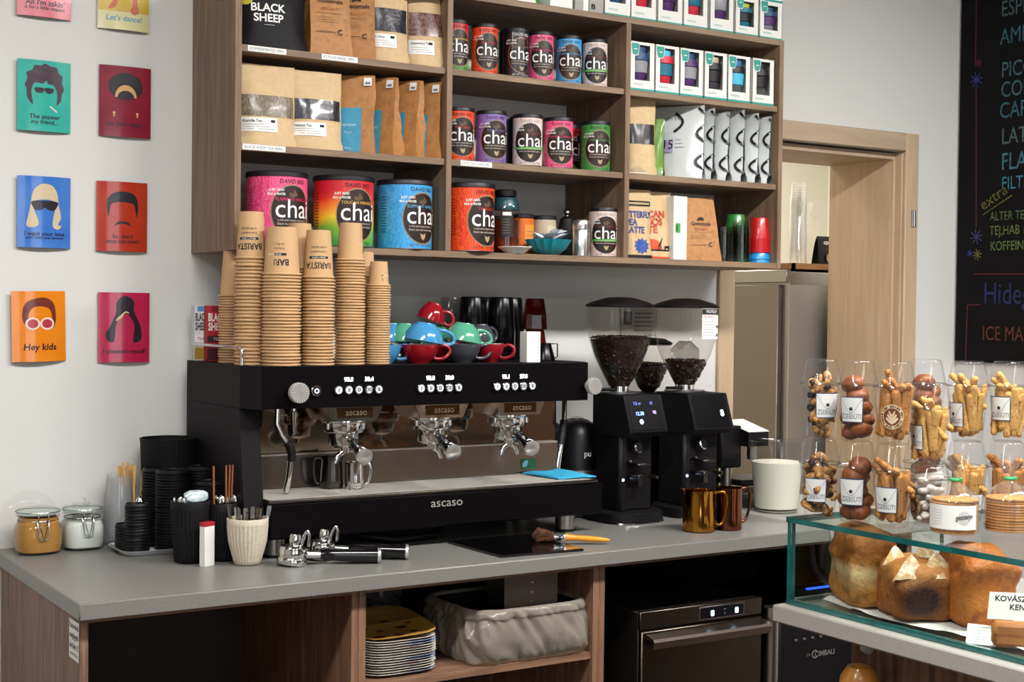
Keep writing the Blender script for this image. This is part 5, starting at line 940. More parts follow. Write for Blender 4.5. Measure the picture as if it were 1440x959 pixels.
# ================================================================ loose portafilters, mat and brush
def loose(lab, c, hd, rz):
    t = T('portafilter', lab, 'portafilter', (c[0], c[1], ZW))
    tilt = Matrix.Translation((c[0], c[1], ZW+.004)) @ Matrix.Rotation(rz, 4, 'Z') @ Matrix.Rotation(radians(7), 4, 'Y')
    g = G(); g.lathe([(.0355, 0), (.037, .003), (.037, .012), (.0345, .016), (.0365, .034), (.033, .042), (.02, .047), (.012, .05)], chrome, 36, M=tilt); P(g, 'basket_ring', t, w=True)
    g = G(); g.lathe([(.012, .05), (.014, .052), (.0145, .068), (.012, .073), (0, .074)], chrome, 22, M=tilt); P(g, 'spout_stub', t, w=True)
    g = G(); g.tube([tuple(tilt @ Vector(q)) for q in blobopen([(.017, -.004, .045), (.021, -.004, .07), (.027, -.004, .083), (.033, -.004, .072), (.034, -.004, .046)], 3)], .004, chrome, 10); P(g, 'spout_loop', t, w=True)
    a = tilt @ Vector((.034, 0, .026)); b = Vector((hd[0], hd[1], ZW+.0195)); d = (b-a)
    g = G(); dn = d.normalized(); g.tube([tuple(a-dn*.004), tuple(a+dn*.034)], .0105, chrome, 16); P(g, 'neck', t, w=True)
    handle(t, axisM(a+dn*.030, d), d.length-.04)
    return t
loose('loose portafilter in front, left on the worktop before the machine', (.055, -.572), (.258, -.652), -.40)
loose('loose portafilter lying behind the front one on the worktop', (.150, -.532), (.343, -.640), -.48)
g = G(); g.prism([(.549, -.475), (.556, -.732), (.8, -.75), (.81, -.47)], ZW+.0005, ZW+.0065, mk('mat_black', '#0b090b', .1, coat=.5), ax='z'); M1(g, 'tamping_mat', 'glossy black tamping mat at the front edge of the worktop', 'mat')
t = T('cleaning_brush', 'round bristled brush with an orange handle lying on the black mat', 'brush', (.80, -.63, ZW+.007)); A = Vector((.925, -.695, ZW+.0115)); B = Vector((.727, -.585, ZW+.026)); d = B-A; L = d.length; M = axisM(A, d)
g = G(); g.lathe([(.002, 0), (.005, .006), (.0075, .03), (.0085, .06), (.0072, .09), (.0095, .112), (.0105, .122)], mk('orange_lacquer', '#d98a1c', .3, coat=.3), 20, M=M); P(g, 'handle', t, w=True)
g = G(); g.lathe([(.0112, .12), (.0125, .124), (.0118, .13), (.0125, .136), (.012, .152)], chrome, 22, M=M); P(g, 'ferrule', t, w=True)
g = G(); bm_ = mk('bristle', '#2b1d16', .8, col2='#7a4a2c', ns=90)
for k in range(140):
    a = k*2.4; r = sqrt((k+.5)/140); p0 = M @ Vector((.011*r*cos(a), .011*r*sin(a), .15)); p1 = M @ Vector((.026*r*cos(a), .022*r*sin(a), .15+.062*(1-.25*r))); p1.z = max(p1.z, ZW+.008); p0.z = max(p0.z, ZW+.008); g.tube([p0, p1], [.0011, .0006], bm_, 4)
o = P(g, 'bristles', t, w=True); o['kind'] = 'stuff'

# ================================================================ kettle, grinders, jugs
kt = T('kettle', 'matt black electric kettle standing between espresso machine and grinder', 'kettle', (1.172, -.183, ZW))
zt_ = 1.23
g = G(); g.lathe([(.082, 0), (.085, .003), (.085, .022), (.07, .028)], blackp, 36, c=(1.172, -.183, ZW)); P(g, 'power_base', kt, w=True)
g = G(); g.lathe([(.078, .03), (.081, .034), (.079, .12), (.074, .2), (.066, .25), (.052, .282), (.03, .294), (0, .296)], mk('kettle_black', '#100f12', .35), 40, c=(1.172, -.183, ZW)); P(g, 'body', kt, w=True)
g = G(); g.lathe([(.0795, .122), (.0815, .124), (.0805, .142), (.0785, .144)], steel, 40, c=(1.172, -.183, ZW)); P(g, 'steel_band', kt, w=True)
g = G(); g.lathe([(.02, .292), (.021, .298), (.012, .303), (0, .304)], chrome, 22, c=(1.172, -.183, ZW)); P(g, 'lid_knob', kt, w=True)
g = G(); fk = lambda a, b: (1.172+.0785*sin(a/.0785), -.183-.0785*cos(a/.0785), b); g.text('pu', .018, winkm, fk, -.012, 1.118, 'c', bold=.02); P(g, 'lettering', kt, w=True, fix=False)
g = G(); g.tube(blobopen([(1.132, -.138, 1.2), (1.102, -.105, 1.215), (1.082, -.085, 1.16), (1.087, -.09, 1.05), (1.122, -.125, 1.0)]), .009, blackp, 10); P(g, 'handle', kt, w=True)
beanm = mk('coffee_beans', '#140a07', .35, col2='#2c180e', ns=160)
bp_ = G(); bp_.lathe([(0, -.0045), (.0022, -.0038), (.0032, 0), (.0022, .0038), (0, .0045)], beanm, 6, cap0=False, cap1=False)
def beans(t, c, prof, ztop, seed):
    # a heap of beans: filled body with loose beans over its top and its rim
    g = G(); rr = [(r*.955, z) for r, z in prof if z < ztop]; rt = None
    for (r0, z0), (r1, z1) in zip(prof, prof[1:]):
        if z0 <= ztop <= z1: rt = r0+(r1-r0)*(ztop-z0)/(z1-z0)
    rr.append((rt*.955, ztop)); rr.append((rt*.5, ztop+.004)); rr.append((0, ztop+.006)); g.lathe(rr, mk('bean_mass', '#0c0705', .5, col2='#24130b', tex='voronoi', ns=120, bump=.9, lo=.0, hi=.55), 36, c=(c[0], c[1], 0))
    rnd = random.Random(seed)
    for k in range(420):
        if k < 230: a = rnd.uniform(0, 2*pi); r = rt*.93*sqrt(rnd.random()); z = ztop+.004+rnd.uniform(0, .006)
        else: a = rnd.uniform(-pi, .6*pi); z = rnd.uniform(prof[1][1], ztop); r = next(r0+(r1-r0)*(z-z0)/(z1-z0) for (r0, z0), (r1, z1) in zip(prof, prof[1:]) if z0 <= z <= z1)*.955
        M = Matrix.Translation((c[0]+r*cos(a), c[1]+r*sin(a), z)) @ Matrix.Rotation(rnd.uniform(0, 6), 4, (rnd.random()-.5, rnd.random()-.5, rnd.random()-.5)); g.add(bp_.v, bp_.f, beanm, M)
    o = tag(M1(g, 'coffee_beans', *t), None, None, None, 'stuff'); return o
def grinder(lab, x0, x1, hx, yf, beanz, hop_r, beans_t, screen):
    cx = (x0+x1)/2; yb_ = yf+.185; t = T('coffee_grinder', lab, 'coffee grinder', (cx, (yf+yb_)/2, ZW)); hy = yf+.14
    g = G(); g.lathe([(.098, 0), (.103, .004), (.103, .03), (.095, .036)], blackp, 48, c=(cx, yf+.112, ZW), sq=3); b = P(g, 'base', t, w=True)
    g = G(); g.lathe([(.104, .0), (.1055, .002), (.1045, .0045)], chrome, 48, c=(cx, yf+.112, ZW), sq=3, cap0=False, cap1=False); P(g, 'chrome_trim', b, w=True)
    g = G(); g.box(x0+.005, x1-.005, yf+.06, yb_, ZW+.03, 1.21, blackm, .01); g.box(x0, x0+.03, yf+.045, yf+.07, ZW+.03, 1.2, blackp, .008); P(g, 'column', t, w=True)
    # upper housing with a sloping front
    g = G(); g.prism([(yf+.035, 1.312), (yb_, 1.312), (yb_, 1.19), (yf+.02, 1.19), (yf, 1.205), (yf, 1.215)], x0, x1, blackm, ax='x'); P(g, 'housing', t, w=True, ang=20)
    sl = lambda a, b: (a, yf+.035*(b-1.215)/.097-.0012, b)
    g = G(); g.rect(sl, x0+.012, x1-.012, 1.213, 1.309, mk('screen_glass', '#050507', .3, spec=.15)); s = P(g, 'touch_screen', t, w=True, fix=False)
    sl2 = lambda a, b: (lambda q: (q[0], q[1]-.0006, q[2]))(sl(a, b))
    if screen:
        g = G(); g.text('7,5 gr', .0085, ledd, sl2, cx-.026, 1.285, bold=.02); g.text('15', .0085, ledd, sl2, cx+.026, 1.285, bold=.02); g.text('12.30', .010, mk('led_mid', '#7f9cff', emit=2.5), sl2, cx-.022, 1.255, bold=.03); g.text('98', .009, mk('led_violet', '#a08cff', emit=1.6), sl2, cx+.032, 1.258, bold=.03); g.disc(sl2, .0065, .0065, mk('led_bright', '#a9c8ff', emit=9), cx-.022, 1.236, 16, 2); P(g, 'lit_digits', s, w=True, fix=False)
    else:
        g = G(); g.text('8', .017, mk('led_bright', '#a9c8ff', emit=9), sl2, cx+.042, 1.245, bold=.06); P(g, 'lit_digit', s, w=True, fix=False)
    g = G(); g.disc(lambda a, b: (x0+.012+a, yf+.0445, b+1.062), .0042, .0042, mk('led_bright', '#a9c8ff', emit=9), n=14, rings=2); P(g, 'status_light', t, w=True, fix=False)
    # adjustment knob, dosing fork
    g = G(); g.lathe([(.017, 0), (.0185, .003), (.0185, .018), (.015, .021), (0, .021)], chrome, 60, rib=.05, ribn=15, M=axisM((cx-.008, yf+.06, 1.152), (.25, -1, .35))); P(g, 'dial', t, w=True)
    g = G(); g.box(cx-.03, cx+.02, yf+.01, yf+.07, 1.104, 1.112, darksteel, .002); g.tube([(cx-.04, yf+.06, 1.108), (cx-.05, yf+.02, 1.12)], .004, darksteel, 8); P(g, 'chute', t, w=True)
    g = G(); g.box(cx-.045, cx-.038, yf-.01, yf+.065, 1.066, 1.076, darksteel, .001); g.box(cx+.024, cx+.031, yf-.01, yf+.065, 1.066, 1.076, darksteel, .001); g.box(cx-.045, cx+.031, yf+.03, yf+.04, 1.066, 1.076, darksteel, .001); g.box(cx-.016, cx+.002, yf+.026, yf+.032, 1.04, 1.075, darksteel, .001); P(g, 'portafilter_fork', t, w=True)
    # hopper
    prof = [(.031, 1.334), (.038, 1.347), (.060, 1.388), (.080, 1.43), (.0935, 1.475), (.0985, 1.525), (.1, 1.574)]
    g = G(); g.cyl((hx, hy, 0), .063, 1.312, 1.318, mk('disc_steel', '#8d8c8a', .3, 1), 40, .001); g.cyl((hx, hy, 0), .03, 1.318, 1.345, chrome, 30); P(g, 'collar', t, w=True)
    g = G(); g.tube([(hx-.03, hy-.02, 1.325), (hx-.095, hy-.03, 1.327)], .005, blackp, 10); P(g, 'slide_lever', t, w=True)
    g = G(); g.lathe(prof, smoke, 48, c=(hx, hy, 0), cap0=False, cap1=False); P(g, 'hopper', t, w=True)
    g = G(); g.lathe([(.1, 1.572), (.105, 1.574), (.105, 1.579), (.085, 1.588), (.04, 1.601), (0, 1.603)], black, 48, c=(hx, hy, 0)); P(g, 'hopper_lid', t, w=True)
    beans(beans_t, (hx, hy), prof, beanz, int(hx*100)); return t, hy
YG = -.462
t1, hy1 = grinder('black coffee grinder with lit touch screen and nearly full hopper', 1.165, 1.305, 1.228, YG, 1.475, .1, ('heap of coffee beans in the left hopper, nearly full', 'beans'), True)
t2, hy2 = grinder('black coffee grinder with a labelled, half empty hopper, right of its twin', 1.408, 1.562, 1.483, YG, 1.402, .1, ('heap of coffee beans in the right hopper, low', 'beans'), False)
g = G(); R_ = .1012; fh = lambda a, b: (1.483+R_*sin(a/R_+.28), hy2-R_*cos(a/R_+.28), b); g.rect(fh, -.045, .045, 1.478, 1.572, paper, 10, 2); s = P(g, 'price_card', t2, 'white price card on the hopper', w=True, fix=False)
g = G(); fh2 = lambda a, b: (1.483+(R_+.0008)*sin(a/R_+.28), hy2-(R_+.0008)*cos(a/R_+.28), b); g.rect(fh2, -.045, .045, 1.553, 1.570, ink, 10, 2); fh3 = lambda a, b: (1.483+(R_+.0014)*sin(a/R_+.28), hy2-(R_+.0014)*cos(a/R_+.28), b); g.text('FIGYELEM', .009, winkm, fh3, -.004, 1.558); g.text('FELHÍVÁS', .009, flat('a83a34'), fh2, -.02, 1.542, wmax=.04)
for k in range(6): g.rect(fh2, -.042, .005, 1.49+k*.008, 1.4915+k*.008, flat('9a9a9c'), 6, 2); 
g.rect(fh2, .018, .04, 1.512, 1.52, flat('77787a'), 4, 2); g.rect(fh2, .018, .04, 1.486, 1.494, flat('77787a'), 4, 2); P(g, 'lettering', s, w=True, fix=False)
# little house shaped bean guide inside the right hopper
g = G(); g.prism([(1.45, 1.40), (1.515, 1.40), (1.515, 1.445), (1.4825, 1.47), (1.45, 1.445)], hy2-.03, hy2+.03, clear('bean_guide', '#d8d6d2', .3, .05)); M1(g, 'bean_guide', 'clear house shaped guide inside the right hopper', 'bean guide')
# third, smaller grinder behind
t3 = T('coffee_grinder', 'small coffee grinder standing behind the two large ones', 'coffee grinder', (1.47, -.155, ZW))
g = G(); g.box(1.40, 1.54, -.235, -.075, ZW, 1.30, blackm, .012); P(g, 'column', t3, w=True)
pr3 = [(.02, 1.302), (.034, 1.318), (.06, 1.375), (.07, 1.42), (.071, 1.455)]
g = G(); g.lathe(pr3, smoke, 36, c=(1.47, -.155, 0), cap0=False, cap1=False); P(g, 'hopper', t3, w=True)
g = G(); g.lathe([(.071, 1.453), (.076, 1.456), (.075, 1.462), (.05, 1.474), (0, 1.478)], blackp, 36, c=(1.47, -.155, 0)); P(g, 'hopper_lid', t3, w=True)
beans(('dark beans in the small hopper between the large ones', 'beans'), (1.47, -.155), pr3, 1.385, 5)
g = G(); p = S_(905, 453, -.03); g.box(p.x-.075, p.x+.075, -.006, -.002, p.z-.045, p.z+.045, flat('a9a7a4'), .001); 
s = M1(g, 'wall_notice', 'printed notice on the wall seen through the left hopper', 'notice'); g = G()
for k in range(5): g.rect(FY(-.0066), p.x-.02, p.x+.06, p.z-.03+.014*k, p.z-.024+.014*k, flat('6a686a'))
g.rect(FY(-.0066), p.x-.065, p.x-.03, p.z-.01, p.z+.035, flat('4a484a')); P(g, 'print', s, fix=False)
gold = mk('gold_mirror', '#b07a30', .1, 1); cop = mk('copper_mirror', '#7a4630', .12, 1)
pitcher('gold_pitcher', 'shiny gold milk pitcher at the front of the grinders', 1.292, -.628, ZW, .0475, .043, .118, gold, -.55, .034)
pitcher('copper_pitcher', 'dark copper milk pitcher beside the gold one', 1.388, -.645, ZW, .039, .0375, .122, cop, -.1, .036)
mj = T('measuring_jug', 'translucent plastic measuring jug two thirds full of milk', 'jug', (1.775, -.43, ZW))
pl = clear('jug_plastic', '#f0f2f2', .08, .15); g = G(); n = 40
g.lathe([(.064, .004), (.068, .004), (.085, .215), (.090, .224), (.087, .226)], pl, n, cap1=False)
P(g, 'jug_body', mj); g = G(); g.lathe([(.064, .012), (.0675, .014), (.0792, .158), (0, .158)], mk('milk', '#e6e1cf', .4), n); P(g, 'milk', mj)
g = G(); g.lathe([(.060, 0), (.064, .003), (.064, .008)], mk('jug_foot', '#8d8a7c', .4), n); P(g, 'foot_ring', mj)
# brewer at the right
br = T('batch_brewer', 'black brewer with a sloping brushed steel top behind the copper pitcher', 'brewer', (1.74, -.235, ZW))
g = G(); g.box(1.655, 1.86, -.335, -.1, ZW, ZW+.05, steelx, .004); P(g, 'base', br, w=True)
g = G(); g.prism([(-.338, 1.130), (-.338, 1.176), (-.215, 1.205), (-.215, 1.130)], 1.736, 1.822, blackm, ax='x'); P(g, 'head', br, w=True, ang=20)
g = G(); g.prism([(-.339, 1.1765), (-.339, 1.1785), (-.214, 1.2085), (-.214, 1.2055)], 1.735, 1.823, mk('steel_top', '#d3d0ca', .5, .1), ax='x'); P(g, 'steel_top', br, w=True, smooth=False)
g = G(); g.box(1.655, 1.745, -.30, -.13, 1.06, 1.195, black, .006); g.box(1.66, 1.71, -.22, -.13, ZW+.045, 1.07, black, .004); P(g, 'neck', br, w=True)
g = G(); g.cyl((1.70, -.275, 0), .019, ZW+.05, 1.062, steel, 24); P(g, 'column', br, w=True)
g = G(); g.cyl((1.785, -.30, 0), .017, 1.085, 1.131, steel, 24); P(g, 'spout', br, w=True)
g = G(); g.box(1.73, 1.90, -.32, -.18, 1.0, 1.02, black, .003); P(g, 'shelf', br, w=True)
g = G(); g.box(1.72, 1.735, -.20, -.15, ZW+.045, 1.06, black, .002); P(g, 'bracket', br, w=True)
# ================================================================ under the worktop
trm = mk('tray_rim_white', '#c9c4ba', .4); 
def traymesh(m):
    g = G(); g.lathe([(.8, 0), (.86, .0), (1, .009), (.985, .0095), (.85, .0025), (0, .0025)], m, 40, sq=4.5)
    g.v = [(x*.106, y*.15, z) for x, y, z in g.v]; return g.mesh('tray', ang=50)
tpal = [('d0ccc4', '7d8fae'), ('cfc8ba', 'b5949a'), ('c9c6c0', 'a8a49c'), ('d2cdc2', 'b04a50')]
tms = [traymesh(mk('tray_print_%d' % i, '#'+a, .4, col2=['#'+a, '#'+b], ns=5+i, lo=.45, hi=.6)) for i, (a, b) in enumerate(tpal)]
for i in range(14): inst(tms[(i*7+i//3) % 4], 'serving_tray', (.300+RN.uniform(-.002, .002), -.565, ZW*0+.6605+i*.0062), 'serving tray with patterned rim in the stack under the worktop', 'tray', 'stack of patterned trays', (0, 0, RN.uniform(-.01, .01)))
tt = traymesh(mk('tray_top_print', '#b98d3a', .35, col2=['#c79a48', '#b8873a'], ns=8)); o = inst(tt, 'serving_tray', (.313, -.56, .7545), 'topmost yellow patterned tray lying askew on the tray stack', 'tray', None, (.03, -.05, -.12))
g = G(); 
for k, (x, y, r, c) in enumerate(((-.05, -.11, .016, '6e2a22'), (0, -.115, .013, '2a1a16'), (.045, -.10, .011, '2a1a16'), (-.03, -.06, .012, '7a3428'), (.03, -.05, .015, '2a1a16'), (-.065, -.03, .012, '2a1a16'), (.06, -.02, .01, '6e2a22'), (.01, .02, .014, '7a3428'))): g.disc(lambda a, b: (a, b, .0034), r, r*.7, flat(c), x, y, 14, 2)
p_ = P(g, 'print', o, fix=False); p_['kind'] = 'stuff'
bn = T('waste_bin', 'black bin with a milky plastic liner folded over its rim, under the worktop', 'bin', (.665, -.585, .6605))
g = G(); g.lathe([(.8, 0), (.84, .004), (.93, .125), (.95, .13), (.91, .13), (.8, .01), (0, .01)], blackp, 48, sq=5); g.v = [(x*.18, y*.15, z) for x, y, z in g.v]; P(g, 'bin_body', bn)
lin = clear('liner_film', '#e6ddd0', .14, .2, .5, '#d8ccba')
_nt = lin.node_tree; _tc = _nt.nodes.new('ShaderNodeTexCoord'); _nz = _nt.nodes.new('ShaderNodeTexNoise'); _nz.inputs['Scale'].default_value = 9; _nz.inputs['Detail'].default_value = 1.5; _nz.inputs['Distortion'].default_value = .5; _bp = _nt.nodes.new('ShaderNodeBump'); _bp.inputs['Distance'].default_value = .02; _bp.inputs['Strength'].default_value = .8
_nt.links.new(_tc.outputs['Object'], _nz.inputs[0]); _nt.links.new(_nz.outputs[0], _bp.inputs['Height'])
for _q in _nt.nodes:
    if 'Normal' in _q.inputs and _q.type.startswith('BSDF'): _nt.links.new(_bp.outputs[0], _q.inputs['Normal'])
g = G(); N = 200; prof = [(.86, .05), (.90, .10), (.93, .133), (.97, .1385), (1.01, .132), (1.03, .118), (1.0, .112), (1.03, .095), (1.06, .06), (1.05, .025), (.99, .006), (.95, .002)]
prof = blobopen(prof, 3); vs = []
for j, (r, z) in enumerate(prof):
    for i in range(N):
        a = 2*pi*i/N; q = 1/((abs(cos(a))**5+abs(sin(a))**5)**.2); k = min(1, max(0, j-6)/12)
        n = noise.noise(Vector((3.2*cos(a), 3.2*sin(a), z*9)))*.06+noise.noise(Vector((11*cos(a), 11*sin(a), z*26+3*cos(a))))*.03+(.06-abs(noise.noise(Vector((7*cos(a)+z*22, 7*sin(a), z*7))))*.14)
        rr = r*q*(1+n*k); vs.append((rr*.178*cos(a), rr*.148*sin(a), z+.008*noise.noise(Vector((4*cos(a), 4*sin(a), 7.)))*k))
g.add(vs, [(j*N+i, j*N+(i+1) % N, (j+1)*N+(i+1) % N, (j+1)*N+i) for j in range(len(prof)-1) for i in range(N)], lin); P(g, 'liner', bn, ang=70)
g = G(); N = 40
g.grid(lambda u, v: (.30+.2*u+.02*noise.noise(Vector((u*4, v*4, 1))), -.30+.03*noise.noise(Vector((u*6, v*6, 4))), .665+.2*v*(.7+.3*sin(3*u))+.02*noise.noise(Vector((u*7, v*5, 9)))), 24, 20, mk('bag_grey', '#4c4845', .3, coat=.4, trans=.1)); g.grid(lambda u, v: (.30+.2*u, -.25, .665+.19*v*(.7+.3*sin(3*u))), 12, 8, MAT['bag_grey'])
M1(g, 'plastic_bag', 'crumpled grey plastic bag at the back behind the tray stack', 'bag')
g = G(); bks = mk('bracket_steel', '#6a5f58', .42, .45); g.box(.600, .764, -.685, -.682, .785, ZW-.05, bks, .0008); g.box(.598, .601, -.685, -.60, .785, ZW-.05, steelx); kb = M1(g, 'steel_bracket', 'brushed steel plate with three screws hanging below the worktop', 'bracket')
for z in (.80, .825, .85): g = G(); g.lathe([(.0045, 0), (.004, .0015), (.002, .002), (0, .002)], chrome, 12, M=axisM((.682, -.685, z), (0, -1, 0))); P(g, 'screw', kb)
# dishwasher
dw = T('dishwasher', 'steel undercounter dishwasher with lit blue display and wide handle', 'dishwasher', (1.25, -.4, .08)); dst = mk('dishwasher_steel', '#554d46', .3, 1, scale=(1.5, 50, 50), ns=8, rmix=(.22, .38))
g = G(); g.box(1.029, 1.469, -.69, -.12, .08, .735, mk('dishwasher_body', '#262220', .5, .5), .002); P(g, 'body', dw, w=True)
g = G(); g.box(1.027, 1.471, -.702, -.69, .688, .738, dst, .002); P(g, 'control_panel', dw, w=True)
g = G(); g.box(1.030, 1.468, -.706, -.69, .10, .684, dst, .003); P(g, 'door', dw, w=True)
g = G(); g.prism([(-.7055, .676), (-.738, .668), (-.742, .660), (-.736, .640), (-.73, .640), (-.733, .658), (-.7055, .664)], 1.045, 1.475, mk('handle_steel', '#8a8078', .3, 1), ax='x'); P(g, 'handle', dw, w=True, ang=20)
g = G(); g.box(1.236, 1.402, -.7035, -.702, .694, .731, mk('display_frame', '#8d8a88', .3, 1), .0004); g.box(1.239, 1.399, -.7045, -.7035, .697, .728, mk('display_black', '#060710', .15)); s = P(g, 'display', dw, w=True)
g = G()
for x in (1.282, 1.372):
    g.text('88', .015, mk('led_cyan', '#a8d4ff', emit=7), FY(-.705), x, .7035, bold=.05, wmax=.012)
g.text('~', .01, flat('8a98b8'), FY(-.705), 1.327, .714); g.rect(FY(-.705), 1.325, 1.33, .703, .71, flat('3c4a70'))
P(g, 'lit_digits', s, w=True, fix=False)
g = G(); g.lathe([(.021, 0), (.021, .70)], steel, 24, c=(1.512, -.70, 0)); g.cyl((1.512, -.70, 0), .024, .70, .705, steel, 24); M1(g, 'steel_post', 'round brushed steel post between dishwasher and black appliance', 'post')
lc = T('ice_maker', 'black appliance with silver lettering and buttons beside the steel post', 'appliance', (1.76, -.4, .06))
g = G(); g.box(1.60, 1.93, -.64, -.15, .06, .655, blackm, .006); P(g, 'body', lc, w=True)
g = G(); fl = FY(-.6425); g.text('LA', .010, mk('badge_silver', '#b9b7b4', .3, 1), fl, 1.718, .522); g.text('CIMBALI', .0165, MAT['badge_silver'], fl, 1.785, .517, bold=.01); g.text('C', .026, MAT['badge_silver'], fl, 1.742, .513, bold=.01); P(g, 'lettering', lc, w=True, fix=False)
for k in range(6): g = G(); g.box(1.66+.034*k, 1.672+.034*k, -.6435, -.64, .572, .580, mk('button_grey', '#4c4a44', .5), .001); P(g, 'button', lc, w=True)
g = G(); g.box(1.75, 1.90, -.60, -.592, .712, .718, mk('led_strip_blue', '#2a5cff', emit=1.6), .001); M1(g, 'light_strip', 'thin blue light strip glowing in the dark behind the display case', 'light')
g = G(); g.tube(blobopen([(1.86, -.5, .88), (1.865, -.5, .80), (1.885, -.5, .745), (1.93, -.5, .70), (1.99, -.5, .67)]), .011, mk('hose_grey', '#4a474a', .4), 10); M1(g, 'water_hose', 'grey water hose curving down behind the display case', 'hose')
g = G(); g.tube([(1.946, -.46, .88), (1.946, -.46, .74)], .011, MAT['hose_grey'], 10); M1(g, 'drain_pipe', 'short straight grey pipe beside the curved hose behind the case', 'pipe')
g = G(); g.box(.88, 2.04, -.09, -.06, .07, .892, mk('bay_shade_board', '#0c0b0c', .8)); P(g, 'bay_shade_board', c3, w=True)  # near-black boards added to paint the deep shade inside the dishwasher bay
g = G(); g.box(2.005, 2.03, -.735, -.09, .07, .892, MAT['bay_shade_board']); P(g, 'bay_shade_board', c3, w=True)

# ================================================================ bar with the glass display case
ZS = .88; XB, YB = .944, -1.308
g = G(); g.box(XB, 1.75, -3.1, YB, ZS-.0405, ZS, slab_m, .004); M1(g, 'bar_slab', 'pale grey speckled bar slab carrying the glass display case', 'worktop')
bc = T('bar_counter', 'walnut bar counter below the pale slab with a white clip', 'counter', (1.3, -2.2, 0))
g = G(); g.box(1.10, 1.118, -3.05, -1.41, 0, ZS-.041, cab_z, .001); P(g, 'front_panel', bc, w=True)
g = G(); g.box(1.118, 1.70, -1.428, -1.41, 0, ZS-.041, cab_z, .001); P(g, 'end_panel', bc, w=True)
g = G(); g.box(.955, 1.10, -3.05, -1.41, .60, .6185, cab_x, .001); P(g, 'ledge_shelf', bc, w=True)
g = G(); g.lathe([(.012, 0), (.014, .004), (.011, .02), (.007, .026), (0, .027)], mk('clip_white', '#c3c0bc', .4), 18, M=axisM((1.10, -1.468, .79), (-1, 0, .25))); g.box(1.085, 1.10, -1.475, -1.461, .79, .825, MAT['clip_white'], .003); P(g, 'clip', bc, 'white plastic clip', w=True)
g = G(); gb = mk('bun_golden', '#9a6224', .35, col2='#b87a30', ns=40, coat=.6, bump=.2)
g.lathe([(.0, 0), (.036, .004), (.046, .04), (.048, .09), (.043, .125), (.028, .148), (0, .156)], gb, 28, c=(1.03, -1.505, .619)); M1(g, 'wrapped_loaf', 'small golden loaf in a glossy wrapper under the bar slab', 'loaf')
dc = T('display_case', 'low glass display case with teal edges holding three loaves', 'display case', (1.2, -2.0, ZS))
def pane(nm, x0, x1, y0, y1, z0, z1):
    d = [x1-x0, y1-y0, z1-z0]; a = d.index(min(d)); g = G(); g.box(x0, x1, y0, y1, z0, z1, glasst)
    k = g.mi(tealg); ax = [2, 2, 1, 1, 0, 0]
    for i in range(6):
        if ax[i] != a: g.m[i] = k
    return P(g, nm, dc, w=True, smooth=False)
CX, CY = .976, -1.322; CT = 1.085; CE = -2.9; CB = 1.50
pane('top_pane', CX-.003, CB, CE, CY+.002, CT-.0125, CT); pane('bottom_pane', CX, CB, CE, CY, ZS+.001, ZS+.0125)
pane('end_pane', CX+.0005, CB, CY-.0125, CY, ZS+.0126, CT-.0126)
pane('front_pane', CX+.001, CX+.0135, CE, CY-.013, ZS+.0126, CT-.0126)
ZG = ZS+.0126
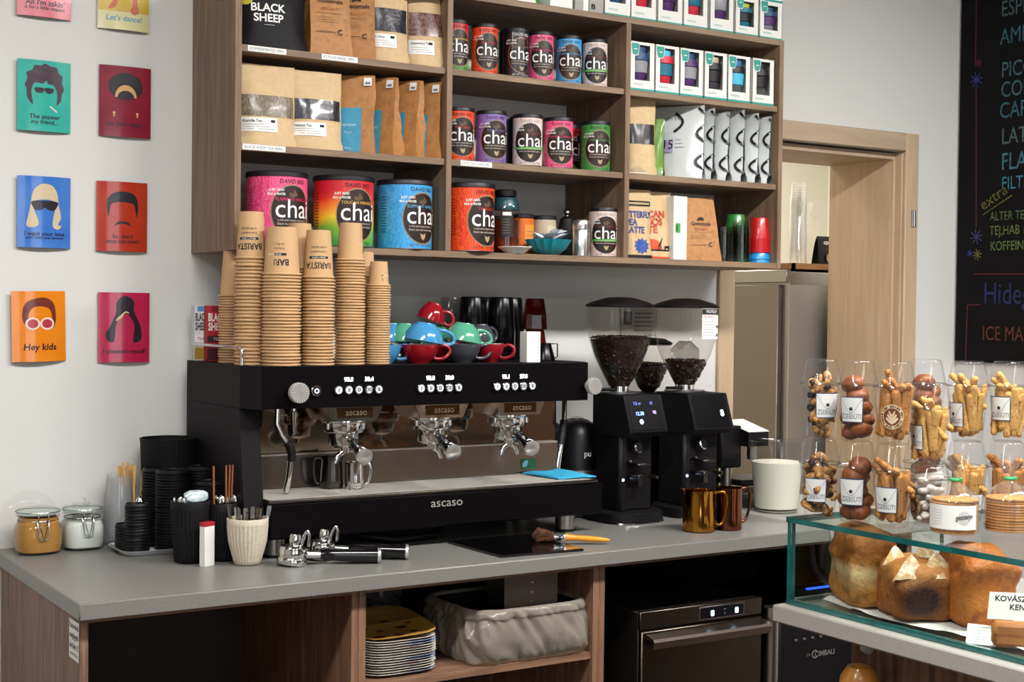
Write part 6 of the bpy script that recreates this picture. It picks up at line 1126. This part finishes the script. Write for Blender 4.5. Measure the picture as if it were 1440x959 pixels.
# parchment under the loaves
g = G(); pg = mk('parchment', '#d5d2ca', .6, trans=.05)
def par(u, v):
    x = 1.02+.30*u+.012*sin(9*v+2); y = -1.385-.75*v+.01*sin(7*u); return (x, y, ZG+.0012+.002*noise.noise(Vector((u*6, v*9, 0)))**2*6+.010*max(0, .12-v)*8*(.4+.6*noise.noise(Vector((u*5, 1, 0)))**2))
g.grid(par, 22, 40, pg); M1(g, 'parchment_sheet', 'sheet of white baking parchment under the loaves in the case', 'parchment')
def crust(nm, cols, ns, bands=None, dark=None):
    m = mk(nm, cols[0], .62, col2=cols[1:], ns=ns, detail=6, bump=1.0, bd=.0035, bs=110, lo=.34, hi=.66); nt = m.node_tree; b = nt.nodes['Principled BSDF']; src = b.inputs['Base Color'].links[0].from_socket
    tc = nt.nodes.new('ShaderNodeTexCoord')
    def mix(fac, col):
        nonlocal src
        mx = nt.nodes.new('ShaderNodeMix'); mx.data_type = 'RGBA'; nt.links.new(fac, mx.inputs[0]); nt.links.new(src, mx.inputs[6]); mx.inputs[7].default_value = hexc(col); nt.links.new(mx.outputs[2], b.inputs['Base Color']); src = mx.outputs[2]
    if bands:
        sp = nt.nodes.new('ShaderNodeSeparateXYZ'); nz = nt.nodes.new('ShaderNodeTexNoise'); nz.inputs['Scale'].default_value = 16; ad = nt.nodes.new('ShaderNodeMath'); ad.operation = 'MULTIPLY_ADD'; ad.inputs[1].default_value = .035
        nt.links.new(tc.outputs['Object'], sp.inputs[0]); nt.links.new(tc.outputs['Object'], nz.inputs['Vector']); nt.links.new(nz.outputs[0], ad.inputs[0]); nt.links.new(sp.outputs[2], ad.inputs[2])
        for z0, z1, z2_, z3, col, st in bands:
            cr = nt.nodes.new('ShaderNodeValToRGB'); e = cr.color_ramp.elements; sc = .2; e[0].position = z0/sc; e[0].color = (0, 0, 0, 1); e[1].position = z3/sc; e[1].color = (0, 0, 0, 1)
            k = e.new(z1/sc); k.color = (st, st, st, 1); k = e.new(z2_/sc); k.color = (st, st, st, 1)
            dv = nt.nodes.new('ShaderNodeMath'); dv.operation = 'DIVIDE'; dv.inputs[1].default_value = sc; nt.links.new(ad.outputs[0], dv.inputs[0]); nt.links.new(dv.outputs[0], cr.inputs[0]); mix(cr.outputs[0], col)
    if dark:
        (cx, cy, cz), rad, col = dark; mp = nt.nodes.new('ShaderNodeMapping'); mp.vector_type = 'TEXTURE'; mp.inputs['Location'].default_value = (cx, cy, cz); mp.inputs['Scale'].default_value = rad
        gr = nt.nodes.new('ShaderNodeTexGradient'); gr.gradient_type = 'SPHERICAL'; nt.links.new(tc.outputs['Object'], mp.inputs[0]); nt.links.new(mp.outputs[0], gr.inputs[0])
        cr = nt.nodes.new('ShaderNodeValToRGB'); cr.color_ramp.elements[0].position = .05; cr.color_ramp.elements[1].position = .6; nt.links.new(gr.outputs[0], cr.inputs[0]); mix(cr.outputs[0], col)
    return m
def loaf(lab, x, y, rz, w, d, h, m, seed, waist=.0, topw=1.0, domez=.25, rough=.004, swirl=0, dome=.5):
    t = T('bread_loaf', lab, 'bread', (x, y, ZG+.002), rz); g = G(); nu, nv = 64, 44
    def f(u, v):
        a = 2*pi*u; ph = -pi/2+pi*v
        ex = .38; cp, sp_ = cos(ph), sin(ph); cpe = abs(cp)**.34; z = (abs(sp_)**(.42 if sp_ < 0 else .75))*(1 if sp_ > 0 else -1)
        zz = h*(.5+.5*z); q = cpe/((abs(cos(a))**6+abs(sin(a))**6)**(1/6)); k = zz/h
        ww = 1-.04*(1-k)+(topw-1)*max(0, min(1, (k-.55)/.2)); ww -= waist*math.exp(-((k-.55)/.07)**2)
        X_, Y_ = cos(a)*q*w/2*ww, sin(a)*q*d/2*ww
        zz += dome*h*.12*cos(pi*X_/w)*max(0, (k-.5)*2)
        p = Vector((X_, Y_, zz)); n = noise.noise(p*22+Vector((seed, 0, 0)))*rough*1.6+noise.noise(p*60+Vector((0, seed, 0)))*rough*.6
        if swirl: n += swirl*sin(70*(zz+.35*Y_+.3*abs(X_)**1.2*2)+5*noise.noise(p*9))*max(0, (k-.45)*1.8)
        return tuple(p+Vector((X_/w, Y_/d, .5*(zz/h-.3)))*n*2) if 0 < v < 1 else (0, 0, zz)
    g.grid(lambda u, v: f(u, v), nu, nv, m, wrap=True); P(g, 'crust', t, ang=80); return t
loaf('tall pale golden tin loaf at the far left end of the display case', 1.090, -1.452, -.50, .118, .19, .166, crust('crust_pale', ['#8f5a22', '#bd8038', '#a86c2a'], 40, [(.06, .09, .105, .125, '#d2b888', .85), (.12, .15, .2, .21, '#84440f', .85), (.065, .08, .085, .10, '#8d5c2a', .5)]), 3, .05, 1.0, rough=.005, dome=.9)
b2 = loaf('square dark baked loaf with floury star cut top, middle of the case', 1.088, -1.602, -.47, .137, .19, .122, crust('crust_dark', ['#7a3f14', '#a8622a', '#8e4f1c'], 40, [(.09, .11, .14, .16, '#b07a3e', .6)], ((-.012, -.095, .05), (.085, .07, .066), '#2e140a')), 7, 0, 1.0, rough=.004, dome=.6)
flour = mk('floury_crust', '#c9b08a', .8, col2=['#b98d58', '#d9cdb6'], ns=45, lo=.3, hi=.6)
for k, (x, y, sx, top, ln) in enumerate(((-.036, -.060, .040, .146, .6), (.028, -.060, .046, .152, -.2), (.034, .022, .036, .162, -.3), (-.036, .026, .032, .152, .3))):
    g = G(); n = 11
    def ear(u, v): w_ = (u-.5)*2*sx*(1-v)**.75; b0 = .098 if y < 0 else .116; return (x+w_+ln*.012*v, y-.031+.030*v**1.3+.012*(2*u-1)**2*(1-v), b0+(top-b0)*v-.006*(2*u-1)**2*(1-v)+.002*noise.noise(Vector((u*9, v*9, k))))
    g.grid(ear, n, 9, flour); g.grid(lambda u, v: (lambda q: (q[0], q[1]+.007, q[2]-.006))(ear(1-u, v)), n, 9, mk('crust_cut', '#7a4418', .7, col2='#a8642c', ns=50)); P(g, 'crust_ear', b2, 'floury white crust flap', ang=80)
loaf('tall swirled orange brown loaf at the right of the case, behind the cards', 1.150, -1.722, -.45, .128, .19, .160, crust('crust_swirl', ['#8a4514', '#b86a24', '#a0581c'], 36, [(.115, .14, .2, .21, '#7a3c16', .55), (.05, .07, .09, .11, '#c07a34', .5)]), 11, .03, 1.04, rough=.004, swirl=.006, dome=.7)
# cards and their wooden block
wb = T('wooden_block', 'wooden block holding the handwritten price card in the case', 'block', (1.065, -1.93, ZG+.001), -.75); g = G(); g.box(-.075, .09, -.018, .018, 0, .05, mk('block_wood', '#9a5c2a', .5, col2=['#a86a34', '#8a4c20'], scale=(2, 40, 40), ns=2), .008); P(g, 'block', wb)
def card(lab, p0, ux, uz, w, h, rows, nm):
    p0, ux, uz = Vector(p0), Vector(ux).normalized(), Vector(uz).normalized(); n = ux.cross(uz).normalized(); g = G()
    q = [p0, p0+ux*w, p0+ux*w+uz*h, p0+uz*h]; g.add([*q, *(v-n*.0008 for v in q)], [(0, 1, 2, 3), (4, 5, 6, 7), (0, 1, 5, 4), (1, 2, 6, 5), (2, 3, 7, 6), (3, 0, 4, 7)], white); o = M1(g, nm, lab, 'card')
    g = G(); fn = lambda a, b: tuple(p0+ux*a+uz*b+n*.0006)
    for s_, a, b, hh, bo in rows:
        if s_: g.text(s_, hh, ink, fn, a, b, 'l', bold=bo, wmax=w*.95)
    P(g, 'lettering', o, fix=False); return o
a0 = AX(1388, 870, 1.04); card('handwritten price card with black capitals standing in the wooden block', tuple(a0), (.60, -.80, .03), (.30, .14, .95), .125, .056, (('KOVÁSZOS', .012, .038, .0115, .02), ('KENTÉRFI', .042, .021, .0115, .02), ('1400,-', .075, .004, .0115, .02)), 'price_card')
b0 = AX(1358, 904, .997); card('printed ingredients card leaning before the wooden block', tuple(b0), (.50, -.86, .0), (.62, .42, .66), .102, .05, tuple((s_, .012, .041-.0075*k, .0042, 0) for k, s_ in enumerate(('KOVÁSZOS KENYÉR 500g', 'hozzávalók: búzaliszt, víz', 'kovász, só', 'allergén: glutén tartalmú', 'tárolás: száraz helyen'))), 'ingredients_card')

# ================================================================ biscuit cups on the case
petm = clear('pet_cup', '#fdfdfd', .085, .04, .02); navy = flat('24406e'); stw = mk('sticker_white', '#dfe0dd', .5)
CH, CR0, CR1 = .127, .0335, .0455
def bmesh_(fn): g = G(); fn(g); return g.mesh('b')
def rough_ell(g, rx, ry, rz_, m, seed, n=14, e=.12):
    vs = []; fs = []
    g.grid(lambda u, v: (lambda d: tuple(Vector((d[0]*rx, d[1]*ry, d[2]*rz_))*(1+e*noise.noise(Vector(d)*2.3+Vector((seed, 0, 0))))))((cos(2*pi*u)*sin(pi*v), sin(2*pi*u)*sin(pi*v), -cos(pi*v))), n, 9, m, wrap=True)
def stickm(m, seed, L=.114, w=.0085, t=.0068):
    g = G(); N = 12
    g.grid(lambda u, v: (lambda a, k: ((cos(a)*w/((abs(cos(a))**4+abs(sin(a))**4)**.25))*k*(1+.2*noise.noise(Vector((u*6, v*11, seed)))), (sin(a)*t/((abs(cos(a))**4+abs(sin(a))**4)**.25))*k*(1+.2*noise.noise(Vector((u*7, v*8, seed+3)))), -L/2*cos(pi*v)))(2*pi*u, .05 if v < .01 or v > .99 else .86 if v < .1 or v > .9 else 1), 10, N, m, wrap=True); return g.mesh('stick', ang=80)
bis = mk('biscuit_golden', '#a8712f', .7, col2=['#d0a45c', '#c08f48', '#dcb878'], ns=75, bump=1.0, bs=260); bisd = mk('biscuit_brown', '#8a5022', .7, col2=['#bd8444', '#a3692f', '#cf9c5c'], ns=85, bump=1.0, bs=260); sugm = mk('biscuit_sugared', '#cfc9c2', .8, col2='#bdb4ac', ns=70, bump=.4); muf = mk('bun_brown', '#5e2d12', .5, col2=['#8a4c22', '#6a3616'], ns=26, bump=.3, bs=120); choc = mk('chocolate', '#1d1010', .5); crs = mk('pastry_crescent', '#a8743a', .65, col2=['#84521f', '#c89a5c', '#6a3a16'], ns=45, bump=.6)
sticks = [stickm(bis, 1), stickm(bis, 5, .092, .009), stickm(bis, 8, .116, .008)]; stickd = [stickm(bisd, 2), stickm(bisd, 6, .098, .0098)]; sticks_s = [stickm(sugm, 3, .072, .0082, .0066), stickm(sugm, 9, .064, .0085, .0066)]
bunm = bmesh_(lambda g: rough_ell(g, .034, .034, .026, muf, 1, 20, .08)); crm_ = []
for sd in (1, 2):
    g = G(); g.tube([(.022*cos(a), .022*sin(a), .004*sin(3*a)) for a in [i*.33-1.2 for i in range(9)]], [.003, .006, .0075, .009, .0095, .009, .0075, .006, .003], crs, 9); crm_.append(g.mesh('crescent', ang=80))
chm = bmesh_(lambda g: rough_ell(g, .009, .009, .008, choc, 4, 10, .25))
BC = {}
def cup_thing(lab, x, y, z, st=None, rz=0, h=CH, dome=.058, key='a', noLid=False):
    t = T('biscuit_cup', lab, 'cup of biscuits', (x, y, z), rz); kk = (h, dome)
    if kk not in BC:
        g = G(); g.lathe([(CR0*.8, .003), (CR0*.9, .0005), (CR0, .003), (CR1-.001, h*.94), (CR1, h*.945), (CR1, h)], petm, 36, cap1=False)
        q = G(); q.lathe([(CR1+.0025, h-.001), (CR1+.003, h+.001), (CR1+.001, h+.005), (CR1*.99, h+.009), (CR1*.80, h+dome-.006), (CR1*.76, h+dome-.002), (CR1*.70, h+dome), (0, h+dome)], petm, 36, cap0=False)
        r = G(); r.tube([((CR1+.0022)*cos(2*pi*i/40), (CR1+.0022)*sin(2*pi*i/40), h+.0015) for i in range(40)], .0013, clear('pet_rim', '#e4e6e5', .3, .1), 6, closed=True)
        BC[kk] = (g.mesh('cup_wall'), q.mesh('dome_lid'), r.mesh('lid_rim'))
    for me, nm in zip(BC[kk], ('cup_wall', 'dome_lid', 'lid_rim')):
        o = bpy.data.objects.new(nm, me); COL.objects.link(o); o.parent = t; PM[o.name] = PM[t.name]
    if st:
        kind, z0, half = st
        def F(e):
            def f(a, b): r = CR0+(CR1-CR0)*min(1, (b)/h)+e; return (r*sin(a/.042), -r*cos(a/.042), b)
            return f
        g = G(); w_ = half
        if kind == 'sq':
            g.rect(F(.0006), -w_, w_, z0, z0+2*w_*1.05, navy, 12, 4); g.rect(F(.0009), -w_*.94, w_*.94, z0+w_*.06, z0+w_*2.03, stw, 12, 4); s = P(g, 'sticker', t, 'square white sticker with blue frame', fix=False)
            q = G(); f = F(.0013); N = 16
            for i in range(N):
                A = [(-w_*.92+1.84*w_*ii/N, z0+2*w_*(.98-.58*(sin(pi*ii/N))**1.3)) for ii in (i, i+1)]
                q.add([f(A[0][0], A[0][1]), f(A[1][0], A[1][1]), f(A[1][0], A[1][1]-.0012), f(A[0][0], A[0][1]-.0012)], [(0, 1, 2, 3)], navy)
            q.disc(f, .0042, .0042, flat('2e2c34'), 0, z0+w_*1.1, 14, 2); P(q, 'envelope_print', s, fix=False)
            q = G(); q.text('ZSEBSÜTI', w_*.42, flat('555a6a'), F(.0013), 0, z0+w_*.30, wmax=w_*1.72, sx=.8); P(q, 'lettering', s, fix=False)
        else:
            g.disc(F(.0006), w_, w_, flat('b8915c'), 0, z0+w_, 32, 5); g.disc(F(.0009), w_*.94, w_*.94, flat('d2ba92'), 0, z0+w_, 32, 5); g.disc(F(.0012), w_*.68, w_*.68, flat('6a3a20'), 0, z0+w_, 28, 4); s = P(g, 'sticker', t, 'round brown coffee sticker', fix=False)
            q = G(); f = F(.0016)
            for k in range(3): q.poly(OFF(f, 0, z0+w_*(.72+.26*k)), blob([(0, -w_*.3), (w_*.5*(1-.25*k), w_*.12), (w_*.36*(1-.25*k), w_*.24), (0, -w_*.06), (-w_*.36*(1-.25*k), w_*.24), (-w_*.5*(1-.25*k), w_*.12)], 2), flat('d9c3a0'))
            P(q, 'leaf_print', s, fix=False)
            q = G()
            for k in range(30):
                a = 2*pi*k/30
                if k % 10 not in (3, 9): q.rect(lambda x_, y_: f(w_*.81*cos(a)+x_*sin(a)+y_*cos(a), z0+w_+w_*.81*sin(a)-x_*cos(a)+y_*sin(a)), -w_*.05, w_*(.02+.03*(k % 3)), -w_*.07, w_*.07, ink)
            P(q, 'ring_print', s, fix=False)
    return t
def fill_sticks(x, y, z, mes, n, lab, grp, seed, h0=.058, slant=True, nm='biscuit_stick'):
    rnd = random.Random(seed)
    for k in range(n):
        a = 2*pi*k/n*1.0+rnd.uniform(-.2, .2); r = (.028 if k % 3 else .013); zz = z+.008+.058+rnd.uniform(0, .012)
        inst(mes[k % len(mes)], nm, (x+r*cos(a), y+r*sin(a), zz), lab, 'biscuit', grp, (-.16*sin(a)+rnd.uniform(-.06, .06), .16*cos(a)+rnd.uniform(-.06, .06), a+pi/2))
    for k in range(5 if slant else 0):
        a = rnd.uniform(-2.6, -.6); inst(mes[k % len(mes)], nm, (x+.006*cos(a), y+.006*sin(a), z+.098+.006*k), lab, 'biscuit', grp, (rnd.uniform(.6, 1.0), rnd.uniform(-.5, .5), a))
def fill_buns(x, y, z, lab, grp, seed, n=9):
    rnd = random.Random(seed)
    for k in range(n):
        zz = z+.022+.0245*(k//2)*1.1; a = rnd.uniform(0, 6.3) if k % 2 == 0 else a+pi; r = .0155; inst(bunm, 'small_bun', (x+r*cos(a), y+r*sin(a), zz+.006*(k % 2)), lab, 'bun', grp, (rnd.uniform(-.5, .5), rnd.uniform(-.5, .5), rnd.uniform(0, 6)), sc=.74+.014*(k//2))
def fill_cres(x, y, z, lab, grp, seed, n=30):
    rnd = random.Random(seed)
    for k in range(n):
        a = k*2.4; r = .021; zz = z+.028+.108*k/n; inst(crm_[k % 2], 'pastry_crescent', (x+r*cos(a)*.6, y+r*sin(a)*.6, zz), lab, 'pastry', grp, (rnd.uniform(-1.2, 1.2), rnd.uniform(-1.2, 1.2), rnd.uniform(0, 6)))
        if k % 2: inst(chm, 'chocolate_drop', (x+.024*cos(a+1), y+.024*sin(a+1), zz+.004), lab.replace('crescent pastry', 'dark chocolate drop'), 'chocolate', grp.replace('pastries', 'chocolate drops'))
ZC_ = CT+.0008; UP = CH+.058
cols = {'A': (1.028, -1.372), 'B': (1.052, -1.462), 'C': (1.070, -1.556), 'D': (1.168, -1.572), 'H': (1.285, -1.58), 'I': (1.372, -1.625), 'J': (1.17, -1.47)}
x, y = cols['A']; cup_thing('clear cup of chocolate pastries, lower one at the far left of the case', x, y, ZC_, ('sq', .04, .0265), -1.05); fill_cres(x, y, ZC_, 'crescent pastry in the lower cup at the far left of the case', 'pastries in the lower left cup', 1)
cup_thing('clear cup of chocolate pastries, upper one at the far left of the case', x, y, ZC_+UP, ('sq', .05, .0275), -.42); fill_cres(x, y, ZC_+UP, 'crescent pastry in the upper cup at the far left of the case', 'pastries in the upper left cup', 2)
x, y = cols['B']; cup_thing('clear cup of small brown buns, lower one of the second column', x, y, ZC_, ('sq', .042, .029), -1.08); fill_buns(x, y, ZC_, 'small brown bun in the lower cup of the second column', 'buns in the lower second cup', 3)
cup_thing('clear cup of small brown buns, upper one of the second column', x, y, ZC_+UP, ('sq', .045, .0275), -1.15); fill_buns(x, y, ZC_+UP, 'small brown bun in the upper cup of the second column', 'buns in the upper second cup', 4)
x, y = cols['C']; cup_thing('clear cup of brown seeded biscuit sticks below the round sticker cup', x, y, ZC_, ('sq', .035, .0275), -1.25); fill_sticks(x, y, ZC_, stickd, 19, 'brown seeded biscuit stick in the lower cup of the third column', 'sticks in the lower third cup', 5)
cup_thing('clear cup of brown sticks with round latte sticker, third column top', x, y, ZC_+UP, ('rd', .035, .0285), -.95); fill_sticks(x, y, ZC_+UP, stickd, 19, 'brown biscuit stick in the upper cup with the round sticker', 'sticks in the round sticker cup', 6)
x, y = cols['D']; cup_thing('clear cup of white sugared sticks behind the labelled wafer bag', x, y, ZC_, ('rd', .02, .026), -1.9, h=.105, dome=.03)
rnd = random.Random(9)
for k in range(18): a = rnd.uniform(0, 3.14); inst(sticks_s[k % 2], 'sugared_stick', (x+rnd.uniform(-.008, .008), y+rnd.uniform(-.008, .008), ZC_+.012+.0068*k*.85), 'white sugared biscuit stick in the cup behind the wafer bag', 'biscuit', 'sugared sticks in the fourth column', (pi/2+rnd.uniform(-.2, .2), 0, a))
z = ZC_+.137; cup_thing('clear cup of golden sticks standing on the sugared stick cup', x, y, z, ('sq', .035, .0265), -1.85); fill_sticks(x, y, z, sticks, 20, 'golden biscuit stick in the cup above the sugared sticks', 'sticks above the sugared cup', 7)
x, y = cols['H']; cup_thing('clear cup of golden pastry sticks below, behind the wafer bags', x, y, ZC_, ('sq', .03, .018), -.2); fill_sticks(x, y, ZC_, sticks, 19, 'golden biscuit stick in the lower cup of the fifth column', 'sticks in the lower fifth cup', 8)
cup_thing('clear cup of golden sticks, upper one of the fifth column', x, y, ZC_+UP, ('sq', .035, .0265), -1.75); fill_sticks(x, y, ZC_+UP, sticks, 20, 'golden biscuit stick in the upper cup of the fifth column', 'sticks in the upper fifth cup', 10)
x, y = cols['I']; cup_thing('clear cup of dark golden sticks at the right edge of the photo, lower', x, y, ZC_, ('sq', .03, .018), -.2); fill_sticks(x, y, ZC_, stickd, 18, 'dark golden stick in the lower cup at the right edge', 'sticks in the lower right cup', 12)
cup_thing('clear cup of golden cheese sticks at the right edge of the photo, upper', x, y, ZC_+UP, ('sq', .05, .0265), -1.45); fill_sticks(x, y, ZC_+UP, sticks, 20, 'golden biscuit stick in the upper cup at the right edge', 'sticks in the upper right cup', 13)
x, y = 1.262, -1.475; cup_thing('clear cup of orange buns half hidden behind the golden sticks, lower', x, y, ZC_); fill_buns(x, y, ZC_, 'small bun in the hidden lower cup at the back', 'buns in the hidden lower cup', 14)
cup_thing('clear cup of orange buns showing above the golden sticks, back row', x, y, ZC_+UP, None); fill_buns(x, y, ZC_+UP, 'small bun in the back cup showing above the golden sticks', 'buns in the hidden upper cup', 15)
# wafer bags tied with green clips
wafm = G(); wafm.lathe([(.046, 0), (.0485, .0012), (.0485, .0042), (.046, .0054), (0, .0054)], mk('wafer', '#b27a3c', .7, col2=['#c48f50', '#9c6630'], ns=80, bump=.6), 32, cap0=True); wme = wafm.mesh('wafer')
cel = clear('cellophane', '#fdfcfa', .11, .06, .06); ties = mk('green_tie', '#2f9a58', .4)
def wafer_bag(lab, x, y, rz, n, label, where):
    t = T('wafer_bag', lab, 'bag', (x, y, ZC_), rz); h = n*.0062+.006; g = G(); N = 60
    prof = [(.049, .001), (.0515, .006), (.052, h*.5), (.051, h), (.044, h+.008), (.026, h+.022), (.010, h+.031), (.007, h+.036), (.010, h+.041), (.019, h+.062), (.022, h+.09)]
    def cr_(j, i): a = 2*pi*i/N; return 1+(.02+.10*max(0, j-4)/4)*noise.noise(Vector((6*cos(a), 6*sin(a), j*.9+x*9)))
    vs = [(r*cr_(j, i)*cos(2*pi*i/N), r*cr_(j, i)*sin(2*pi*i/N)*(1 if j < 8 else .45), z) for j, (r, z) in enumerate(prof) for i in range(N)]
    vs = [(a, b, c) for (a, b, c) in vs]; g.add(vs, [(j*N+i, j*N+(i+1) % N, (j+1)*N+(i+1) % N, (j+1)*N+i) for j in range(len(prof)-1) for i in range(N)], cel); P(g, 'cellophane', t, ang=60)
    g = G(); g.tube([(.0092*cos(2*pi*i/12), .0092*sin(2*pi*i/12), h+.036) for i in range(12)], .0034, ties, 8, closed=True); g.box(.006, .016, -.004, .004, h+.033, h+.04, ties, .001); P(g, 'tie', t, 'green tie')
    for k in range(n): inst(wme, 'wafer', (x+RN.uniform(-.0015, .0015), y+RN.uniform(-.0015, .0015), ZC_+.003+k*.0062), 'round golden wafer stacked in the %s' % where, 'wafer', 'wafers in the %s' % where)
    if label:
        g = G(); fw = lambda e: (lambda a, b: ((.0527+e)*sin(a/.0527), -(.0527+e)*cos(a/.0527), b)); g.rect(fw(0), -.066, .058, .014, .066, paper, 24, 2); s = P(g, 'paper_label', t, 'white paper label', fix=False)
        g = G(); g.disc(fw(.0004), .015, .015, flat('c6c4c4'), .026, .04, 24, 4); g.text('gesztenye', .011, flat('5a585c'), lambda a, b: fw(.0008)(a, b+a*.12), .026, .034, bold=.03, wmax=.038)
        for k in range(6): g.rect(fw(.0005), -.048, -.022, .024+.006*k, .0248+.006*k, flat('a5a3a4'), 6, 2)
        P(g, 'lettering', s, fix=False)
    return t
wafer_bag('cellophane bag of wafers with white paper label and green tie', 1.125, -1.682, -.95, 12, True, 'labelled wafer bag')
wafer_bag('cellophane bag of wafers without label, at the right edge of the case', 1.255, -1.722, -.6, 12, False, 'unlabelled wafer bag')

PRINTS = ('curl_print', 'figure', 'emblem', 'earrings', 'sunglasses', 'lettering', 'fine_print', 'front_print', 'animal_print', 'dark_bands', 'slogan', 'label', 'lit_digits', 'knob_face', 'print', 'envelope_print', 'leaf_print', 'leaf_sticker', 'wire_clip', 'glasses', 'menu_line', 'chalk_star', 'green_print', 'red_border')
for o in bpy.data.objects:
    if o.type == 'MESH' and o.parent and o.name.split('.')[0] in PRINTS and 'kind' not in o: o['kind'] = 'stuff'
